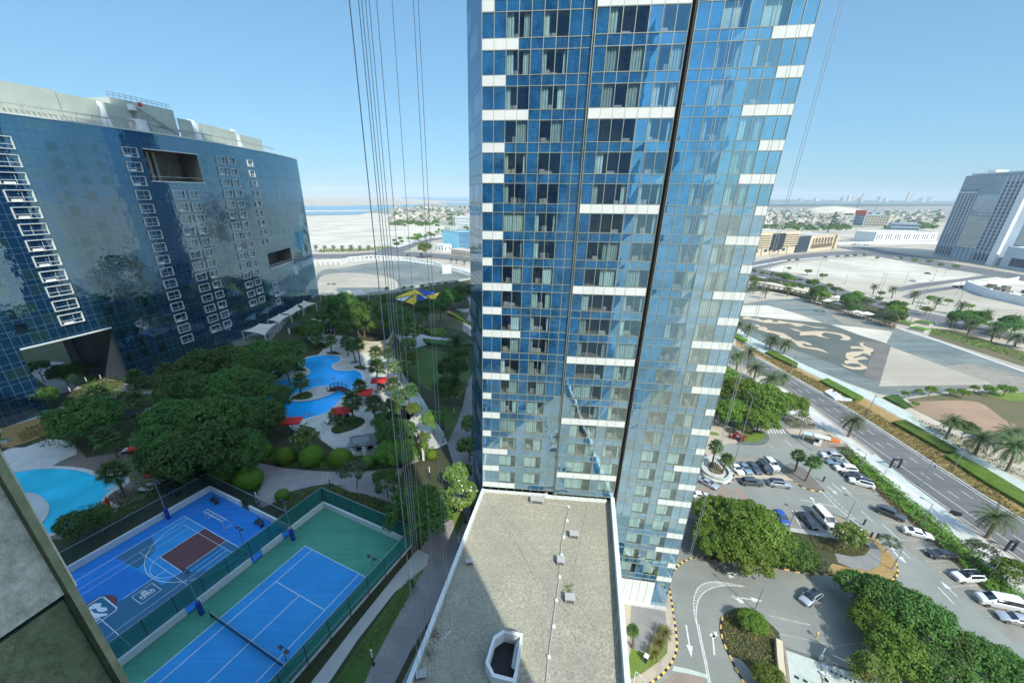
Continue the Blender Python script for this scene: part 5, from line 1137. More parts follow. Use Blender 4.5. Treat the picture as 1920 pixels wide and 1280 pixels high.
for xr, yr, n in (((1425, 1600), (394, 432), 420), ((1660, 1765), (396, 430), 160), ((735, 905), (386, 424), 420)):
    for _ in range(n):
        q = G(hedge_rnd.uniform(*xr), hedge_rnd.uniform(*yr)); s = hedge_rnd.uniform(2.5, 6); b.box((q.x, q.y, s * .4), (s * hedge_rnd.uniform(.8, 2.5), s, s * .9), hedge_rnd.uniform(0, 3))
tag(b.build('district_greenery', M['leaf_dark']), kind='stuff')
b = MB(); q = G(1562, 400)
ringm = []
for i in range(7):
    t = i / 6.0; r = 115 * math.cos(t * math.pi / 2) + .5; ringm.append([(q.x + r * math.cos(a * math.pi / 9), q.y + r * .6 * math.sin(a * math.pi / 9), 26 * math.sin(t * math.pi / 2)) for a in range(18)])
vs = [p for r in ringm for p in r]; b.add(vs, [(i * 18 + k, i * 18 + (k + 1) % 18, (i + 1) * 18 + (k + 1) % 18, (i + 1) * 18 + k) for i in range(6) for k in range(18)])
tag(b.build('sand_mound', M['sand_white'], smooth=True), kind='structure')
for x, y0, y1, lbl in ((1602, 400, 362, 'tall slim construction crane leaning over the half built block'), (1638, 400, 384, 'short construction crane beside the cream half built block'), (1545, 450, 396, 'slim lattice mast in front of the hazy district')):
    A = G(x, y0); t = empty('site_crane', A, 0, lbl, 'crane'); b = MB(); h = zfor(A, y1)
    for dx in (-.8, .8): b.bar(A + Vector((dx, 0, 0)), A + Vector((dx + h * .12, 0, h)), .5)
    for k in range(10): b.bar(A + Vector((-.8 + h * .012 * k, 0, h * k / 10)), A + Vector((.8 + h * .012 * (k + 1), 0, h * (k + 1) / 10)), .35)
    wpar(b.build('mast', M['steel_dark']), t); b = MB(); b.bar(A + Vector((h * .12, 0, h * .92)), A + Vector((h * .12 + h * .3, 0, h * 1.0)), .5); wpar(b.build('jib', M['steel_dark']), t)
# islands on the horizon with towers lost in the haze
def ridge(name, pts_px, zt, m, jag):
    base = [G(*p) for p in pts_px]; b = MB(); r = random.Random(5)
    for a, c in zip(base, base[1:]):
        n = 14
        for i in range(n):
            p, q = a + (c - a) * (i / n), a + (c - a) * ((i + 1) / n); h = zt * r.uniform(1 - jag, 1)
            b.box(((p + q) / 2) + Vector((0, 0, h / 2)), ((q - p).length * 1.02, 60, h), math.atan2((q - p).y, (q - p).x))
    return tag(b.build(name, m), kind='structure')
sheet('mangrove_shore', [(1400, 383), (1560, 381), (1800, 382), (1960, 384), (1960, 388), (1760, 387), (1560, 388), (1400, 388)], 1.2, M['mangrove'])
sheet('mangrove_shore', [(1400, 375.5), (1620, 375.5), (1960, 378.5), (1960, 382.5), (1560, 379.5), (1400, 380)], 1.3, M['mangrove'])
ridge('far_shore', [(1430, 375), (1600, 376.5), (1760, 378)], 12, M['mangrove'], .4)
tm = MB(); tm.box((0, 0, .5), (1, 1, 1)); tm.box((.1, 0, 1.06), (.5, .6, .12)); tmm = tm.mesh('tower', [M['town_white']])
for x, w, h in ((1580, 60, 60), (1590, 50, 90), (1597, 40, 70), (1612, 70, 60), (1648, 50, 80), (1660, 60, 50), (1700, 40, 150), (1706, 36, 120), (1728, 80, 60), (1742, 60, 75), (1500, 50, 45), (1530, 60, 50)):
    q = G(x, 377.5 + (x - 1500) * .004); o = ob('distant_tower', tmm, None, q); o.scale = (w, w, h); tag(o, 'pale tower fading into the haze on the horizon at the right', 'skyscraper', 'skyline in the haze')
# ================================================================ PLANTS
def quads_mesh(name, P, T, Bv, mats, core=None, mi=None):
    """leaf mesh: centres P, half axes T and Bv (all n x 3)"""
    n = len(P); V = np.stack([P - T, P + Bv, P + T, P - Bv], 1).reshape(-1, 3).astype(np.float32)
    me = bpy.data.meshes.new(name); cv = core[0] if core else np.zeros((0, 3)); cf = core[1] if core else []
    nv = n * 4 + len(cv); ncl = sum(len(f) for f in cf); me.vertices.add(nv); me.loops.add(n * 4 + ncl); me.polygons.add(n + len(cf))
    me.vertices.foreach_set('co', np.concatenate([V, np.array(cv, dtype=np.float32).reshape(-1, 3)]).ravel())
    li = list(range(n * 4)) + [n * 4 + k for f in cf for k in f]; me.loops.foreach_set('vertex_index', np.array(li, dtype=np.int32))
    st = list(range(0, n * 4, 4)); s = n * 4
    for f in cf: st.append(s); s += len(f)
    me.polygons.foreach_set('loop_start', np.array(st, dtype=np.int32))
    me.polygons.foreach_set('loop_total', np.array([4] * n + [len(f) for f in cf], dtype=np.int32))
    for m in mats: me.materials.append(m)
    mm = np.zeros(n + len(cf), dtype=np.int32)
    if mi is not None: mm[:n] = mi
    if core: mm[n:] = core[2]
    me.polygons.foreach_set('material_index', mm); me.update(calc_edges=True); me.validate(); return me
def unit(v): return v / np.maximum(np.linalg.norm(v, axis=1, keepdims=True), 1e-9)
def orient(rg, D, jit, l, w):
    n = len(D); Nn = unit(D + jit * rg.normal(size=(n, 3))); R = rg.normal(size=(n, 3)); T = unit(np.cross(Nn, R)); Bq = np.cross(Nn, T)
    s = rg.uniform(.7, 1.3, (n, 1)); return T * l * s, Bq * w * s
def crown(seed, n, K, rc, ls, shape=(.5, .5, .33), mats=None, flowers=0.0, flat=0.0, skirt=-.25):
    rg = np.random.default_rng(seed); sh = np.array(shape)
    d = unit(rg.normal(size=(K, 3))); d[:, 2] = np.where(d[:, 2] < skirt, -d[:, 2], d[:, 2])
    C = d * (sh - rc * .75) * rg.uniform(.45, 1.0, (K, 1)) ** .5; 
    if flat: C[:, 2] = C[:, 2] * (1 - flat)
    rr = rc * rg.uniform(.65, 1.25, K); k = rg.integers(0, K, n); dd = unit(rg.normal(size=(n, 3)) + np.array([0, 0, .35]) + .5 * d[k])
    P = C[k] + dd * (rr[k] * rg.uniform(.55, 1.05, n))[:, None] * np.array([1, 1, .8]); T, Bq = orient(rg, dd + np.array([0, 0, .3]), .55, ls, ls * .55)
    mi = None
    if flowers: mi = (rg.uniform(size=n) < flowers).astype(np.int32)
    return quads_mesh('crown', P, T, Bq, mats or [M['leaf_dark']], mi=mi)
def trunk_mesh(seed, h, r, limbs, cr, m='bark', lean=0.0):
    rd = random.Random(seed); b = MB(); top = Vector((lean, 0, h))
    b.tube([(0, 0, 0), (lean * .3 + rd.uniform(-.01, .01), rd.uniform(-.01, .01), h * .5), top], [r, r * .8, r * .62], 8)
    for i in range(limbs):
        a = i * 6.283 / limbs + rd.uniform(-.3, .3); l = cr * rd.uniform(.45, .8); e_ = top + Vector((math.cos(a) * l, math.sin(a) * l, cr * rd.uniform(.25, .6)))
        b.tube([top * .92, top + (e_ - top) * .5 + Vector((0, 0, cr * .06)), e_], [r * .5, r * .33, r * .12], 5)
        for j in range(2):
            e2 = e_ + Vector((rd.uniform(-.2, .2), rd.uniform(-.2, .2), rd.uniform(.02, .2))) * cr; b.tube([top + (e_ - top) * .6, e2], [r * .22, r * .07], 4)
    return b.mesh('trunk', [M[m]], True)
PROTO = {}
def proto(kind, v, th, **k):
    PROTO[(kind, v)] = (crown(**k), th)
for v in range(3):
    PROTO[('broad', v)] = (crown(10 + v, 9500, 110, .105, .021, mats=[M['leaf_dark']]), trunk_mesh(v, .30, .022, 6, .5), .42, .30)
    PROTO[('bright', v)] = (crown(20 + v, 9500, 100, .11, .021, mats=[M['leaf_mid']]), trunk_mesh(v, .28, .02, 6, .5), .40, .30)
    PROTO[('tree', v)] = (crown(30 + v, 4200, 34, .16, .026, (.5, .5, .4), [M['leaf_dark']]), trunk_mesh(30 + v, .42, .022, 5, .42), .62, .5)
    PROTO[('light', v)] = (crown(40 + v, 4200, 34, .16, .027, (.5, .5, .42), [M['leaf_light']]), trunk_mesh(40 + v, .42, .022, 5, .42), .62, .5)
    PROTO[('plumeria', v)] = (crown(50 + v, 4200, 60, .12, .03, (.5, .5, .40), [M['leaf_light'], M['flower']], .05), trunk_mesh(50 + v, .4, .03, 7, .42), .60, .5)
    PROTO[('airy', v)] = (crown(60 + v, 1500, 30, .12, .026, (.5, .5, .26), [M['leaf_grey']], skirt=0), trunk_mesh(60 + v, .45, .02, 6, .5, lean=.1), .66, .5)
    PROTO[('street', v)] = (crown(70 + v, 900, 14, .2, .045, (.5, .42, .25), [M['leaf_mid']], skirt=-.6), trunk_mesh(70 + v, .34, .03, 4, .3), .56, .5)
def palm_mesh(seed, N_, L=1.0, m='leaf_palm', droop=1.0):
    rd = random.Random(seed); b = MB()
    for i in range(N_):
        a = i * 2.39996 + rd.uniform(-.2, .2); t0 = i / N_; el = math.radians(78 - 95 * t0 + rd.uniform(-8, 8)); l = L * rd.uniform(.85, 1.05)
        pts = []; p = Vector((0, 0, 0)); e_ = el; ns = 7
        for s in range(ns + 1):
            pts.append(p.copy()); p = p + Vector((math.cos(a) * math.cos(e_), math.sin(a) * math.cos(e_), math.sin(e_))) * (l / ns); e_ -= math.radians(11 + 6 * t0) * droop
        side = Vector((-math.sin(a), math.cos(a), 0))
        for s in range(ns): b.bar(pts[s], pts[s + 1], .016 * (1 - s / ns) + .006, .01)
        for k in range(2, 30):
            f_ = k / 30 * ns; s = min(int(f_), ns - 1); q = pts[s] + (pts[s + 1] - pts[s]) * (f_ - s); d = (pts[s + 1] - pts[s]).normalized()
            ll = .20 * l * math.sin(min(1, (k + 3) / 20) * 1.5) * (1 - .55 * max(0, (k - 16) / 14))
            for sg in (-1, 1):
                tip = q + side * sg * ll * .78 + d * ll * .62 + Vector((0, 0, -ll * rd.uniform(.15, .5))); w = d * .011 * L
                b.quad(q - w, q + w, tip + w * .3, tip - w * .3)
    return b.mesh('crown', [M[m]])
def fan_mesh(seed, N_, m='leaf_fan'):
    rd = random.Random(seed); b = MB()
    for i in range(N_):
        a = i * 2.39996; t0 = i / N_; el = math.radians(75 - 110 * t0 + rd.uniform(-8, 8)); l = rd.uniform(.36, .5)
        d = Vector((math.cos(a) * math.cos(el), math.sin(a) * math.cos(el), math.sin(el))); q = d * l; b.bar((0, 0, 0), q, .014, .01)
        side = Vector((-math.sin(a), math.cos(a), 0)); up = side.cross(d).normalized() * (-1 if el < 0 else 1); up = d.cross(side).normalized()
        n = 15; R_ = rd.uniform(.42, .55)
        for k in range(n):
            th = math.radians(-105 + 210 * k / (n - 1)); dirr = (d * math.cos(th) + side * math.sin(th)).normalized(); rl = R_ * (1 - .22 * abs(math.sin(th)))
            mid = q + dirr * rl * .55 + Vector((0, 0, -.01)); tip = q + dirr * rl + Vector((0, 0, -rl * rd.uniform(.15, .42))); w = d.cross(dirr); w = dirr.cross(Vector((0, 0, 1)))
            w = (w.normalized() if w.length > .01 else side) * rl * .085
            b.quad(q, mid + w, tip, mid - w)
    return b.mesh('crown', [M[m]])
def ptrunk(seed, h, r, curve):
    b = MB(); pts = []; rr = []
    for k in range(13):
        t = k / 12; pts.append((curve * t * t, 0, h * t)); rr.append(r * (1.25 - .45 * t) * (1.08 if k % 2 else .94))
    b.tube(pts, rr, 9); return b.mesh('trunk', [M['palm_bark']], True)
for v in range(3):
    PROTO[('date', v)] = (palm_mesh(80 + v, 42), None, 0, 0); PROTO[('fan', v)] = (fan_mesh(90 + v, 34), None, 0, 0)
def ray_at_z(x, y, z): return G(x, y, z)
def tree(kind, cx, cy, wpx, label, zb=0.0, group=None, v=None, cat='tree', rz=None):
    v = rnd.randint(0, 2) if v is None else v; cm_, tm_, hc, _ = PROTO[(kind, v)]; w = 6.0
    for _ in range(6): P = G(cx, cy, zb + hc * w); w = wpx * depth(P) / FPX
    t = empty({'broad': 'shade_tree', 'bright': 'shade_tree', 'plumeria': 'frangipani_tree', 'airy': 'acacia_tree', 'street': 'clipped_street_tree'}.get(kind, 'garden_tree'), (P.x, P.y, zb), rnd.uniform(0, 6.28) if rz is None else rz, label, cat, group, w)
    ob('trunk', tm_, t); c = ob('crown', cm_, t); c.location = (0, 0, hc); return t
def palm(kind, cx, cy, bx, by, wpx, label, zb=0.0, group=None, v=None):
    v = rnd.randint(0, 2) if v is None else v; Bp = G(bx, by, zb)
    lo, hi = 0.5, 14.
    zt = zfor(Bp, cy); h = max(1.2, zt - zb); C = G(cx, cy, zb + h); R_ = wpx * depth(C) / FPX / 2
    cv = Vector((C.x - Bp.x, C.y - Bp.y)); curve = min(cv.length, h * .45); az = math.atan2(cv.y, cv.x)
    t = empty('date_palm' if kind == 'date' else 'fan_palm', Bp, az, label, 'palm tree', group)
    ob('trunk', ptrunk(v, h, .26 if kind == 'date' else .17, curve), t)
    c = ob('crown', PROTO[(kind, v)][0], t); c.location = (curve, 0, h - .1); s = R_ * (1.0 if kind == 'date' else 1.08); c.scale = (s, s, s); c.rotation_euler = (0, 0, rnd.uniform(0, 6)); return t
Zg = PODZ
# shade trees of the pool garden
for cx, cy, w, lbl in [
 (160, 785, 125, 'dark spreading tree at the end of the dry hedge bed by the curved building'),
 (395, 690, 120, 'grove tree at the top, nearest the curved building'), (455, 690, 100, 'grove tree behind, beside the tall fan palm'), (352, 732, 115, 'grove tree at the left top beside the brick plaza'), (470, 728, 110, 'grove tree in the middle of the upper rank'), (500, 690, 95, 'grove tree at the upper right beside the lounger row'),
 (330, 785, 120, 'grove tree at the left beside the dark sculpture'), (405, 790, 150, 'broad grove tree in the very middle'), (475, 785, 120, 'grove tree over the red parasol by the pool tip'), (385, 850, 165, 'biggest grove tree, nearest the twin yellow green bushes'), (335, 862, 110, 'grove tree at the lower left beside the loungers'), (445, 850, 120, 'grove tree right of the biggest one'), (300, 830, 90, 'small grove tree at the left rim over the red canopy'), (440, 725, 110, 'grove tree in the upper middle, half hidden'), (520, 745, 70, 'grove tree overhanging the shaded pool rim')]:
    tree('broad' if w > 90 else 'tree', cx, cy, w, lbl or 'broad dark shade tree merging into the grove left of the blue pool', Zg, None if lbl else 'grove left of the pool')
for cx, cy, w, k, lbl in [
 (498, 664, 84, 'broad', 'dark tree in front of the nearest cream canopy'), (545, 660, 66, 'tree', 'dark tree left of the lone fan palm above the pool'), (535, 678, 80, 'tree', 'dark tree over the row of white loungers'),
 (448, 668, 56, 'bright', 'small brighter tree at the left edge of the grove near the canopies'), (580, 618, 58, 'broad', 'dark tree behind the low dark pavilion'), (612, 596, 44, 'tree', 'tree beside the middle cream canopies'),
 (640, 572, 70, 'tree', 'tree under the far cream canopies'), (668, 592, 70, 'tree', 'dark tree behind the curved cream wall'), (650, 615, 60, 'tree', 'dark tree between pergola hut and curved wall'),
 (694, 583, 52, 'light', 'light green tree catching the sun left of the yellow and blue sail'), (706, 612, 40, 'light', 'sunlit yellow green tree above the curved cream wall'), (735, 590, 60, 'tree', 'dark tree in front of the yellow and blue sail'),
 (752, 610, 55, 'tree', 'dark tree right of the sunlit trees'), (775, 622, 50, 'plumeria', 'dark frangipani with white flowers below the sail'), (800, 580, 56, 'tree', 'round dark tree under the blue part of the sail'), (825, 575, 50, 'tree', 'dark tree right of the yellow and blue sail'),
 (845, 560, 56, 'broad', 'dark tree behind the playground by the path'), (870, 550, 48, 'tree', 'dark tree at the far end of the garden path'), (893, 545, 40, 'tree', 'dark tree against the side of the glass tower'), (728, 565, 40, 'tree', 'dark bush tree left of the sail'), (893, 590, 26, 'airy', 'small grey green tree beside the curved path'),
 (765, 645, 36, 'plumeria', 'small sunlit frangipani right of the cream wall'), (750, 690, 46, 'plumeria', 'sunlit frangipani on the strip of sun beside the lawn'), (765, 675, 44, 'light', 'sunlit tree at the left corner of the dark lawn'),
 (848, 690, 62, 'tree', 'dark round tree on the lawn below the big feathery palm'), (842, 728, 66, 'tree', 'larger dark tree on the lawn edge beside the path'), (862, 665, 40, 'tree', 'dark bush tree beside the big feathery palm'),
 (885, 795, 48, 'plumeria', 'dark frangipani against the foot of the glass tower'), (880, 838, 52, 'plumeria', 'dark frangipani nearest the tower foot above the path bend'),
 (861, 890, 62, 'plumeria', 'sunlit frangipani where the paths meet, the farther of two'), (866, 930, 72, 'plumeria', 'sunlit frangipani beside the white roof parapet, the nearer of two'),
 (812, 788, 52, 'light', 'sunlit round tree on the bright paving strip'), (775, 768, 34, 'light', 'narrow sunlit tree beside the feathery palms'), (795, 820, 28, 'light', 'small sunlit tree right of the pergola'),
 (745, 815, 86, 'broad', 'tree overhanging the right half of the long pergola'), (740, 850, 80, 'bright', 'tree with pale tips in front of the long pergola'), (720, 790, 50, 'tree', 'dark tree behind the right end of the long pergola'),
 (573, 822, 58, 'plumeria', 'frangipani full of white flowers beside the two loungers'), (664, 882, 62, 'airy', 'loose leafy tree over the grey path'), (724, 903, 64, 'tree', 'round dark tree on the grey path left of the big bush tree'),
 (782, 962, 135, 'broad', 'big glossy tree at the corner of the green tennis court'), (660, 785, 20, 'tree', 'small shrub tree beside the red parasol'), (85, 742, 50, 'tree', 'dark low tree in the passage under the curved building'), (118, 700, 50, 'tree', 'dark tree seen through the passage under the building'), (70, 690, 44, 'tree', 'dark tree at the left end of the passage under the building'), (150, 690, 40, 'tree', 'dark tree deepest in the passage under the building'),
 (180, 970, 60, 'tree', 'dark tree overhanging the near pool edge by the hedge'), (140, 985, 70, 'tree', 'dark tree left of the blue court wall')]:
    tree(k, cx, cy, w, lbl, Zg)
# right-hand trees
for cx, cy, w, k, lbl in [
 (1352, 706, 66, 'bright', 'dense tree touching the tower edge beside the palms'), (1388, 735, 86, 'bright', 'dense tree behind the zebra crossing, leftmost of the clump'), (1430, 752, 100, 'bright', 'broad dense tree in the middle of the clump by the road'),
 (1478, 760, 74, 'bright', 'dense tree at the road end of the clump'), (1372, 772, 70, 'bright', 'dense tree in front of the clump beside the tower'), (1425, 785, 72, 'bright', 'dense tree over the zebra crossing'), (1352, 780, 34, 'airy', 'small grey green shrub tree at the tower edge'),
 (1393, 803, 28, 'tree', 'small round tree beside the oval lawn'), (1345, 965, 96, 'bright', 'big bright tree by the tower foot, far left of the car park clump'), (1402, 985, 130, 'bright', 'biggest bright tree of the car park clump'), (1340, 1018, 88, 'bright', 'bright tree beside the service yard'),
 (1400, 1035, 110, 'bright', 'bright tree above the striped kerb'), (1458, 1022, 90, 'bright', 'bright tree in the right part of the car park clump'), (1490, 1040, 80, 'broad', 'darker loose tree at the right end of the car park clump'), (1530, 1056, 50, 'airy', 'grey green shrub tree over the straw bed'),
 (1592, 1003, 58, 'plumeria', 'pale round bush tree beside the white minibus bay'), (1667, 1016, 42, 'airy', 'small loose tree on the kerb beside the white arrows'), (1411, 1166, 56, 'bright', 'round bush tree at the tip of the drop shaped island'), (1442, 1272, 64, 'bright', 'bush tree at the bottom edge beside the cream wall'),
 (1610, 1100, 80, 'broad', 'tree at the left end of the near clump beside the moving car'), (1662, 1125, 110, 'broad', 'broad tree of the near clump behind the speed hump'), (1640, 1170, 90, 'bright', 'tree of the near clump over the ramp barrier'), (1722, 1160, 125, 'broad', 'broad tree in the middle of the near clump'),
 (1690, 1225, 120, 'bright', 'bright tree of the near clump nearest the orange barrier'), (1765, 1205, 110, 'broad', 'tree of the near clump beside the bay of the grey car'), (1760, 1265, 120, 'broad', 'dark tree at the bottom edge of the near clump'), (1830, 1235, 110, 'broad', 'tree of the near clump at the bottom right'), (1895, 1262, 110, 'broad', 'tree cut by the bottom right corner'),
 (1640, 1262, 80, 'light', 'pale green bush at the bottom edge beside the orange barrier'), (1898, 1070, 64, 'bright', 'round tree at the right edge beside the pavement'), (1838, 1030, 60, 'airy', 'loose pale tree over the hedge by the black car'),
 (1585, 848, 34, 'airy', 'leafless looking pale tree beside the kiosk'), (1812, 803, 40, 'tree', 'small green tree beside the leaning feathery palm'), (1718, 757, 15, 'street', 'tiny tree alone on the brown lawn')]:
    tree(k, cx, cy, w, lbl, 0.0)
for i, (x, y, w) in enumerate([(1698, 737, 18), (1723, 733, 16), (1747, 730, 24), (1783, 733, 19), (1808, 735, 23), (1829, 727, 19), (1859, 729, 27), (1888, 728, 31)]):
    tree('street', x, y, w, ['small tree of the row by the brown lawn, beside the hedge corner', 'second small tree of the row by the brown lawn', 'rounder third tree of the row by the brown lawn', 'fourth tree of the row by the brown lawn', 'fifth tree of the row, leaning over the path', 'sixth slim tree of the row by the brown lawn', 'bushy seventh tree of the row by the brown lawn', 'brightest and largest tree at the right end of the row'][i], 0, 'row of small trees by the brown lawn')
# park trees beyond the ornamental plot
pk = random.Random(21)
def poly_pts(px, n, z=0.0):
    P = Gs(px, z); xs = [p.x for p in P]; ys = [p.y for p in P]; out = []
    while len(out) < n:
        q = (pk.uniform(min(xs), max(xs)), pk.uniform(min(ys), max(ys)))
        if inside(q, P): out.append(q)
    return out
def put(kind, x, y, w, label, group, zb=0.0):
    v = pk.randint(0, 2); cm_, tm_, hc, _ = PROTO[(kind, v)]; t = empty('park_tree', (x, y, zb), pk.uniform(0, 6), label, 'tree', group, w); ob('trunk', tm_, t); ob('crown', cm_, t).location = (0, 0, hc); return t
for x, y in poly_pts([(1500, 556), (1560, 560), (1640, 585), (1690, 605), (1675, 618), (1600, 596), (1520, 566)], 16): put(pk.choice(['tree', 'airy', 'street']), x, y, pk.uniform(6, 10), 'low park tree between the white shades beyond the patterned plot', 'park trees beyond the patterned plot')
for x, y in poly_pts([(1400, 522), (1480, 535), (1600, 570), (1690, 595), (1690, 603), (1590, 578), (1470, 546), (1400, 535)], 20): put(pk.choice(['tree', 'airy', 'street']), x, y, pk.uniform(6, 10), 'low park tree along the far promenade', 'park trees along the far promenade')
for x, y in poly_pts([(1760, 598), (1850, 615), (1950, 645), (1950, 662), (1850, 636), (1760, 612)], 10): put('tree', x, y, pk.uniform(6, 9), 'green park tree on the strip beside the far road', 'park trees beside the far road')
for x, y in poly_pts([(730, 458), (800, 442), (880, 428), (884, 432), (800, 450), (740, 468)], 34): put('street', x, y, pk.uniform(7, 10), 'dark clipped tree lining the curving avenue left of the tower', 'trees along the curving avenue')
tree('light', 797, 465, 30, 'big round yellowish tree beside the coast road junction', 0)
# clipped street trees
lol = [(726, 541, 13), (757, 539, 10), (773, 538, 10), (790, 536, 12), (806, 533, 9), (822, 531, 8), (836, 530, 9), (856, 528, 9)]
for i, (x, y, w) in enumerate(lol): tree('street', x, y, w, ['first', 'second', 'third', 'fourth', 'fifth', 'sixth', 'seventh', 'last'][i] + ' from the left of the clipped dark trees on the garden edge wall', Zg, 'clipped trees on the garden edge', v=0)
for i, (x, y, w) in enumerate([(1480, 503, 11), (1515, 508, 15), (1544, 516, 15), (1417, 530, 12), (1430, 511, 14), (1461, 515, 15), (1490, 523, 14), (1521, 529, 14), (1555, 535, 15), (1652, 549, 15), (1648, 560, 14), (1746, 559, 20), (1697, 570, 18), (1738, 580, 22), (1822, 588, 27), (1818, 574, 18), (1780, 564, 16), (1715, 487, 12), (1742, 490, 12), (1765, 496, 12), (1793, 499, 13), (1645, 483, 9), (1690, 483, 9), (1495, 487, 8), (1480, 488, 8), (1603, 478, 8), (1588, 480, 8), (1570, 481, 8), (1548, 482, 8), (1620, 477, 8)]):
    tree('street', x, y, w, 'clipped box shaped street tree on the median of the far roads', 0, 'box shaped street trees', v=i % 3)
# feathery palms on the right
for i, (cx, cy, bx, by, w, lbl) in enumerate([
 (1385, 608, 1380, 624, 26, 'date palm half hidden by the tower edge on the promenade'), (1403, 615, 1400, 633, 32, 'date palm beside the tower edge on the promenade'), (1448, 637, 1443, 654, 40, 'date palm on the promenade, left of the pair'), (1473, 645, 1469, 664, 36, 'date palm on the promenade, right of the pair'),
 (1405, 660, 1402, 690, 40, 'date palm farthest of the four by the road and tower'), (1383, 668, 1380, 695, 40, 'date palm partly behind the tower edge by the road'), (1417, 690, 1413, 712, 44, 'date palm second nearest by the road verge'), (1446, 711, 1442, 737, 52, 'date palm nearest of the cluster beside the dense trees'), (1470, 706, 1467, 724, 34, 'slim date palm leaning at the road kerb'),
 (1600, 789, 1590, 819, 50, 'date palm on the pavement above the kiosk'), (1786, 789, 1773, 823, 46, 'leaning date palm at the corner of the brown lawn'), (1838, 823, 1827, 852, 66, 'wide date palm beside the long clipped hedge'), (1903, 838, 1886, 884, 84, 'large date palm at the right edge above the hedge'), (1895, 812, 1888, 836, 60, 'date palm behind the large one at the right edge'),
 (1866, 970, 1849, 1008, 74, 'date palm on the pavement at the right beside the road'), (1640, 537, 1636, 552, 18, 'far date palm left of the light mast on the sandy verge'), (1675, 542, 1671, 560, 22, 'far date palm second along the sandy verge'), (1716, 551, 1710, 571, 24, 'far date palm third along the sandy verge'), (1760, 562, 1752, 579, 22, 'far date palm beside the box shaped tree'),
 (1804, 571, 1795, 591, 27, 'far date palm alone before the wide sand plot'), (1852, 587, 1846, 603, 27, 'far date palm touching the widest box shaped tree'), (1908, 597, 1902, 614, 27, 'far date palm at the right edge of the photo'), (1822, 607, 1813, 629, 34, 'date palm of the second row, leftmost'), (1865, 619, 1857, 641, 36, 'date palm of the second row, middle'), (1880, 614, 1873, 636, 30, 'date palm of the second row, behind the middle one'), (1905, 632, 1902, 650, 38, 'date palm of the second row at the right edge'),
 (1785, 598, 1780, 614, 26, 'date palm at the start of the second row'), (1414, 533, 1412, 550, 26, 'far date palm beside the tower edge in the park'), (1436, 543, 1434, 560, 22, 'far date palm second from the tower in the park'), (1478, 542, 1476, 556, 22, 'far date palm left of the white shades')]):
    palm('date', cx, cy, bx, by, w, lbl, 0.0)
tree('airy', 1560, 572, 24, 'pale wide park tree left of the white shade discs', 0); 
palm('date', 855, 640, 852, 665, 72, 'big feathery date palm on the garden lawn beside the path', Zg)
for i, (cx, cy, bx, by, w, lbl) in enumerate([
 (563, 714, 565, 742, 42, 'fan palm on the pool island'), (560, 652, 560, 692, 38, 'tall fan palm left of the pool neck'), (620, 638, 622, 664, 30, 'fan palm above the far tip of the pool'), (594, 632, 598, 652, 34, 'fan palm in the small round bed beyond the pool'), (671, 645, 676, 688, 34, 'tall fan palm right of the pool, front one of three'), (657, 648, 667, 679, 32, 'fan palm behind the front one right of the pool'),
 (648, 640, 653, 668, 30, 'third fan palm of the group right of the pool'), (704, 660, 706, 690, 34, 'fan palm in shade beside the sunlit one'), (707, 687, 709, 733, 44, 'fan palm in front of the farthest red parasol'), (728, 662, 729, 696, 32, 'sunlit fan palm on the bright strip'), (674, 722, 676, 750, 34, 'fan palm beside the bridge end'), (660, 750, 663, 790, 48, 'fan palm in the oval bed beside the nearest red parasol'),
 (703, 757, 704, 794, 46, 'fan palm in the round grating on the stone deck'), (737, 720, 738, 744, 40, 'fan palm behind the flowering tree at the deck edge'), (770, 732, 766, 775, 38, 'brightly sunlit fan palm between deck and lawn'), (733, 764, 730, 800, 48, 'fan palm behind the long pergola'), (750, 742, 748, 775, 40, 'shaded fan palm left of the brightly lit one'), (628, 779, 633, 793, 34, 'short fan palm at the left end of the oval bed'),
 (627, 599, 629, 629, 24, 'fan palm beside the pergola hut'), (722, 607, 722, 628, 26, 'sunlit fan palm above the curved wall'), (683, 606, 684, 632, 22, 'fan palm in shade above the curved wall'), (213, 884, 235, 932, 62, 'leaning fan palm at the edge of the near pool'), (198, 820, 222, 860, 54, 'leaning fan palm beside the dark spreading tree'), (268, 822, 268, 850, 50, 'fan palm over the small red umbrella'), (266, 862, 262, 884, 46, 'fan palm beside the red canopy frame'),
 (180, 735, 196, 760, 48, 'fan palm on the brick plaza'), (144, 766, 150, 790, 44, 'grey green palm behind the dark spreading tree'), (254, 708, 255, 730, 44, 'fan palm at the left end of the grove'), (311, 694, 312, 716, 42, 'fan palm above the grove near the curved building'), (252, 750, 261, 772, 46, 'fan palm beside the dark sculpture'), (338, 690, 340, 715, 34, 'pale fan palm right above the grove')]):
    palm('fan', cx, cy, bx, by, w, lbl, Zg)
for i, (cx, cy, bx, by, w, lbl) in enumerate([(1497, 853, 1490, 884, 32, 'fan palm on the car park island, farther one'), (1526, 866, 1510, 903, 36, 'fan palm on the car park island, nearer one'), (1343, 836, 1333, 876, 34, 'fan palm in the planter beside the tower, taller one'), (1363, 860, 1354, 888, 30, 'fan palm in the planter beside the parked cars'), (1186, 1180, 1186, 1215, 30, 'fan palm squeezed beside the roof parapet wall'), ]):
    palm('fan', cx, cy, bx, by, w, lbl, 0.0)
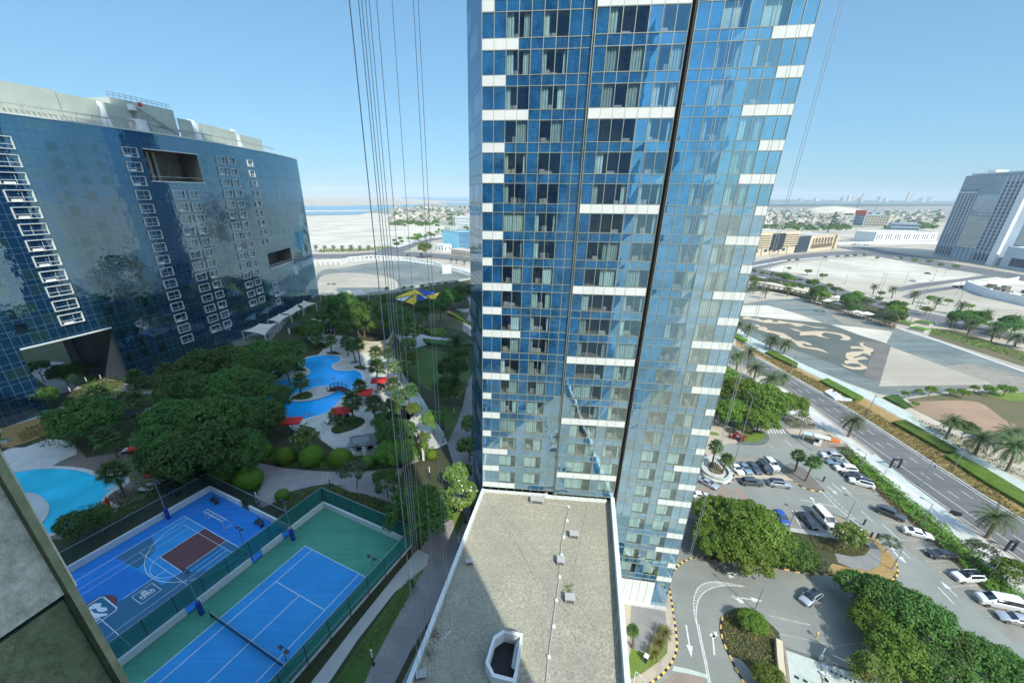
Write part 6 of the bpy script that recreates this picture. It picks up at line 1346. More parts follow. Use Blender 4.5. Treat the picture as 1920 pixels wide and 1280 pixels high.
# spiky rosettes
sagome = palm_mesh(99, 60, 1.0, 'leaf_olive', .6)
for cx, cy, w, lbl in [(1246, 1184, 34, 'spiky rosette plant farthest of three beside the kerb'), (1235, 1202, 32, 'spiky rosette plant in the middle of three beside the kerb'), (1226, 1222, 34, 'spiky rosette plant nearest of three on the lawn patch')]:
    P = G(cx, cy, .9); t = empty('cycad', (P.x, P.y, .15), 0, lbl, 'plant', 'rosette plants beside the kerb'); b = MB(); b.tube([(0, 0, 0), (0, 0, .7)], .18, 8); b.build('trunk', M['palm_bark'], t)
    c = ob('crown', sagome, t); c.location = (0, 0, .65); s = w * depth(P) / FPX / 2; c.scale = (s, s, s * .9)

# clipped balls and hedges
def ball_mesh(seed, n, m, sh=(.5, .5, .4), ls=.022):
    rg = np.random.default_rng(seed); d = unit(rg.normal(size=(n, 3))); d = d[d[:, 2] > -.75]; P = d * np.array(sh) * (1 + .04 * rg.normal(size=(len(d), 1)) + .05 * np.sin(d[:, :1] * 9) * np.sin(d[:, 1:2] * 7)); P[:, 2] += sh[2] * .8
    T, Bq = orient(rg, d, .5, ls, ls * .6)
    cv, cf = [], []
    for i in range(7):
        for k in range(12): ph = math.pi * (i + .5) / 7.5; cv.append((sh[0] * .95 * math.sin(ph) * math.cos(k * math.pi / 6), sh[1] * .95 * math.sin(ph) * math.sin(k * math.pi / 6), sh[2] * .8 + sh[2] * .95 * math.cos(ph)))
    for i in range(6):
        for k in range(12): cf.append((i * 12 + k, (i + 1) * 12 + k, (i + 1) * 12 + (k + 1) % 12, i * 12 + (k + 1) % 12))
    cf.append(tuple(range(12)))
    return quads_mesh('foliage', P, T, Bq, [M[m]], core=(cv, cf, 0))
balls = [ball_mesh(5, 4500, 'leaf_yellow'), ball_mesh(6, 4500, 'leaf_yellow', (.5, .42, .42)), ball_mesh(7, 3500, 'leaf_mid')]
def ball(cx, cy, w, lbl, k, zb, group=None, name='clipped_shrub'):
    P = G(cx, cy, zb + w * .01); 
    for _ in range(4): W = w * depth(P) / FPX; P = G(cx, cy, zb + W * .35)
    t = ob(name, balls[k], None, (P.x, P.y, zb)); t.scale = (W, W, W); t.rotation_euler = (0, 0, rnd.uniform(0, 6)); return tag(t, lbl, 'shrub', group)
for cx, cy, w, k, lbl in [(425, 880, 60, 0, 'large yellow green clipped bush left of the path bend, behind its twin'), (466, 897, 50, 1, 'large yellow green clipped bush left of the path bend, nearer twin'), (492, 842, 38, 1, 'yellow green clipped bush, first of the row under the grove'), (534, 853, 38, 0, 'yellow green clipped bush, second of the row'), (584, 854, 46, 1, 'yellow green clipped bush, third and widest of the row'), (638, 856, 42, 0, 'yellow green clipped bush left of the pergola posts'),
 (691, 864, 28, 2, 'dark clipped bush below the pergola posts'), (738, 856, 32, 2, 'dark clipped bush right of the pergola posts'), (529, 927, 26, 2, 'small dark clipped ball by the blue court gate'), (810, 852, 22, 0, 'small sunlit clipped bush on the path corner'), (793, 835, 20, 0, 'sunlit oval clipped bush beside the pergola end')]:
    ball(cx, cy, w, lbl, k, Zg)
def hedge(px, h, m, label, zb=0.0, off=(0, 0), sc=1.0, leafs=60, name='clipped_hedge', ls=.07):
    P = Gs(px, zb, off, sc); b = MB(); b.poly(P, zb + h * .97, 0, h=h * .97); rg = np.random.default_rng(len(label))
    xs = [p.x for p in P]; ys = [p.y for p in P]; A = abs(sum(P[i].x * P[(i + 1) % len(P)].y - P[(i + 1) % len(P)].x * P[i].y for i in range(len(P)))) / 2
    n = int(min(9000, A * leafs)); pts = []; 
    while len(pts) < n:
        q = (rnd.uniform(min(xs), max(xs)), rnd.uniform(min(ys), max(ys)))
        if inside(q, P): pts.append((q[0], q[1], zb + h + rnd.uniform(-.05, .05)))
    D = [(0, 0, 1)] * len(pts)
    for i in range(len(P)):
        a, c = P[i], P[(i + 1) % len(P)]; L = (c - a).length
        for _ in range(int(min(2500, L * h * leafs * .8))):
            t = rnd.random(); q = a + (c - a) * t; pts.append((q.x, q.y, zb + rnd.uniform(0, h))); D.append((0, 0, .3))
    Pn = np.array(pts); T, Bq = orient(rg, np.array(D), .5, ls, ls * .6)
    return tag(ob(name, quads_mesh(name, Pn, T, Bq, [M[m]], core=(np.array(b.v), b.f, 0))), label, 'hedge')
o5 = dict(off=(1360, 560), sc=6.0); o6b = dict(off=(1600, 640), sc=6.0)
hedge([(445, 620), (530, 600), (810, 745), (800, 785), (750, 770)], .9, 'leaf_mid', 'clipped box hedge left on the promenade between two lamp posts', **o5)
hedge([(1060, 940), (1140, 915), (1545, 1130), (1520, 1155), (1440, 1150)], .9, 'leaf_mid', 'clipped box hedge behind the white sign slab', **o5)
hedge([(90, 440), (110, 410), (245, 480), (215, 505)], .9, 'leaf_mid', 'clipped box hedge at the tower edge of the promenade', **o5)
hedge([(430, 930), (570, 905), (1150, 1235), (1120, 1270), (1020, 1262)], .9, 'leaf_mid', 'longest clipped box hedge beside the feathery palms', **o6b)
hedge([(340, 640), (490, 615), (560, 680), (640, 740), (580, 765)], .7, 'leaf_dark', 'dark low hedge at the corner of the brown lawn', **o6b)
hedge([(1770, 858), (1790, 853), (1850, 885), (1915, 925), (1960, 955), (1950, 970), (1900, 940), (1840, 905)], .8, 'leaf_mid', 'clipped hedge running off at the right edge along the road')
hedge([(840, 590), (860, 588), (880, 606), (905, 622), (905, 632)][:4], .6, 'leaf_dark', 'low dark hedge along the far garden lawn', Zg)
hedge([(793, 638), (840, 643), (890, 640), (888, 648), (840, 652), (800, 646)], .8, 'leaf_dark', 'curving dark hedge between the two garden lawns', Zg)
hedge([(795, 620), (830, 618), (840, 628), (812, 632)], .9, 'leaf_mid', 'rounded green hedge at the near end of the far lawn', Zg)
# loose planting: one object per bed
def bed(px, zb, h, dens, m, name='ground_cover', off=(0, 0), sc=1.0, ls=.13, maxn=14000, seed=1):
    P = Gs(px, zb, off, sc); rg = np.random.default_rng(seed); xs = [p.x for p in P]; ys = [p.y for p in P]
    A = abs(sum(P[i].x * P[(i + 1) % len(P)].y - P[(i + 1) % len(P)].x * P[i].y for i in range(len(P)))) / 2; n = int(min(maxn, A * dens)); pts = []
    while len(pts) < n:
        q = (rnd.uniform(min(xs), max(xs)), rnd.uniform(min(ys), max(ys)))
        if inside(q, P):
            hh = h * (.55 + .45 * math.sin(q[0] * 1.7 + 1.3 * math.sin(q[1])) * math.sin(q[1] * 1.3)); pts.append((q[0], q[1], zb + .1 + max(.1, hh) * rnd.uniform(.35, 1)))
    Pn = np.array(pts); T, Bq = orient(rg, np.tile([0, 0, 1.0], (len(pts), 1)), .7, ls, ls * .6)
    return tag(ob(name, quads_mesh(name, Pn, T, Bq, [M[m]])), kind='stuff')
bed([(60, 840), (160, 720), (420, 650), (500, 620), (480, 740), (520, 800), (470, 880), (380, 900), (290, 930), (300, 850)], Zg, .9, 6, 'leaf_dark', ls=.22)
bed([(500, 600), (560, 575), (640, 560), (735, 553), (800, 545), (860, 536), (870, 560), (800, 570), (800, 600), (735, 640), (660, 620), (560, 610)], Zg, 1.1, 4, 'leaf_dark', ls=.25, maxn=16000)
bed(offs([(40, 340), (130, 300), (400, 330), (800, 360), (1100, 330), (1300, 330), (1380, 370), (1300, 410), (1100, 450), (900, 470), (600, 460), (350, 440), (160, 400)], *B5), Zg, .7, 22, 'leaf_mid')
bed(offs([(280, 760), (300, 690), (400, 650), (600, 600), (760, 590), (900, 650), (1080, 690), (1180, 720), (1310, 920), (1180, 860), (900, 740), (620, 620), (460, 740), (400, 790)], *B5), Zg, 1.0, 24, 'leaf_mid')
bed([(100, 985), (150, 960), (240, 920), (285, 915), (300, 950), (210, 990), (140, 1020), (135, 1050)], Zg, 1.0, 22, 'leaf_dark', ls=.14)
bed(offs([(1160, 560), (1400, 180), (1560, 420), (1800, 540), (1760, 700), (1500, 860), (1380, 840)], *B6), Zg, .9, 22, 'leaf_mid', seed=4)
bed([(400, 880), (440, 865), (495, 890), (490, 925), (470, 935), (430, 915)], Zg, .5, 22, 'leaf_dark')
bed(offs([(640, 660), (880, 630), (940, 680), (560, 780), (500, 700)], (440, 620), 6.4)[:0] or offs([(1170, 1170), (1300, 1090), (1450, 1040), (1540, 1060), (1550, 1110), (1440, 1170), (1300, 1220), (1190, 1225)], *B2), Zg, .5, 26, 'leaf_dark')
struct('planting_bed', catmull(Gs(offs([(1160, 1180), (1250, 1110), (1440, 1035), (1545, 1055), (1555, 1110), (1440, 1180), (1250, 1235), (1180, 1225)], *B2), Zg), 4), Zg + .08, M['soil'], h=.06, side=M['brick_paver'])
struct('planting_bed', catmull(Gs(offs([(690, 820), (740, 780), (830, 748), (900, 745), (940, 780), (900, 818), (800, 832)], *B2), Zg), 4), Zg + .27, M['soil'], h=.06)
bed(offs([(690, 820), (740, 780), (830, 748), (900, 745), (940, 780), (900, 818), (800, 832)], *B2), Zg + .2, .35, 26, 'leaf_mid')
for q_ in ([(720, 460), (770, 430), (850, 455), (860, 480), (730, 485)], [(930, 190), (1000, 140), (1130, 160), (1110, 210), (960, 222)], [(1095, 270), (1180, 250), (1260, 275), (1240, 290)], [(1425, 440), (1500, 420), (1580, 440), (1550, 470)]):
    bed(offs(q_, *B2), Zg, .6, 26, 'leaf_mid'); struct('planting_bed', catmull(Gs(offs(q_, *B2), Zg), 3), Zg + .07, M['soil'])
for cx, cy in ((704, 794), (711, 733), (665, 679), (738, 744)):
    c = G(cx, cy, Zg); struct('tree_grating', [c.to_2d() + Vector((math.cos(a * .4), math.sin(a * .4))) * 1.25 for a in range(16)], Zg + .06, M['pave_grey'])
bed(offs([(560, 720), (610, 620), (700, 600), (860, 620), (1000, 740), (1040, 850), (1070, 1150), (960, 1170), (800, 1090), (640, 1020), (580, 900)], *A3), .14, .5, 40, 'leaf_olive', ls=.1)
bed(offs([(1080, 560), (1300, 590), (1560, 640), (1600, 680), (1560, 740), (1450, 750), (1330, 720), (1150, 690)], *A4), .14, .55, 60, 'leaf_olive', ls=.09)
bed(offs([(60, 480), (150, 680), (260, 790), (460, 800), (700, 830), (1030, 880), (1180, 860), (1150, 690), (1000, 560), (780, 530), (560, 300), (200, 340)], *A4), .14, .4, 20, 'leaf_dark')
bed([(1578, 848), (1588, 840), (1620, 862), (1690, 920), (1750, 970), (1810, 1022), (1872, 1076), (1960, 1144), (1960, 1200), (1880, 1134), (1765, 1026), (1645, 915)], .03, .8, 34, 'leaf_mid', ls=.17, maxn=26000)
bed([(1590, 878), (1640, 925), (1720, 998), (1760, 1030), (1770, 1024), (1700, 965), (1640, 912), (1600, 875)], .0, .6, 18, 'leaf_red', ls=.14)
bed(offs([(1090, 300), (1250, 190), (1360, 240), (1440, 330), (1420, 385), (1200, 380), (1110, 350)], *A1), .1, .8, 22, 'leaf_olive', ls=.16)
bed(offs([(1250, 460), (1580, 455), (1700, 510), (1700, 540), (1300, 510)], *A1), .1, .5, 26, 'leaf_olive', ls=.14)
bed(offs([(1700, 640), (1800, 600), (1920, 700), (1980, 860), (1900, 830), (1800, 740)], *A1), .0, .8, 22, 'leaf_mid', ls=.16)
bed([(1480, 700), (1547, 738), (1613, 777), (1680, 820), (1753, 867), (1847, 927), (1960, 997), (1960, 985), (1900, 945), (1830, 895), (1760, 848), (1700, 810), (1620, 762), (1547, 722), (1490, 693)], .08, .45, 14, 'leaf_olive', ls=.2, maxn=20000)
bed([(1380, 640), (1440, 676), (1480, 700), (1490, 690), (1440, 668), (1380, 632)], .08, .4, 12, 'leaf_olive', ls=.2)
bed([(1500, 558), (1600, 588), (1680, 612), (1675, 618), (1590, 592), (1500, 562)], .04, .8, 3, 'leaf_red', ls=.35)
bed([(1745, 615), (1850, 642), (1960, 676), (1960, 690), (1850, 655), (1740, 625)], .08, .8, 2.5, 'leaf_mid', ls=.35)
bed([(1560, 748), (1600, 765), (1690, 800), (1790, 830), (1960, 900), (1960, 920), (1840, 862), (1700, 800)][:0] or [(1700, 780), (1760, 800), (1850, 850), (1940, 895), (1930, 905), (1840, 862), (1740, 810)], .08, .6, 6, 'leaf_dark', ls=.2)
bed([(598, 474), (680, 472), (735, 466), (735, 462), (680, 468), (598, 470)], .2, 3, .6, 'leaf_light', ls=.8)
bed([(690, 790 - 0), (785, 1110), (640, 1280), (620, 1288), (700, 1190), (775, 1075)][1:], Zg, .6, 18, 'leaf_olive', ls=.12)
bed(offs([(1360, 320), (1450, 300), (1380, 370)], *B5) + offs([(1300, 330)], *B5), Zg, .5, 30, 'leaf_light')
for k in range(7):
    x = 592 + k * 16.5; palm('date', x, 462.5 + (k % 2) * .6, x, 471, 12 if k != 4 else 14, 'far date palm of the row beside the coast road', 0.0, 'date palms beside the coast road')
for k, (x, y) in enumerate([(823, 430), (836, 436), (846, 486 - 50 + 50), (856, 487), (871, 490), (790, 476), (797, 443), (814, 440), (764, 478)]):
    palm('date', x, y, x, y + 8, 9, 'far date palm standing along the roads left of the tower', 0.0, 'date palms left of the tower')
# rows of dry planting beside the curved building
for k in range(9):
    t = k / 8.0; bed(offs([(60 + 390 * t, 190 - 180 * t + 0), (95 + 390 * t, 175 - 180 * t), (170 + 370 * t, 265 - 150 * t), (130 + 370 * t, 285 - 150 * t)], *B6), Zg, .7, 40, 'leaf_olive', 'dry_planting', ls=.12)
# ================================================================ SPORTS COURTS
T0 = Vector((-24.836, 40.964)); TA = -.4673
E1 = Vector((math.cos(TA), math.sin(TA))); E2 = Vector((E1.y, -E1.x))
def CT(u, v, z=0.0): q = T0 + E1 * u + E2 * v; return Vector((q.x, q.y, Zg + z))
def crect(mb, u0, v0, u1, v1, z, m=0): mb.quad(CT(u0, v0, z), CT(u0, v1, z), CT(u1, v1, z), CT(u1, v0, z), m)
def cline(mb, u0, v0, u1, v1, w=.05, z=.06, m=0): mb.strip([CT(u0, v0).to_2d(), CT(u1, v1).to_2d()], w, Zg + z, m)
b = MB(); crect(b, -3.5, -6.5, 12.4, 31, .046); tag(b.build('tennis_surround', M['court_green']), kind='structure')
b = MB(); crect(b, 0, 0, 10.97, 23.77, .052); tag(b.build('tennis_court', M['court_blue']), kind='structure')
b = MB()
for l in ((0, 0, 10.97, 0), (0, 0, 0, 23.77), (10.97, 0, 10.97, 23.77), (1.37, 0, 1.37, 23.77), (9.6, 0, 9.6, 23.77), (1.37, 5.485, 9.6, 5.485), (1.37, 18.3, 9.6, 18.3), (5.485, 5.485, 5.485, 18.3), (0, 23.77, 10.97, 23.77)): cline(b, *l, w=.075)
cline(b, 5.485, 0, 5.485, .2)
tag(b.build('court_line', M['court_line']), kind='structure')
b = MB(); crect(b, -22.3, -.9, -3.7, 31, .046); tag(b.build('basketball_surround', M['court_royal']), kind='structure')
b = MB(); crect(b, -20.2, 4.2, -5.2, 31, .05); tag(b.build('basketball_court', M['court_blue']), kind='structure')
b = MB(); crect(b, -10.3, 4.3, -5.2, 12.1, .054); b.poly([CT(*p).to_2d() for p in ((-20, 8.5), (-17, 9.5), (-15.6, 12.2), (-20.2, 12.6))], Zg + .054); b.poly([CT(*p).to_2d() for p in ((-12.3, 12.1), (-5.2, 12.1), (-5.2, 31), (-12.3, 31))], Zg + .054)
tag(b.build('court_panel', M['court_navy']), kind='structure')
b = MB()
for k in range(7): u = -9.6 + k * .75; b.poly([CT(*p).to_2d() for p in ((u, 5.0), (u + .35, 5.0), (u + .35, 9.4 - k * .5), (u, 9.6 - k * .5))], Zg + .058)
tag(b.build('court_panel', M['court_blue']), kind='structure')
b = MB(); b.poly([CT(*p).to_2d() for p in ((-20.2, 12.6), (-12.3, 12.2), (-12.3, 31), (-20.2, 31))], Zg + .0545); tag(b.build('court_panel', M['court_royal']), kind='structure')
b = MB(); crect(b, -15.2, 4.3, -10.3, 9.9, .059); ball_ = [CT(-13.4 + 1.9 * math.cos(a * .2618), 17.3 + 1.9 * math.sin(a * .2618)).to_2d() for a in range(24)]; b.poly(ball_, Zg + .058)
tag(b.build('court_panel', M['court_maroon']), kind='structure')
b = MB(); W_ = .07
for l in ((-20.2, 4.2, -5.2, 4.2), (-20.2, 4.2, -20.2, 31), (-5.2, 4.2, -5.2, 31), (-15.2, 4.2, -15.2, 9.9), (-10.3, 4.2, -10.3, 9.9), (-15.2, 9.9, -10.3, 9.9), (-20.2, 17.6, -5.2, 17.6), (-12.3, 10.7, -12.3, 15.2)): cline(b, *l, w=W_, z=.064)
for l in ((-18.4, 5.2, -7.3, 5.2), (-18.4, 5.2, -18.4, 31), (-17.2, 5.2, -17.2, 31), (-7.3, 5.2, -7.3, 31), (-8.5, 5.2, -8.5, 31), (-18.4, 10.7, -7.3, 10.7)): cline(b, *l, w=.045, z=.068)
arc = [CT(-12.75 + 6.5 * math.cos(a), 5.8 + 6.3 * math.sin(a)).to_2d() for a in [math.pi * k / 40 for k in range(41)]]
b.strip([CT(-6.25, 4.2).to_2d()] + arc + [CT(-19.25, 4.2).to_2d()], .07, Zg + .072)
b.strip([CT(-12.75 + 2.5 * math.cos(a), 9.9 + 2.0 * math.sin(a)).to_2d() for a in [math.pi * k / 24 for k in range(25)]], .06, Zg + .072)
b.strip([CT(-12.75 + 4.0 * math.cos(a), 5.8 + 6.2 * math.sin(a)).to_2d() for a in [math.pi * k / 30 for k in range(31)]][:0] or [CT(-12.75, 9.9).to_2d(), CT(-12.75, 9.95).to_2d()], .05, Zg + .076)
for l in ((-11.7, 12.5, -9.65, 12.5), (-11.7, 14.6, -9.65, 14.6), (-11.7, 12.5, -11.7, 14.6), (-9.65, 12.5, -9.65, 14.6)): cline(b, *l, w=.06, z=.074)
# rounded badge with a leaping figure
rr_ = [(-14.6, 16.1), (-11.6, 16.1), (-11.3, 16.3), (-11.2, 18.6), (-14.9, 18.6), (-14.9, 16.4)]
b.strip([CT(*p).to_2d() for p in rr_], .13, Zg + .078, 0, True)
tag(b.build('court_line', M['court_line']), kind='structure')
b = MB(); b.poly([CT(*p).to_2d() for p in rr_], Zg + .0635); tag(b.build('badge_field', M['court_navy']), kind='structure')
b = MB()
for fig in ([(-14.5, 17.0), (-13.9, 16.6), (-13.3, 16.9), (-12.7, 16.6), (-12.2, 16.7), (-12.4, 17.1), (-13.0, 17.3), (-13.6, 17.2), (-14.0, 17.6), (-14.5, 17.5)], [(-14.6, 18.0), (-14.0, 17.7), (-13.2, 17.6), (-12.4, 17.3), (-11.7, 16.9), (-11.5, 17.1), (-12.2, 17.7), (-12.9, 18.2), (-13.8, 18.4), (-14.4, 18.4)]):
    b.poly([CT(*p).to_2d() for p in fig], Zg + .07)
tag(b.build('badge_figure', M['court_line']), kind='structure')
def text(s, loc, size, rot, m, name, ext=.0):
    cu = bpy.data.curves.new(name, 'FONT'); cu.body = s; cu.size = size; cu.align_x = 'CENTER'; cu.align_y = 'CENTER'; cu.extrude = ext; cu.offset = size * .02
    o = bpy.data.objects.new(name, cu); dg = None
    COL.objects.link(o); o.location = loc; o.rotation_euler = rot; cu.materials.append(m); return o
rt = math.atan2(-E1.y, -E1.x) 
for s, u, v, sz in (('NBA', -12.1, 17.85, .62), ('JR.', -11.15, 13.55, .72), ('NBA', -10.6, 13.55, .72), ('ABU DHABI', -10.2, 13.55, .26)):
    a = TA - math.pi / 2 if s != 'NBA' or u > -12 else TA
    o = text(s, CT(u, v, .085), sz, (0, 0, math.atan2(E2.y, E2.x) + math.pi if u > -12 else TA + math.pi + math.pi), M['court_line'], 'court_lettering'); tag(o, kind='structure')
# low white walls and fences
def cwall(mb, u0, v0, u1, v1, h=.95, w=.28): a, c = CT(u0, v0), CT(u1, v1); m_ = (a + c) / 2; mb.box((m_.x, m_.y, Zg + h / 2), ((c - a).length, w, h), math.atan2(c.y - a.y, c.x - a.x))
tw = empty('court_wall', CT(4, -6.6), 0, 'low white wall round the green tennis court', 'wall')
for l in ((-3.75, -6.6, 12.6, -6.6), (12.6, -6.6, 12.6, 31), (-3.75, -6.6, -3.75, -.6), (-3.75, .5, -3.75, 3.6), (-3.75, 5.1, -3.75, 11.6), (-3.75, 12.9, -3.75, 31)):
    b = MB(); cwall(b, *l); wpar(b.build('wall', M['white_wall']), tw)
bw_ = empty('court_wall', CT(-14, -1), 0, 'low white wall round the blue basketball court', 'wall')
for l in ((-22.5, -1.0, -14.8, -1.0), (-12.8, -1.0, -4.0, -1.0), (-22.5, -1.0, -22.5, 31)):
    b = MB(); cwall(b, *l); wpar(b.build('wall', M['white_wall']), bw_)
M['mesh_green'] = None
def mesh_fabric(name, c, op):
    m, t, out = nt(name); d = N(t, 'ShaderNodeBsdfDiffuse'); d.inputs[0].default_value = rgba(c); tr = N(t, 'ShaderNodeBsdfTransparent')
    mx = N(t, 'ShaderNodeMixShader'); mx.inputs[0].default_value = op; t.links.new(tr.outputs[0], mx.inputs[1]); t.links.new(d.outputs[0], mx.inputs[2]); t.links.new(mx.outputs[0], out.inputs[0]); return m
M['mesh_green'] = mesh_fabric('green_windscreen_mesh', (0.03, 0.20, 0.16), .85); M['mesh_dark'] = mesh_fabric('dark_wire_mesh', (0.05, 0.075, 0.07), .42)
def fence(lines, h0, h1, m, label, step=3.0, post='steel_dark'):
    t = empty('court_fence', CT(lines[0][0], lines[0][1]), 0, label, 'fence'); s = MB(); r = MB()
    for (u0, v0, u1, v1) in lines:
        a, c = CT(u0, v0), CT(u1, v1); L = (c - a).length; n = max(1, round(L / step))
        s.quad(a + Vector((0, 0, h0)), c + Vector((0, 0, h0)), c + Vector((0, 0, h1)), a + Vector((0, 0, h1)))
        for z in (h0, h1): r.bar(a + Vector((0, 0, z)), c + Vector((0, 0, z)), .06)
        for k in range(n + 1):
            q = a + (c - a) * k / n; p = MB(); p.tube([q + Vector((0, 0, .02)), q + Vector((0, 0, h1))], .045, 6); wpar(p.build('post', M[post]), t)
    wpar(s.build('mesh_panel', M[m]), t); wpar(r.build('rail', M['steel']), t); return t
fence([(-4.0, -6.9, 12.9, -6.9), (12.9, -6.9, 12.9, 28), (-4.0, -6.9, -4.0, 28)], .75, 3.3, 'mesh_green', 'tall fence with green windscreen round the tennis court')
fence([(-22.9, -1.3, -4.1, -1.3), (-22.9, -1.3, -22.9, 28)], .0, 3.0, 'mesh_dark', 'dark wire fence round the basketball court')
# net
nt_ = empty('tennis_net', CT(5.5, 11.885), 0, 'black tennis net with pale band across the blue court', 'net'); b = MB(); a, c = CT(-.9, 11.885), CT(11.87, 11.885)
b.quad(a + Vector((0, 0, .08)), c + Vector((0, 0, .08)), c + Vector((0, 0, 1.0)), a + Vector((0, 0, 1.0))); wpar(b.build('netting', mesh_fabric('netting', (.012, .02, .02), .72)), nt_)
b = MB(); b.bar(a + Vector((0, 0, 1.02)), c + Vector((0, 0, 1.02)), .05, .07); wpar(b.build('head_band', M['steel']), nt_)
for q in (a, c): b = MB(); b.tube([q, q + Vector((0, 0, 1.1))], .06, 8); wpar(b.build('post', M['steel_dark']), nt_)
def sport_lamp(u, v, h, label, pad=True, rz=TA):
    t = empty('court_lamp', CT(u, v), rz, label, 'lamp post', 'lamp posts of the courts'); b = MB(); b.tube([(0, 0, 0), (0, 0, h)], [.08, .055], 8); b.build('pole', M['steel'], t)
    b = MB(); b.bar((-.6, 0, h), (.6, 0, h), .06); b.build('crossarm', M['steel'], t)
    for s in (-1, 1): b = MB(); b.box((s * .42, .06, h + .08), (.5, .32, .1)); b.build('lamp_head', M['steel_dark'], t)
    if pad: b = MB(); b.box((0, 0, .95), (.42, .42, 1.9)); b.build('post_pad', M['pad_blue'], t)
sport_lamp(-2.3, 0, 6.6, 'lamp post with blue padding between the courts, far one'); sport_lamp(-2.3, 12.1, 6.6, 'lamp post with blue padding between the courts, near one')
sport_lamp(-21.7, 5.5, 6.6, 'lamp post with blue padding at the left edge of the blue court'); sport_lamp(-6.5, 4.1, 3.6, 'slim lamp post standing on the blue court baseline', False)
sport_lamp(12.1, .0, 3.9, 'slim lamp post at the right fence of the tennis court, far one', False); sport_lamp(12.1, 12.0, 3.9, 'slim lamp post at the right fence of the tennis court beside the net', False)
g = empty('football_goal', CT(-14.5, 3.1), TA, 'small white football goal on the blue court', 'goal'); b = MB()
for x in (-2.2, 2.0): b.bar((x, 0, 0), (x, 0, 1.5), .09); b.bar((x, .2, .04), (x, 1.2, .04), .06); b.bar((x, 1.2, .04), (x, .5, 1.5), .06); b.bar((x, 0, 1.5), (x, .5, 1.5), .06)
b.bar((-2.2, 0, 1.5), (2, 0, 1.5), .09); b.bar((-2.2, 1.2, .04), (2, 1.2, .04), .06); b.bar((-2.2, .5, 1.5), (2, .5, 1.5), .06)
for k in range(6): b.bar((-2.2 + .84 * k, 0, 1.5), (-2.2 + .84 * k, .5, 1.5), .05); b.bar((-2.2 + .84 * k, .5, 1.5), (-2.2 + .84 * k, 1.2, .04), .03)
b.build('frame', M['panel'], g)
for u, v, l in ((-19.2, .4, 'dark bench at the far corner of the blue court'), (-8.9, .3, 'dark bench beside the green screen on the blue court')):
    t = empty('bench', CT(u, v, .05), TA - .1, l, 'bench'); b = MB()
    for k in range(3): b.box((0, -.2 + k * .2, .46), (1.7, .16, .05))
    b.build('seat', M['steel_dark'], t); b = MB(); b.box((0, .34, .66), (1.7, .05, .3)); b.build('backrest', M['steel_dark'], t)
    for s in (-1, 1): b = MB(); b.box((s * .7, 0, .22), (.08, .5, .44)); b.build('leg', M['steel_dark'], t)
# ================================================================ GARDEN OBJECTS
def canopy(px4, hs, label, m='tent', sag=.5, nm='shade_canopy', posts=True, zb=None):
    zb = Zg if zb is None else zb
    c = [G(x, y, zb + h) for (x, y), h in zip(px4, hs)]; ctr = sum(c, Vector()) / 4; t = empty(nm, (ctr.x, ctr.y, zb), 0, label, 'canopy'); b = MB(); n = 8; g = []
    for i in range(n + 1):
        for j in range(n + 1):
            u, v = i / n, j / n; iu, iv = 4 * u * (1 - u), 4 * v * (1 - v)
            uu, vv = u + (.5 - u) * iv * .0, v; P = c[0] * (1 - u) * (1 - v) + c[1] * u * (1 - v) + c[2] * u * v + c[3] * (1 - u) * v
            e_ = max(abs(2 * u - 1), abs(2 * v - 1)); pull = .16 * (iu if abs(2 * v - 1) >= abs(2 * u - 1) else iv) * e_ ** 2; P = P + (ctr - P) * pull; P.z -= sag * iu * iv * .3; g.append(P)
    b.add(g, [(i * (n + 1) + j, (i + 1) * (n + 1) + j, (i + 1) * (n + 1) + j + 1, i * (n + 1) + j + 1) for i in range(n) for j in range(n)]); wpar(b.build('fabric', M[m] if isinstance(m, str) else m, smooth=True), t)
    if posts:
        for q in c: b = MB(); b.tube([(q.x, q.y, zb), (q.x, q.y, q.z + .1)], .11, 7); wpar(b.build('post', M['white_wall']), t)
for c4, hs, l in [
 (offs([(140, 355), (335, 270), (520, 270), (388, 402)], (430, 560), 5.843), (3.0, 4.2, 3.2, 2.6), 'nearest cream tent canopy beside the curved building'), (offs([(415, 232), (545, 165), (665, 178), (548, 262)], (430, 560), 5.843), (3, 4.2, 3.2, 2.6), 'second cream tent canopy from the near end of the row'),
 (offs([(560, 165), (742, 62), (800, 108), (680, 178)], (430, 560), 5.843), (3, 4.2, 3.2, 2.6), 'third cream tent canopy in the middle of the row'), (offs([(752, 62), (815, 18), (950, 50), (815, 105)], (430, 560), 5.843), (3, 4.2, 3.2, 2.6), 'fourth cream tent canopy of the row'),
 ([(600, 552), (630, 546), (648, 550), (628, 561)], (3, 4.2, 3.2, 2.8), 'fifth cream tent canopy near the sand'), ([(645, 556), (650, 545), (678, 541), (690, 551)], (3.2, 4.4, 4.4, 3.2), 'sunlit golden canopy at the far end of the row'), ([(583, 598), (608, 592), (622, 600), (612, 607)], (2.6, 2.8, 2.8, 2.6), 'pale flat canopy behind the fan palms')]:
    canopy(c4, hs, l)
t = empty('play_sail', G(790, 566, Zg), 0, 'yellow and blue tent sail over the playground', 'canopy')
def tri(mb, pts, m): mb.add([G(x, y, Zg + h) for x, y, h in pts], [(0, 1, 2)], m)
b = MB(); o1 = lambda x, y, h: (680 + x / 8.348, 520 + y / 8.348, h)
tri(b, [o1(460, 335, 2.6), o1(810, 185, 6.2), o1(830, 265, 5.0)], 0); tri(b, [o1(810, 185, 6.2), o1(990, 280, 3.2), o1(830, 250, 5.4)], 0); tri(b, [o1(840, 180, 6.3), o1(1170, 240, 3.0), o1(1000, 285, 3.4)], 1)
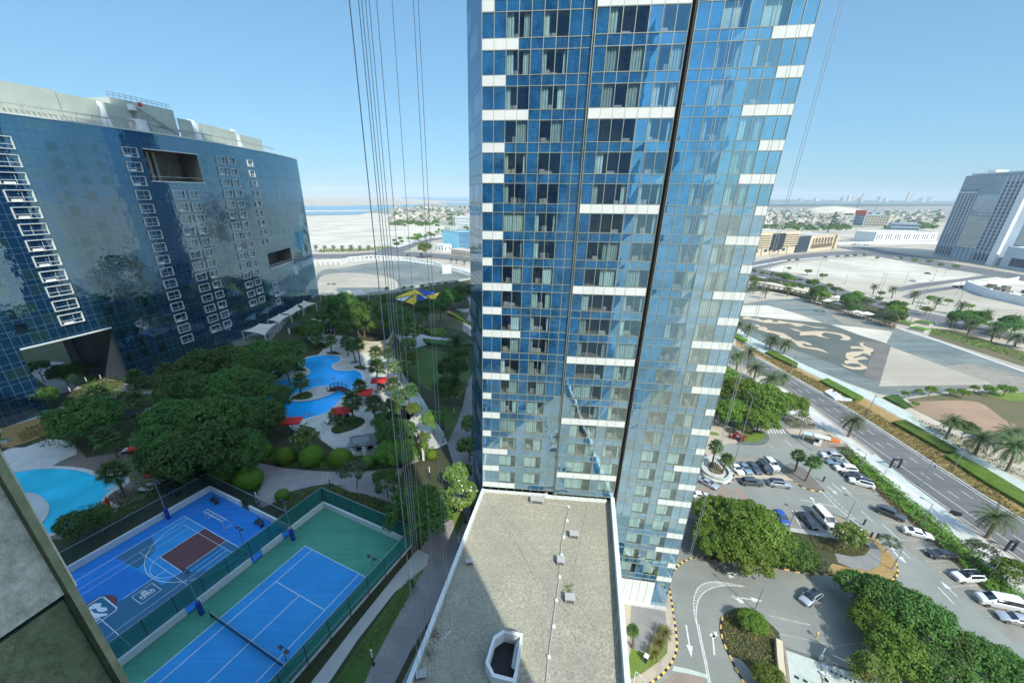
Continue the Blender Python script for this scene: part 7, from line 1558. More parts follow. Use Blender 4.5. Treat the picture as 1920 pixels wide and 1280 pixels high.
tri(b, [o1(840, 265, 5.6), o1(660, 380, 2.6), o1(840, 440, 2.4)], 0); tri(b, [o1(865, 270, 5.6), o1(1060, 385, 2.6), o1(865, 430, 2.4)], 1); tri(b, [o1(1010, 285, 3.4), o1(1205, 240, 5.0), o1(1105, 385, 2.4)], 0)
tri(b, [o1(1215, 240, 5.0), o1(1270, 270, 3.4), o1(1140, 370, 2.6)], 1); tri(b, [o1(480, 335, 2.5), o1(790, 270, 4.6), o1(640, 370, 2.6)], 2); tri(b, [o1(900, 265, 5.2), o1(1040, 330, 3), o1(1050, 380, 2.6)], 2)
wpar(b.build('fabric', [M['yellow_fab'], M['blue_fab'], M['white_fab']]), t)
for x, y, h in ((812, 180, 6.2), (1205, 238, 5.0), (845, 262, 5.6), (460, 335, 2.6), (1060, 390, 2.6)):
    q = G(*o1(x, y, 0)[:2], Zg + h); b = MB(); b.tube([(q.x, q.y, Zg), (q.x, q.y, q.z)], .1, 7); wpar(b.build('post', M['white_wall']), t)
# curved feature wall
t = empty('feature_wall', G(706, 640, Zg), 0, 'curved cream wall with a trough beyond the fan palms', 'wall'); b = MB(); pts = catmull([G(*p, Zg).to_2d() for p in ((655, 652), (680, 660), (705, 662), (728, 656), (736, 640))], 5, False); b.strip(pts, .5, Zg + 2.6, 0, h=2.6); wpar(b.build('wall', M['cream']), t)
b = MB(); b.strip([p + Vector((0, 2.0)) for p in pts], .4, Zg + 2.9, 0, h=2.9); b.strip([p + Vector((0, 1.0)) for p in pts], 1.6, Zg + 2.2, 1); wpar(b.build('trough', [M['cream'], M['leaf_mid']]), t)
# pool bridge
t = empty('pool_bridge', G(632, 733, Zg), 0, 'dark wooden arched footbridge over the pool', 'bridge'); a, c = G(617, 732, Zg), G(654, 735, Zg); d = (c - a); n = 10; dk = MB(); rl_ = MB(); sd_ = Vector((-d.y, d.x, 0)).normalized() * .85
arcz = lambda t_: .25 + .75 * math.sin(math.pi * t_)
for k in range(n):
    p, q = a + d * (k / n), a + d * ((k + 1) / n); z0, z1 = arcz(k / n), arcz((k + 1) / n)
    dk.quad(*(v + Vector((0, 0, z)) for v, z in ((p - sd_, z0), (q - sd_, z1), (q + sd_, z1), (p + sd_, z0)))); dk.bar(p + sd_ + Vector((0, 0, z0 - .1)), q + sd_ + Vector((0, 0, z1 - .1)), .1, .22); dk.bar(p - sd_ + Vector((0, 0, z0 - .1)), q - sd_ + Vector((0, 0, z1 - .1)), .1, .22)
    for s in (-1, 1):
        for hh in (.5, .95): rl_.bar(p + sd_ * s + Vector((0, 0, z0 + hh)), q + sd_ * s + Vector((0, 0, z1 + hh)), .07)
        if k % 2 == 0: rl_.bar(p + sd_ * s + Vector((0, 0, z0)), p + sd_ * s + Vector((0, 0, z0 + 1.05)), .12)
wpar(dk.build('deck', M['wood_red']), t); wpar(rl_.build('railing', M['wood_dark']), t)
# parasols
def parasol(x, y, hw, hd, rz, label, h=2.6, zb=None):
    zb = Zg if zb is None else zb; P = G(x, y, zb + h); t = empty('parasol', (P.x, P.y, zb), rz, label, 'parasol', 'red parasols round the pool'); b = MB(); n = 6; g = []
    for i in range(n + 1):
        for j in range(n + 1):
            u, v = 2 * i / n - 1, 2 * j / n - 1; g.append((u * hw, v * hd, h + .35 * (1 - max(abs(u), abs(v))) - .06 * math.sin(i * 2.1) * abs(v)))
    b.add(g, [(i * (n + 1) + j, (i + 1) * (n + 1) + j, (i + 1) * (n + 1) + j + 1, i * (n + 1) + j + 1) for i in range(n) for j in range(n)])
    for s in (-1, 1): b.quad((-hw, s * hd, h), (hw, s * hd, h), (hw, s * hd, h - .22), (-hw, s * hd, h - .22)); b.quad((s * hw, -hd, h), (s * hw, hd, h), (s * hw, hd, h - .22), (s * hw, -hd, h - .22))
    b.build('canopy', M['red'], t); b = MB(); b.tube([(0, 0, 0), (0, 0, h + .4)], .045, 7); b.build('pole', M['wood_dark'], t); b = MB(); b.box((0, 0, .08), (.7, .7, .14)); b.build('base', M['steel_dark'], t); return t
parasol(711, 712, 1.9, 1.5, .2, 'red parasol on the deck right of the pool, farthest'); parasol(684, 735, 1.6, 1.7, .1, 'red parasol behind the palm near the bridge end'); parasol(640, 768, 2.0, 1.5, .3, 'red parasol at the near right rim of the pool'); parasol(545, 788, 1.9, 1.4, .1, 'red parasol half covered by the grove at the near pool tip')
parasol(255, 838, 1.2, .8, .4, 'small red parasol under the fan palms by the near pool'); parasol(302, 882, 1.9, 1.1, .35, 'large red canopy over the loungers beside the near pool')
parasol(453, 703, 1.0, 1.0, .3, 'dark red parasol peeping out of the grove')
t = empty('closed_parasol', G(206, 955, Zg), 0, 'pair of folded red parasols beside the near pool', 'parasol'); b = MB(); b.tube([(0, 0, .3), (0, 0, .9), (.1, .1, 1.9), (.1, .1, 2.3)], [.2, .34, .22, .04], 8); b.build('fabric', M['red'], t)
t = empty('bench_swing', G(325, 855, Zg), .8, 'red brown wooden frame beside the large red canopy', 'pergola'); b = MB()
for x in (-1.6, 1.6): b.bar((x, -.6, 0), (x, 0, 2.5), .14); b.bar((x, .6, 0), (x, 0, 2.5), .14)
b.bar((-1.8, 0, 2.5), (1.8, 0, 2.5), .16); b.bar((-1.8, .5, 1.9), (1.8, .5, 1.9), .12); b.build('frame', M['wood_red'], t)
def lounger_proto():
    t = empty('sun_lounger', (0, 0, -50), 0); b = MB(); b.box((.35, 0, .36), (1.3, .62, .1)); b.build('seat', M['white_fab'], t)
    b = MB(); b.box((-.55, 0, .55), (.75, .62, .09), tilt=Matrix.Rotation(.55, 3, 'Y')); b.build('backrest', M['white_fab'], t)
    for x in (-.5, .9): b = MB(); b.box((x, 0, .16), (.06, .6, .3)); b.build('leg', M['steel_dark'], t)
    return t
LG = lounger_proto(); used = False
def lounger(x, y, rz, label, group=None):
    global used
    o = LG if not used else copy_tree(LG); used = True; o.location = G(x, y, Zg + .03); o.rotation_euler = (0, 0, rz); tag(o, label, 'lounger', group or 'white loungers round the pools')
for k in range(6): lounger(506 + k * 6.2, 703 - k * 3.4, -1.0, ['lounger nearest the grove, first of the row left of the pool', 'second white lounger of the row left of the pool', 'third white lounger of the row left of the pool', 'fourth white lounger of the row left of the pool', 'fifth white lounger of the row left of the pool', 'last white lounger of the row, beside the bed of the tall fan palm'][k])
lounger(568, 797, 1.35, 'white lounger lying alone by the near tip of the pool'); lounger(613, 792, -.75, 'white lounger alone left of the oval bed')
lounger(306, 859, .75, 'white lounger beside the red brown wooden frame, farther'); lounger(312, 863, .75, 'white lounger beside the red brown wooden frame, nearer'); lounger(306, 903, .6, 'white lounger right below the large red canopy'); lounger(290, 911, .4, 'white lounger between canopy and court wall')
lounger(275, 921, .2, 'white lounger closest to the blue court corner'); lounger(214, 951, -.2, 'white lounger beside the folded red parasols'); lounger(192, 962, .3, 'white lounger at the edge of the hedge by the near pool'); lounger(234, 848, 1.9, 'white lounger upright beside the small red parasol')
# pergolas
def pergola(px4, h, n, label, m='wood_dark', posts=((0, 0), (1, 0), (1, 1), (0, 1), (.5, 0), (.5, 1)), nm='pergola'):
    c = [G(x, y, Zg + h) for x, y in px4]; t = empty(nm, sum(c, Vector()) / 4 - Vector((0, 0, h)), 0, label, 'pergola'); L = lambda u, v: c[0] * (1 - u) * (1 - v) + c[1] * u * (1 - v) + c[2] * u * v + c[3] * (1 - u) * v
    b = MB()
    for k in range(n + 1): b.bar(L(k / n, -.1), L(k / n, 1.1), .09, .16)
    wpar(b.build('slats', M[m]), t); b = MB()
    for v in (0, 1): b.bar(L(-.05, v) - Vector((0, 0, .16)), L(1.05, v) - Vector((0, 0, .16)), .16, .22)
    wpar(b.build('beam', M[m]), t)
    for u, v in posts: q = L(u, v); b = MB(); b.box((q.x, q.y, (Zg + q.z) / 2), (.38, .38, q.z - Zg - .2)); wpar(b.build('post', M['white_wall']), t)
M['slat_grey'] = mat('bluish_grey_slats', (.16, .21, .22), None, 1, .6)
pergola(offs([(320, 880), (330, 762), (840, 690), (760, 822)], *B3)[0:1] + offs([(720, 835), (835, 690), (370, 758)], *B3), 2.8, 22, 'long slatted pergola over dark seats below the pool deck', 'slat_grey')
pergola(offs([(1040, 610), (1170, 690), (1235, 890), (1110, 770)], *B3), 2.7, 5, 'second dark pergola beside the sunlit bushes', 'wood_dark', ((0, 0), (1, 0), (1, 1)))
pergola(offs([(1015, 320), (1150, 315), (1100, 285), (1030, 292)], (430, 560), 5.843), 2.6, 9, 'small slatted hut pergola beyond the pool', 'wood_dark', ((0, 0), (1, 0), (1, 1), (0, 1)))
t = empty('pavilion', G(566, 628, Zg), 0, 'low dark roofed pavilion left of the slatted hut', 'pavilion'); b = MB(); c = G(566, 622, Zg)
b.add([c + Vector(v) for v in ((-4, -3, 2.4), (4, -3, 2.4), (4, 3, 2.4), (-4, 3, 2.4), (0, 0, 3.6))], [(0, 1, 4), (1, 2, 4), (2, 3, 4), (3, 0, 4), (3, 2, 1, 0)]); wpar(b.build('roof', M['steel_dark']), t)
for dx in (-3, 3):
    for dy in (-2.4, 2.4): b = MB(); b.box((c.x + dx, c.y + dy, Zg + 1.2), (.5, .5, 2.4)); wpar(b.build('post', M['white_wall']), t)
def dining(x, y, label, m='wood_red'):
    t = empty('outdoor_table', G(x, y, Zg + .03), rnd.uniform(0, 3), label, 'table set', 'dark tables with chairs'); b = MB(); b.tube([(0, 0, .7), (0, 0, .75)], .5, 14); b.build('tabletop', M[m], t); b = MB(); b.tube([(0, 0, 0), (0, 0, .7)], .06, 6); b.build('leg', M['steel_dark'], t)
    return t
def chair_at(x, y, rz, lab):
    t = empty('outdoor_chair', G(x, y, Zg + .03), rz, lab, 'chair', 'dark chairs in the garden'); b = MB(); b.box((0, 0, .44), (.5, .5, .08)); b.build('seat', M['wood_red'], t); b = MB(); b.box((0, -.24, .72), (.5, .07, .5)); b.build('backrest', M['wood_dark'], t)
    for i in (-1, 1):
        for j in (-1, 1): b = MB(); b.box((i * .21, j * .21, .21), (.05, .05, .42)); b.build('leg', M['wood_dark'], t)
for x, y, l in ((672, 843, 'dark round table left under the long pergola'), (693, 840, 'dark round table in the middle under the long pergola'), (713, 837, 'dark round table under the right part of the long pergola'), (716, 727, 'dark table under the farthest red parasol'), (692, 746, 'dark table under the red parasol by the bridge end'), (650, 782, 'dark table under the red parasol at the near right rim')):
    dining(x, y, l)
    for k in range(4): chair_at(x + 4.6 * math.cos(k * 1.57 + .4), y + 3.4 * math.sin(k * 1.57 + .4), k * 1.57, l.replace('dark round table', 'dark chair').replace('dark table', 'dark chair'))
t = empty('sculpture', G(243, 782, Zg), .5, 'dark angular boat shaped sculpture on the plaza', 'sculpture'); b = MB(); b.add([(-2.2, -.6, .1), (2.4, -.4, .6), (2.6, .5, .7), (-2.2, .7, .1), (-2.6, 0, 2.1), (3.0, 0, 1.5)], [(0, 1, 5, 4), (4, 5, 2, 3), (0, 3, 2, 1), (0, 4, 3), (1, 2, 5)]); b.build('hull', M['steel_dark'], t)
b = MB(); b.strip([Vector((2.2 + 1.6 * math.cos(a * .3), 1.0 + 1.2 * math.sin(a * .3))) for a in range(12)], .3, .5, 0, h=.5); b.build('ring', M['white_wall'], t)
for x, y, rz, l in ((10, 829, .3, 'grey block bench at the left edge beside the pale deck'), (212, 746, .5, 'grey planter box beside the brick plaza')):
    t = empty('planter_box', G(x + 0, y, Zg), rz, l, 'planter'); b = MB(); b.box((0, 0, .35), (1.4, 1.0, .7)); b.box((0, 0, .72), (1.2, .8, .03), m=1); b.build('box', [M['concrete'], M['leaf_dark']], t)
t = empty('plant_room_kit', G(318, 925, Zg), TA, 'dark pump machinery behind the blue court corner', 'machine'); b = MB()
for k in range(4): b.box((-1.5 + k, .1 * k, .4), (.7, .9, .6 + .15 * (k % 2))); b.tube([(-1.5 + k, -.6, .3), (-1.2 + k, .7, .6)], .08, 6)
b.build('casing', M['steel_dark'], t)
# garden bollard lights
def bollard(x, y, label, h=2.2, zb=None, dark=.55):
    zb = Zg if zb is None else zb; t = empty('bollard_lamp', G(x, y, zb), 0, label, 'lamp', 'white topped path lamps'); b = MB(); b.tube([(0, 0, 0), (0, 0, h * dark)], .07, 8); b.box((0, 0, .04), (.36, .36, .08)); b.build('post', M['steel_dark'], t); b = MB(); b.tube([(0, 0, h * dark), (0, 0, h)], .085, 8); b.tube([(0, 0, h), (0, 0, h + .05)], .1, 8); b.build('lamp_tube', M['white_wall'], t)
for x, y, l in [(619, 910, 'path lamp on the inner side of the grey path bend'), (734, 879, 'path lamp beside the dark clipped bushes'), (806, 896, 'path lamp on the sunlit paving corner'), (500, 856, 'path lamp before the yellow green bushes, left'), (572, 871, 'path lamp before the yellow green bushes, right'), (484, 945, 'path lamp behind the blue court fence'), (482, 897, 'path lamp by the twin bushes'), (775, 1098, 'path lamp on the grass beside the tennis walk, far'), (700, 1245, 'path lamp on the grass beside the tennis walk, near'),
 (861, 1030, 'path lamp against the parapet of the low block'), (831, 828, 'path lamp by the sunlit tree strip'), (852, 784, 'path lamp in the dark wedge lawn'), (877, 724, 'path lamp at the top of the garden path'), (829, 636, 'path lamp at the near edge of the far lawn'), (136, 742, 'path lamp on the brick plaza, left'), (166, 723, 'path lamp on the brick plaza beside the small lawn'), (193, 718, 'path lamp on the brick plaza, right'), (876, 590, 'path lamp beside the curved path'), (300, 733, 'path lamp under the fan palm near the building')]:
    bollard(x, y, l)
# swimmers
def person(loc, rz, top, legs, label, pose='stand', s=1.0):
    """one skinned body with hair, shirt and trousers as children"""
    t = empty('person', loc, rz, label, 'person', sc=s)
    J = {'pel': (0, 0, .95), 'chest': (0, 0, 1.3), 'neck': (0, 0, 1.5), 'head': (0, .01, 1.62), 'crown': (0, 0, 1.74), 'ls': (-.19, 0, 1.43), 'le': (-.25, -.02, 1.15), 'lh': (-.24, .1, .92), 'rs': (.19, 0, 1.43), 're': (.25, -.02, 1.15), 'rh': (.24, .12, .92),
         'lhip': (-.1, 0, .9), 'lk': (-.11, .1, .5), 'la': (-.1, .02, .08), 'lt': (-.1, .2, .04), 'rhip': (.1, 0, .9), 'rk': (.11, -.02, .5), 'ra': (.1, -.18, .09), 'rt': (.1, -.02, .04)}
    if pose == 'swim':
        J = {k: (x * 1.0, z - .95, .0 + y * .4) for k, (x, y, z) in J.items()}; J['lh'] = (-.3, .95, .02); J['le'] = (-.28, .7, 0); J['rh'] = (.45, .2, -.02); J['re'] = (.4, .45, 0)
    Ed = [('pel', 'chest'), ('chest', 'neck'), ('neck', 'head'), ('head', 'crown'), ('chest', 'ls'), ('ls', 'le'), ('le', 'lh'), ('chest', 'rs'), ('rs', 're'), ('re', 'rh'), ('pel', 'lhip'), ('lhip', 'lk'), ('lk', 'la'), ('la', 'lt'), ('pel', 'rhip'), ('rhip', 'rk'), ('rk', 'ra'), ('ra', 'rt')]
    R_ = dict(pel=.14, chest=.15, neck=.055, head=.1, crown=.07, ls=.065, le=.045, lh=.03, rs=.065, re=.045, rh=.03, lhip=.09, lk=.06, la=.04, lt=.035, rhip=.09, rk=.06, ra=.04, rt=.035)
    ks = list(J); me = bpy.data.meshes.new('body'); me.from_pydata([J[k] for k in ks], [(ks.index(a), ks.index(c)) for a, c in Ed], []); me.materials.append(M['skin']); o = ob('body', me, t)
    o.modifiers.new('skin', 'SKIN'); sv = me.skin_vertices[0].data if me.skin_vertices else None
    if sv is None:
        bm = bmesh.new(); bm.from_mesh(me); bm.verts.layers.skin.verify(); bm.to_mesh(me); bm.free(); sv = me.skin_vertices[0].data
    for i, k in enumerate(ks): sv[i].radius = (R_[k], R_[k] * .85); sv[i].use_root = (k == 'pel')
    o.modifiers.new('sub', 'SUBSURF').levels = 1; o.modifiers['sub'].render_levels = 1
    V3 = lambda k: Vector(J[k])
    b = MB(); b.tube([V3('head') + (V3('crown') - V3('head')) * .2, V3('crown') + (V3('crown') - V3('head')) * .12], [.112, .07], 10); b.build('hair', M['cloth_dark'], t)
    b = MB(); b.tube([V3('pel') - (V3('chest') - V3('pel')) * .25, V3('pel'), V3('chest'), V3('neck') - (V3('neck') - V3('chest')) * .25], [.17, .155, .175, .1], 12)
    if top:
        for a, c in (('ls', 'le'), ('rs', 're')): b.tube([V3(a), V3(a) + (V3(c) - V3(a)) * .7], [.085, .065], 8)
        b.build('shirt', M[top], t)
    b = MB()
    for a, c, d in (('lhip', 'lk', 'la'), ('rhip', 'rk', 'ra')): b.tube([V3(a) + (V3(a) - V3(c)) * .1, V3(c) if legs != 'short' else V3(a) + (V3(c) - V3(a)) * .5] + ([V3(d)] if legs != 'short' else []), [.11, .085] + ([.065] if legs != 'short' else []), 8)
    b.build('trousers', M['cloth_dark'], t); return t
for x, y, rz, l in ((513, 759, .5, 'person swimming near the shaded left rim of the pool'), (529, 757, 1.5, 'person swimming left of the pool island'), (578, 776, 2.2, 'person floating at the near tip of the pool'), (625, 710, 1.2, 'person swimming in the middle of the pool'), (593, 715, 1.8, 'person swimming beyond the pool island')):
    person(G(x, y, Zg + .05), rz, None, 'short', l, 'swim')
person(G(1367, 822, .13), 2.2, 'cloth_red', 'long', 'person in red walking on the tan entrance path'); person(G(667, 727, Zg + .04), 1.0, 'cloth_dark', 'short', 'person in dark clothes at the end of the footbridge')
# ================================================================ VEHICLES
def paint(name, c, metal=.0): return mat('car_paint_' + name, c, c, 1, .28, metal, spec=.5, coat=1.0)
PC = {'white': paint('white', (.74, .75, .74)), 'black': paint('black', (.012, .013, .016)), 'silver': paint('silver', (.42, .45, .47), .4), 'grey': paint('grey', (.05, .065, .075), .2), 'blue': paint('blue', (.015, .07, .36), .2), 'navy': paint('dark_blue', (.03, .06, .09), .3), 'bluegrey': paint('blue_grey', (.22, .32, .38), .4)}
SHAPES = {  # x stations from nose: x, shoulder z, half width, top z, cabin?
 'sedan': [(0, .55, .68, .60, 0), (.12, .66, .80, .72, 0), (.6, .76, .88, .84, 0), (1.25, .84, .90, .95, 0), (1.95, .90, .90, 1.36, 1), (2.5, .92, .90, 1.43, 1), (3.2, .93, .90, 1.40, 1), (3.95, .95, .88, 1.08, 0), (4.45, .92, .84, 1.02, 0), (4.65, .75, .74, .80, 0)],
 'suv': [(0, .65, .74, .72, 0), (.12, .82, .86, .92, 0), (.6, .95, .94, 1.04, 0), (1.15, 1.0, .95, 1.12, 0), (1.75, 1.05, .95, 1.66, 1), (2.5, 1.07, .95, 1.74, 1), (3.6, 1.08, .94, 1.70, 1), (4.2, 1.08, .92, 1.60, 1), (4.62, 1.0, .88, 1.06, 0), (4.74, .8, .82, .85, 0)],
 'hatch': [(0, .55, .68, .62, 0), (.12, .68, .80, .76, 0), (.55, .80, .86, .90, 0), (1.0, .86, .88, .98, 0), (1.7, .92, .88, 1.44, 1), (2.4, .94, .88, 1.50, 1), (3.2, .95, .87, 1.46, 1), (3.75, .97, .85, 1.34, 1), (4.1, .92, .82, 1.0, 0), (4.2, .7, .76, .8, 0)],
 'van': [(0, .7, .76, .78, 0), (.1, .9, .88, 1.0, 0), (.45, 1.05, .93, 1.18, 0), (.75, 1.12, .94, 1.28, 0), (1.5, 1.2, .95, 1.95, 1), (2.4, 1.22, .95, 2.05, 1), (3.8, 1.22, .95, 2.06, 1), (4.9, 1.22, .94, 2.02, 1), (5.1, 1.15, .92, 1.5, 0), (5.16, .8, .88, 1.0, 0)]}
def car_meshes(kind, roofglass=False):
    st = SHAPES[kind]; L = st[-1][0]; rows = []
    for x, zs_, w, zt, cab in st:
        if cab: r = [(w * .90, .22), (w, .5), (w, zs_), (w * .95, zs_ + .04), (w * .80, zt - .10), (w * .62, zt - .01), (0, zt + .03)]
        else: r = [(w * .90, .22), (w, .42), (w, zs_), (w * .94, zs_ + .03), (w * .78, zt - .01), (w * .5, zt + .01), (0, zt + .03)]
        rows.append([(x, -y, z) for y, z in r] + [(x, y, z) for y, z in reversed(r[:-1])])
    bd, gl = MB(), MB(); nr = len(rows[0]); V_ = [p for r in rows for p in r]; bf, gf = [], []
    for i in range(len(st) - 1):
        c0, c1 = st[i][4], st[i + 1][4]
        for k in range(nr - 1):
            f_ = (i * nr + k, (i + 1) * nr + k, (i + 1) * nr + k + 1, i * nr + k + 1); kk = min(k, nr - 2 - k)
            g_ = False
            if c0 and c1 and kk == 3: g_ = True
            if c0 != c1 and kk in (4, 5): g_ = True
            if c0 != c1 and kk == 3: g_ = False
            if roofglass and c0 and c1 and kk == 5 and i < len(st) - 3: g_ = True
            (gf if g_ else bf).append(f_)
    bd.add(V_, bf); bd.add(rows[0] + [(0.0, 0, .22)], [tuple(range(nr))]); bd.add(rows[-1], [tuple(reversed(range(nr)))])
    gl.add([(x, y * 1.004, z + .003) for x, y, z in V_], gf)
    if kind in ('suv', 'van'):
        for s in (-1, 1): bd.bar((st[4][0] + .2, s * .66, st[4][3] + .02), (st[7][0] - .1, s * .66, st[6][3] + .02), .04)
    for s in (-1, 1): bd.box((st[3][0] + .42, s * (st[3][2] + .08), st[3][1] + .14), (.12, .2, .13))
    for m_ in (bd, gl): m_.v = [(L / 2 - x, y, z) for x, y, z in m_.v]      # nose towards +x
    return bd.v, bd.f, gl, L
CARCACHE = {}
wh = MB(); wh.tube([(0, -.11, 0), (0, .11, 0)], .33, 16); WHM = wh.mesh('wheel', M['tyre']); ri = MB(); ri.tube([(0, -.118, 0), (0, .118, 0)], .2, 10)
for k in range(5): ri.box((0.1 * math.cos(k * 1.257), -.12, .1 * math.sin(k * 1.257)), (.05, .02, .05))
RIM = ri.mesh('rim', M['rim'])
lm_ = MB(); lm_.box((0, 0, 0), (.1, .36, .13)); HL = lm_.mesh('headlight', M['lamp_clear']); lm_ = MB(); lm_.box((0, 0, 0), (.08, .3, .15)); TL = lm_.mesh('taillight', M['lamp_red'])
lm_ = MB(); lm_.box((0, 0, 0), (.03, .5, .11)); PL = lm_.mesh('number_plate', M['panel']); lm_ = MB(); lm_.box((0, 0, 0), (.06, 1.1, .16)); GR = lm_.mesh('grille', M['black'])
def car(kind, color, center, nose, label, zb=.015, rg=False, group='cars in the car park', far=False, cat='car'):
    k = (kind, color, rg)
    if k not in CARCACHE:
        v, f, gl, L = car_meshes(kind, rg); me = bpy.data.meshes.new('body'); me.from_pydata(v, [], f); me.materials.append(PC[color]); me.polygons.foreach_set('use_smooth', [True] * len(f)); 
        me.set_sharp_from_angle(angle=math.radians(38)); me.update(); CARCACHE[k] = (me, gl.mesh('windows', M['car_glass']), L)
    me, gm, L = CARCACHE[k]; P = G(center[0], center[1], .8); Q = G(nose[0], nose[1], .8); a = math.atan2(Q.y - P.y, Q.x - P.x); w = SHAPES[kind][5][2]
    t = empty({'van': 'minibus', 'suv': 'parked_suv'}.get(kind, 'parked_car'), (P.x, P.y, zb), a, label, cat, group, 1.0 if kind == 'van' else .93); ob('body', me, t); ob('windows', gm, t)
    if far: return t
    for x in (L / 2 - .82, -L / 2 + .85):
        for s in (-1, 1): o = ob('wheel', WHM, t, (x, s * (w - .08), .33)); ob('rim', RIM, o)
    zs_ = SHAPES[kind][1][1]
    for s in (-1, 1): ob('headlight', HL, t, (L / 2 - .06, s * .58, zs_ - .06)); ob('taillight', TL, t, (-L / 2 + .04, s * .62, zs_ + .1))
    ob('number_plate', PL, t, (-L / 2 + .0, 0, .62)); ob('grille', GR, t, (L / 2 - .0, 0, .48)); return t
car('hatch', 'blue', (1466, 968), (1478, 984), 'bright blue hatchback parked under the big bright trees'); car('sedan', 'black', (1516, 973), (1532, 989), 'black sedan parked beside the white minibus'); car('van', 'white', (1545, 970), (1562, 988), 'white minibus with dark windows in the bay by the pale bush', cat='van')
car('hatch', 'silver', (1521, 1117), (1502, 1129), 'silver car with dark glass roof driving past the tree shade', rg=True); car('suv', 'white', (1816, 1079), (1793, 1079), 'white car with a black glass roof parked above the lane arrow', rg=True); car('sedan', 'black', (1767, 1037), (1742, 1035), 'black sedan in the right-hand row, below the white saloon')
car('sedan', 'white', (1722, 997), (1745, 1003), 'white saloon in the right-hand row between two dark cars', rg=False); car('suv', 'grey', (1670, 960), (1693, 969), 'dark grey car alone in the right-hand row below the empty bays'); car('suv', 'white', (1616, 903), (1597, 898), 'white crossover at the near end of the five car cluster', rg=True)
car('sedan', 'black', (1602, 889), (1582, 886), 'black saloon squeezed between two white cars'); car('suv', 'white', (1586, 877), (1567, 875), 'white off-roader in the middle of the five car cluster'); car('sedan', 'bluegrey', (1570, 865), (1552, 863), 'blue grey saloon second from the kiosk'); car('suv', 'white', (1560, 853), (1541, 851), 'white off-roader nearest the kiosk')
car('van', 'white', (1874, 1127), (1846, 1121), 'long white minibus in the right-hand row at the right edge', cat='van'); car('sedan', 'silver', (1908, 1158), (1878, 1151), 'silver grey saloon cut by the right edge below the minibus')
for x, y, c, k, l in ((1381, 876, 'white', 'sedan', 'white car half hidden behind the planter palm'), (1397, 875, 'bluegrey', 'sedan', 'blue grey saloon second in the five bay row'), (1415, 875, 'grey', 'sedan', 'dark grey saloon in the middle of the five bay row'), (1434, 875, 'black', 'suv', 'black car fourth in the five bay row'), (1447, 868, 'white', 'suv', 'white car last in the five bay row beside the palms island')):
    car(k, c, (x, y), (x + 9, y + 9), l)
car('suv', 'grey', (1410, 902), (1428, 903), 'dark grey car parallel to the tan divider'); car('suv', 'silver', (1462, 905), (1480, 907), 'silver car with roof windows parallel to the tan divider', rg=True); car('sedan', 'silver', (1328, 903), (1340, 909), 'silver saloon driving down by the tower planter'); car('sedan', 'white', (1311, 926), (1326, 927), 'white saloon partly behind the big bright trees')
car('suv', 'black', (88, 698), (70, 700), 'dark car seen through the passage under the curved building', Zg + .05)
for (x, y, c, nx) in ((1418, 484, 'white', 10), (1550, 487, 'white', 10), (1680, 484, 'white', 10), (1790, 491, 'white', 10), (1500, 523, 'grey', 10), (1740, 512, 'black', 10), (1794, 537, 'grey', 10), (1585, 556, 'black', 10), (1600, 458, 'grey', 8), (1612, 459, 'white', 8), (1712, 526, 'silver', 8), (806, 480, 'black', 8), (812, 455, 'white', 6), (800, 452, 'grey', 6)):
    car('sedan', c, (x, y), (x + nx, y + 1), 'tiny %s car on the far roads' % c, .12, group='tiny %s cars on the far roads' % c, far=True)
for k in range(22): car('sedan', rnd.choice(['white', 'silver', 'grey']), (1572 + (k % 11) * 5.5, 452 + (k // 11) * 3.4 + (k % 11) * .35), (1580 + (k % 11) * 5.5, 451 + (k // 11) * 3.4), 'tiny parked car of the far lot before the long white building', .4, group='far parked cars', far=True)
# ================================================================ STREET FURNITURE
def street_lamp(x, y, yt, label, arm=1.4, az=2.0, zb=0.0, double=False, group='street lamps', r=.09):
    A = G(x, y, zb); h = zfor(A, yt) - zb; t = empty('street_lamp', A, az, label, 'street lamp', group); b = MB(); b.tube([(0, 0, 0), (0, 0, h)], [r, r * .6], 7); b.box((0, 0, .1), (r * 5, r * 5, .2)); b.build('pole', M['steel'], t)
    for s in ((1, -1) if double else (1,)):
        b = MB(); b.tube([(0, 0, h * .97), (s * arm * .5, 0, h * 1.0), (s * arm, 0, h * 1.02)], r * .5, 6); b.build('arm', M['steel'], t); b = MB(); b.box((s * (arm + .25), 0, h * 1.02), (.6, .22, .09)); b.build('lamp_head', M['steel_dark'], t)
    return t
for x, y, yt, l in [(1852, 1085, 1052, 'lamp post beside the white car with black roof'), (1671, 1068, 1031, 'lamp post in the straw bed corner'), (1587, 975, 938, 'lamp post at the tip of the long island'), (1728, 982, 944, 'lamp post in the hedge by the dark grey car'), (1612, 880, 850, 'lamp post behind the five car cluster'), (1496, 822, 793, 'lamp post beside the kiosk on the kerb'), (1477, 993, 957, 'lamp post beside the blue hatchback'), (1371, 885, 742, 'tall lamp mast rising from the planter corner'),
 (1384, 815, 795, 'short lamp post on the oval lawn'), (1415, 1144, 1100, 'lamp post at the tip of the drop shaped island')]:
    street_lamp(x, y, yt, l, group='lamp posts of the car park')
for x, y, yt, l in [(1725, 910, 866, 'bent road lamp at the parking lane'), (1603, 820, 785, 'road lamp beside the palm above the kiosk'), (1477, 740, 707, 'road lamp by the nearest palm of the cluster'), (1517, 757, 740, 'white sign lamp at the road kerb'), (1482, 700, 665, 'promenade lamp by the left clipped hedge'), (1625, 780, 740, 'promenade lamp on the flower strip'), (1788, 879, 838, 'promenade lamp beside the running off hedge'), (1396, 645, 620, 'promenade lamp beside the tower edge')]:
    street_lamp(x, y, yt, l, 1.8, -2.2, group='lamps of the boulevard', r=.12)
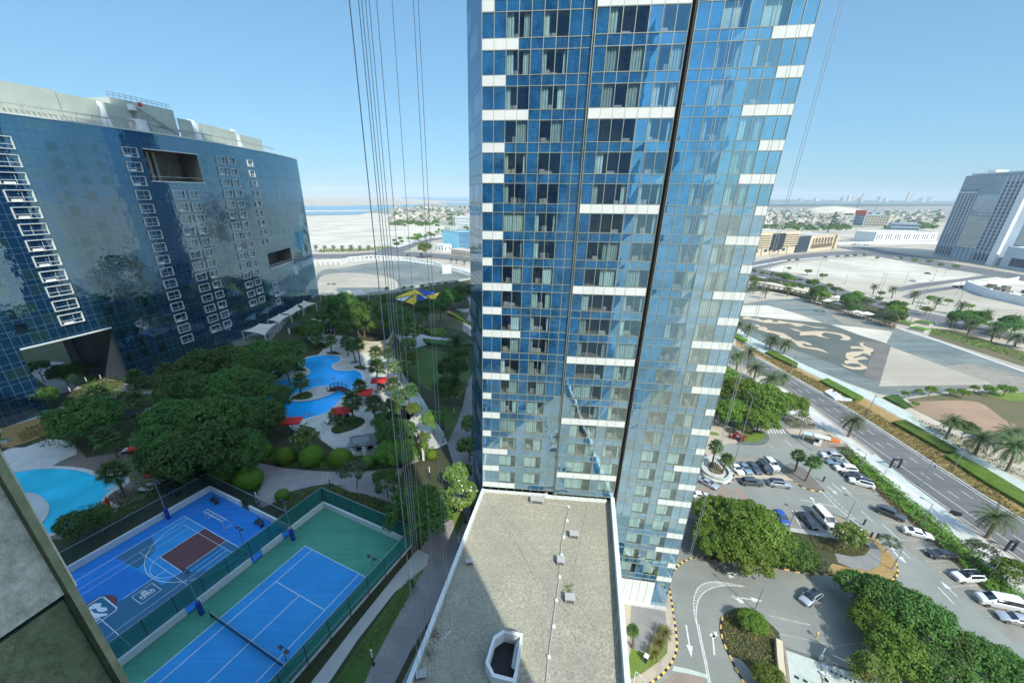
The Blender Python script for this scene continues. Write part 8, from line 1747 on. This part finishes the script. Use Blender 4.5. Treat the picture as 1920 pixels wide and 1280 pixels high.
for i, (x, y, yt) in enumerate([(1531, 519, 490), (1583, 533, 514), (1645, 548, 512), (1649, 552, 515), (1696, 531, 511), (1748, 527, 506), (1792, 552, 518 + 6), (1721, 583, 525), (1707, 602, 556), (1735, 607, 560), (1796, 570, 545), (1770, 517, 505), (1825, 528, 512), (1467, 514, 495), (1533, 436, 415), (1575, 436, 424), (1410, 500, 480), (1875, 530, 510), (1900, 598, 585), (1862, 505, 490), (1494, 500, 478), (1620, 485, 468), (1665, 478, 462)]):
    street_lamp(x, y, yt, 'thin tall light mast standing along the far roads at the right', 3, .5, double=True, group='far light masts', r=.16)
for i, (x, y, yt) in enumerate([(625, 482, 470), (698, 474, 458), (712, 462, 442), (760, 448, 432), (784, 478, 464), (812, 445, 436), (844, 492, 478), (871, 495, 480), (780, 528, 511), (793, 529, 521)]):
    street_lamp(x, y, yt, 'thin light mast standing along the roads left of the tower', 2.5, .5, group='far light masts left of the tower', r=.15)
def sign_frame(l, r, h, label, m='steel_dark', name='gateway_sign'):
    A, B = G(*l), G(*r); t = empty(name, (A + B) / 2, 0, label, 'sign'); b = MB()
    for q in (A, B): b.bar(q, q + Vector((0, 0, h)), .3)
    b.bar(A + Vector((0, 0, h)), B + Vector((0, 0, h)), .4, .35); wpar(b.build('frame', M[m]), t)
sign_frame((1668, 877), (1684, 877), 2.4, 'dark portal frame on the pavement by the boulevard'); sign_frame((1884, 1032), (1897, 1032), 2.2, 'dark portal frame at the right edge beside the round tree')
t = empty('sign_board', G(1792, 968), 0, 'tilted dark board lying beside the boulevard kerb', 'sign'); b = MB(); q = G(1792, 962, .5); b.box(q, (1.6, .1, 1.0), -.7); b.box(q - Vector((0, 0, .3)), (.1, .5, .5), -.7); wpar(b.build('board', M['steel_dark']), t)
for x, y, l in ((1632, 1007, 'dark post at the end of the grey oval path, left of two'), (1643, 1009, 'dark post at the end of the grey oval path, right of two'), (1543, 902, 'dark ticket post at the tip of the palm island'), (1619, 983, 'dark and white striped post beside the dashed line')):
    t = empty('post', G(x, y, .14), 0, l, 'post'); b = MB(); b.box((0, 0, .55), (.22, .22, 1.1)); b.box((0, 0, 1.15), (.3, .3, .12)); b.build('shaft', M['steel_dark'], t)
t = empty('kiosk', G(1531, 833, .14), -.55, 'small white kiosk with a flat roof on the brown plinth', 'kiosk'); b = MB(); b.box((0, 0, 1.15), (1.5, 1.3, 2.3)); b.build('wall', M['white_wall'], t); b = MB(); b.box((.5, .1, 2.4), (3.3, 1.9, .14)); b.build('roof', M['panel'], t); b = MB(); b.box((-.3, -.66, 1.4), (.8, .04, 1.0)); b.box((-.76, 0, 1.3), (.03, .9, 1.2)); b.build('window', M['car_glass'], t)
b = MB(); b.box((-2.2, .4, 2.2), (2.0, 1.6, .1)); b.bar((-3, 1, 0), (-3, 1, 2.2), .08); b.bar((-3, -.2, 0), (-3, -.2, 2.2), .08); b.build('awning', mat('pale_blue_sheet', (.42, .55, .62), None, 1, .5), t)
t = empty('water_barrier', G(1563, 828, .12), -.4, 'orange plastic barrier beside the kiosk', 'barrier'); b = MB(); b.box((0, 0, .35), (2.2, .5, .7)); b.box((0, 0, .75), (1.9, .3, .14)); b.build('body', M['orange'], t)
for x, y in ((1553, 825),): t = empty('water_barrier', G(x, y, .12), -.2, 'white plastic barrier between kiosk and orange barrier', 'barrier'); b = MB(); b.box((0, 0, .3), (1.2, .45, .6)); b.box((0, 0, .66), (1.0, .28, .14)); b.build('body', M['panel'], t)
bed(offs([(1600, 590), (1790, 590), (1790, 612), (1620, 612)], *A1), .14, .8, 40, 'leaf_red', 'red_hedge', ls=.12)
# cycle / shaded seats near the entrance
for x, y, l in ((1379, 823, 'maroon seat shelter beside the oval lawn'), (1392, 828, 'dark maroon planter pots at the oval lawn edge')):
    t = empty('shelter', G(x, y, .13), .4, l, 'shelter'); b = MB(); b.box((0, 0, 1.5), (1.6, 1.0, .1)); b.box((0, .45, .8), (1.6, .06, 1.4)); b.box((0, 0, .4), (1.4, .4, .1)); b.build('frame', mat('maroon_metal', (.18, .02, .03), None, 1, .5), t)
# white low sign slab on the flower strip (a stylised skyline with a teal border)
t = empty('sign_slab', G(1570, 745, .1), 0, 'white low sign slab with a jagged outline beside the boulevard', 'sign'); o7 = ((1530, 720), 19.2); b = MB()
b.poly(Gs([(300, 265), (470, 205), (580, 175), (595, 205), (575, 265), (660, 270), (740, 300), (790, 350), (860, 370), (950, 460), (1040, 500), (1290, 550), (1290, 575), (1250, 620), (1040, 610), (760, 575), (680, 560)], .3, *o7), .5, 0, h=.4); wpar(b.build('slab', M['panel']), t)
b = MB(); b.strip(Gs([(290, 300), (430, 400), (670, 510)], .3, *o7), .45, .512); wpar(b.build('border', mat('teal_paint', (.03, .14, .20), None, 1, .6)), t)
b = MB(); b.strip(catmull(Gs([(560, 310), (580, 370), (640, 410), (700, 390), (730, 360)], .3, *o7), 4, False), .22, .514)
for k in range(8): b.strip(Gs([(740 + k * 62, 480 + k * 12), (770 + k * 62, 490 + k * 12)], .3, *o7), .2, .514)
wpar(b.build('emblem', mat('grey_paint', (.12, .16, .18), None, 1, .6)), t)
# ramp wall, barrier, lamps by the ramp
t = empty('ramp_wall', G(1468, 1240), 0, 'cream low wall beside the planted island and ramp', 'wall'); b = MB(); b.strip(Gs(offs([(1088, 880), (1100, 1050), (1130, 1280), (1150, 1420)], *A3), 1.0), .75, 1.1, 0, h=1.1); wpar(b.build('wall', M['cream']), t)
b = MB(); b.strip(Gs(offs([(1125, 880), (1150, 1050), (1180, 1280), (1200, 1420)], *A3), .3), .3, .3, 0, h=.3); wpar(b.build('skirting', M['pave_brown']), t)
t = empty('barrier_gate', G(1610, 1268, 0), 0, 'car park barrier with an orange drive box and white arm', 'barrier'); b = MB(); b.box(G(1624, 1262, .5), (.5, .5, 1.0)); b.box(G(1624, 1262, 1.15), (.62, .62, .3)); wpar(b.build('drive_box', M['orange']), t)
b = MB(); b.bar(G(1618, 1252, 1.0), G(1562, 1228, 1.1), .1, .08); wpar(b.build('arm', M['panel']), t)
t = empty('barrier_gate', G(1545, 1238, 0), 0, 'slim yellow and white barrier post between the ramp lanes', 'barrier'); b = MB(); b.box(G(1540, 1232, .5), (.3, .3, 1.0)); b.bar(G(1540, 1230, 1), G(1548, 1214, 1.4), .1); wpar(b.build('drive_box', M['panel']), t)
t = empty('traffic_post', G(1530, 1195, 0), .4, 'yellow hazard post at the ramp mouth', 'post'); b = MB(); b.bar((0, 0, 0), (0, 0, 1.0), .12); b.box((0, 0, .9), (.4, .1, .4)); b.build('shaft', M['paint_yellow'], t)
for i, (x, y) in enumerate(((1548, 1256), (1546, 1270), (1552, 1282))):
    t = empty('bollard', G(x, y, 0), 0, ['pale kerb bollard between the ramp lanes, farthest', 'pale kerb bollard between the ramp lanes, middle', 'pale kerb bollard between the ramp lanes, nearest'][i], 'bollard'); b = MB(); b.tube([(0, 0, 0), (0, 0, .8), (0, 0, .86)], [.1, .1, .05], 8); b.box((0, 0, .1), (.5, 1.4, .2)); b.build('shaft', M['panel'], t)
sheet('ramp_divider', offs([(1475, 1080), (1530, 1095), (1550, 1290), (1560, 1420), (1500, 1420)], *A3), .15, M['pave_tan'], **K)
t = empty('bollard_box', G(1210, 1238, .15), .9, 'small dark box with white trim on the corner lawn', 'cabinet'); b = MB(); b.box((0, 0, .5), (.6, .5, 1.0)); b.build('casing', M['steel_dark'], t); b = MB(); b.box((0, 0, 1.02), (.66, .56, .04)); b.build('lid', M['panel'], t)
t = empty('handrail', G(1190, 1262, .15), 0, 'white angled handrail at the corner of the lawn patch', 'railing'); b = MB(); b.bar(G(1192, 1258, .2), G(1212, 1276, .2), .07); b.bar(G(1192, 1258, .2), G(1186, 1284, .2), .07); wpar(b.build('rail', M['panel']), t)
t = empty('trolley_rack', G(1297, 955, .14), .5, 'white metal rack between tower and bright trees', 'rack'); b = MB()
for s in (-.15, .15): b.tube([(s, -.9, 0), (s, -.9, 1.8), (s, .9, 1.8), (s, .9, 0)], .06, 6)
b.build('frame', M['panel'], t)
# oval planter wall
t = empty('planter', G(1345, 890), 0, 'white oval planter with a grey green rim beside the tower', 'planter'); P = catmull(Gs(offs([(165, 830), (175, 750), (230, 715), (330, 715), (400, 780), (455, 850), (470, 900), (420, 950), (330, 935), (220, 890)], *A1), .5), 4); b = MB(); b.strip(P, .45, .75, 0, True, h=.6); wpar(b.build('rim', M['pave_green']), t)
b = MB(); b.poly(catmull(Gs(offs([(235, 800), (260, 750), (320, 760), (380, 820), (400, 880), (330, 880), (260, 850)], *A1), .5), 4), .4); wpar(b.build('soil', M['lawn_worn']), t)
# white shade discs of the park
for i, (x, y, w) in enumerate([(1552, 563, 11), (1570, 569, 12), (1605, 583, 12), (1625, 587, 14), (1570, 556, 8), (1540, 552, 8)]):
    c = G(x, y, 3.2); t = empty('park_umbrella', (c.x, c.y, 0), 0, ['white oval shade left of the park palms', 'white oval shade second from the left', 'white oval shade above the park lawn', 'largest white oval shade of the park', 'small white shade at the back of the park', 'small white shade nearest the far road'][i], 'shade', 'white park shades'); R_ = w * depth(c) / FPX * .9; b = MB(); n = 18
    b.add([(R_ * math.cos(a * .349), R_ * .7 * math.sin(a * .349), 3.0) for a in range(n)] + [(0, 0, 4.0)], [(a, (a + 1) % n, n) for a in range(n)]); b.build('canopy', M['white_fab'], t); b = MB(); b.tube([(0, 0, 0), (0, 0, 3.9)], .12, 6); b.build('pole', M['steel'], t)
t = empty('park_arcade', G(1440, 545), 0, 'long cream arcade with columns in the park beside the tower', 'pergola'); b = MB(); A, B = G(1425, 528, 4), G(1535, 550, 4); b.bar(A, B, 7, .5); wpar(b.build('roof', M['cream']), t); b = MB()
for k in range(12): q = A + (B - A) * k / 11; b.box((q.x, q.y, 1.9), (.5, .5, 3.8))
wpar(b.build('colonnade', M['cream']), t)
# planter squares on the plaza
for i, (x, y) in enumerate(((1698, 608), (1733, 607), (1723, 619))):
    t = empty('planter', G(x, y), .4, ['square planter on the pale plaza, left', 'square planter on the pale plaza, behind', 'square planter on the pale plaza, front'][i], 'planter'); b = MB(); b.box((0, 0, .4), (6, 6, .8)); b.build('rim', M['concrete'], t); b = MB(); b.box((0, 0, .95), (5.4, 5.4, .5)); b.build('soil', M['leaf_mid'], t)
# boundary walls of the far plots
def wall_line(px, h, label, m='white_wall', w=.6):
    P = [G(*p) for p in px]; t = empty('boundary_wall', P[0], 0, label, 'wall'); b = MB(); b.strip([p.to_2d() for p in P], w, h, 0, h=h); wpar(b.build('wall', M[m]), t); b = MB()
    for p in P: b.box((p.x, p.y, h * .55), (w * 1.8, w * 1.8, h * 1.1))
    wpar(b.build('pier', M[m]), t)
wall_line([(1808, 541), (1850, 557), (1885, 565), (1960, 582)], 5, 'long white wall with panels round the rocky plot at the right'); wall_line([(1822, 541), (1870, 533), (1905, 527)], 3, 'white post wall running up beside the side road')
t = empty('balustrade', G(700, 488), 0, 'white arcaded balustrade along the service road', 'wall'); b = MB(); P = [G(*p) for p in ((592, 497), (640, 496), (655, 490), (700, 486.5), (760, 489.5), (815, 499), (834, 505))]
for (p, a) in along([q.to_2d() for q in P], 4.2): b.box((p.x, p.y, 1.7), (.9, .9, 3.4), a)
wpar(b.build('pillar', M['white_wall']), t); b = MB(); b.strip([q.to_2d() for q in P], 1.0, 3.9, 0, h=.6); wpar(b.build('coping', M['white_wall']), t)
t = empty('balustrade', G(870, 515), 0, 'white balustrade running to the side of the glass tower', 'wall'); b = MB(); P = [G(*p) for p in ((842, 507), (870, 515), (905, 527))]
for (p, a) in along([q.to_2d() for q in P], 3.6): b.box((p.x, p.y, 1.5), (.8, .8, 3.0), a)
wpar(b.build('pillar', M['white_wall']), t); b = MB(); b.strip([q.to_2d() for q in P], 1.0, 3.4, 0, h=.5); wpar(b.build('coping', M['white_wall']), t)
t = empty('gate_house', G(837, 512), 0, 'small white gate block at the end of the balustrade', 'building'); b = MB(); q = G(837, 512); b.box((q.x, q.y, 2.6), (7, 5, 5.2), .3); b.box((q.x, q.y, 5.5), (7.6, 5.6, .6), .3); wpar(b.build('wall', M['white_wall']), t)
tag(ob('garden_edge_wall', (lambda b: (b.strip(Gs([(600, 552), (660, 556), (735, 548), (800, 535), (860, 528), (905, 520)], Zg), .4, Zg + 1.1, 0, h=1.1), b.mesh('garden_edge_wall', M['pave_green']))[1])(MB())), 'pale low wall at the far edge of the raised garden', 'wall')
# rocks and rubble
rk = random.Random(9)
for i, (x, y, l) in enumerate([(621, 534, 'dark tyre like ring of rubble on the sandy plot'), (1880, 548, 'brown rubble heap on the rocky plot at the right')]):
    c = G(x, y); t = empty('rubble_heap', c, 0, l, 'rubble'); b = MB()
    for k in range(26): s = rk.uniform(.5, 1.5) * (1 if i == 0 else 3); a = rk.uniform(0, 6.28); R_ = 2.2 if i == 0 else rk.uniform(1, 22); b.box((R_ * math.cos(a), R_ * math.sin(a), s * .3), (s, s * .8, s * .7), rk.uniform(0, 3))
    b.build('stones', M['grey_soil'], t)
# ================================================================ HANGING ROPES
M['rope'] = mat('steel_rope', (.36, .42, .43), None, 4, .6); M['rope_pale'] = mat('pale_rope', (.40, .46, .34), None, 4, .7)
def rope(x0, dist, label, y0=0, zlow=Zg + .3, r=.02, m='rope'):
    p = Wp(x0, y0, dist); r *= .45; b = MB(); b.tube([(p.x, p.y, zlow), (p.x, p.y, EYE + 45)], r, 5); return tag(b.build('hanging_rope', M[m]), label, 'rope', 'ropes hanging down the facade')
for x, d, r, l in ((655, 13, .034, 'thick steel rope hanging leftmost of all'), (672, 14, .026, 'steel rope hanging second from the left'), (678, 14.5, .026, 'steel rope hanging third from the left'), (685, 15, .022, 'steel rope hanging fourth from the left'), (692, 14, .022, 'steel rope hanging fifth from the left'), (706, 16, .024, 'steel rope hanging sixth from the left'), (735, 15, .018, 'thin rope hanging alone in the middle of the sky gap'), (775, 15, .02, 'steel rope hanging left of the pair beside the tower'), (784, 15.5, .02, 'steel rope hanging nearest the left side of the tower')):
    rope(x, d, l, r=r, zlow=ROOFZ if x > 2000 else Zg + .2)
for x, d, r, m, l in ((1577, 20, .022, 'rope', 'rope hanging right of the tower against the sky, left one'), (1583, 20.4, .022, 'rope', 'rope hanging right of the tower against the sky, right one'), (1508, 22, .022, 'rope_pale', 'pale rope hanging before the right facade, left of its pair'), (1530, 22.5, .022, 'rope_pale', 'pale rope hanging before the right facade, right of its pair'), (1395, 24, .02, 'rope', 'rope hanging before the middle of the right facade'), (1224, 24, .016, 'rope', 'thin rope hanging before the left facade'), (1250, 24, .016, 'rope', 'thin rope hanging beside the dark slot of the tower'), (1380, 24, .02, 'rope', 'rope hanging left of the middle of the right facade')):
    rope(x, d, l, r=r, zlow=.2 if x > 1300 else ROOFZ + .02, m=m)
# ================================================================ AIR
hz = MB(); hz.box((0, 6200, 115), (32600, 20800, 236)); m, tt, out = nt('haze'); pv = N(tt, 'ShaderNodeVolumePrincipled'); pv.inputs['Density'].default_value = 1.0e-4; pv.inputs['Color'].default_value = (0.84, 0.94, 0.98, 1); pv.inputs['Anisotropy'].default_value = -0.15
tt.links.new(pv.outputs[0], out.inputs['Volume']); ho = hz.build('haze', m, kind='stuff')
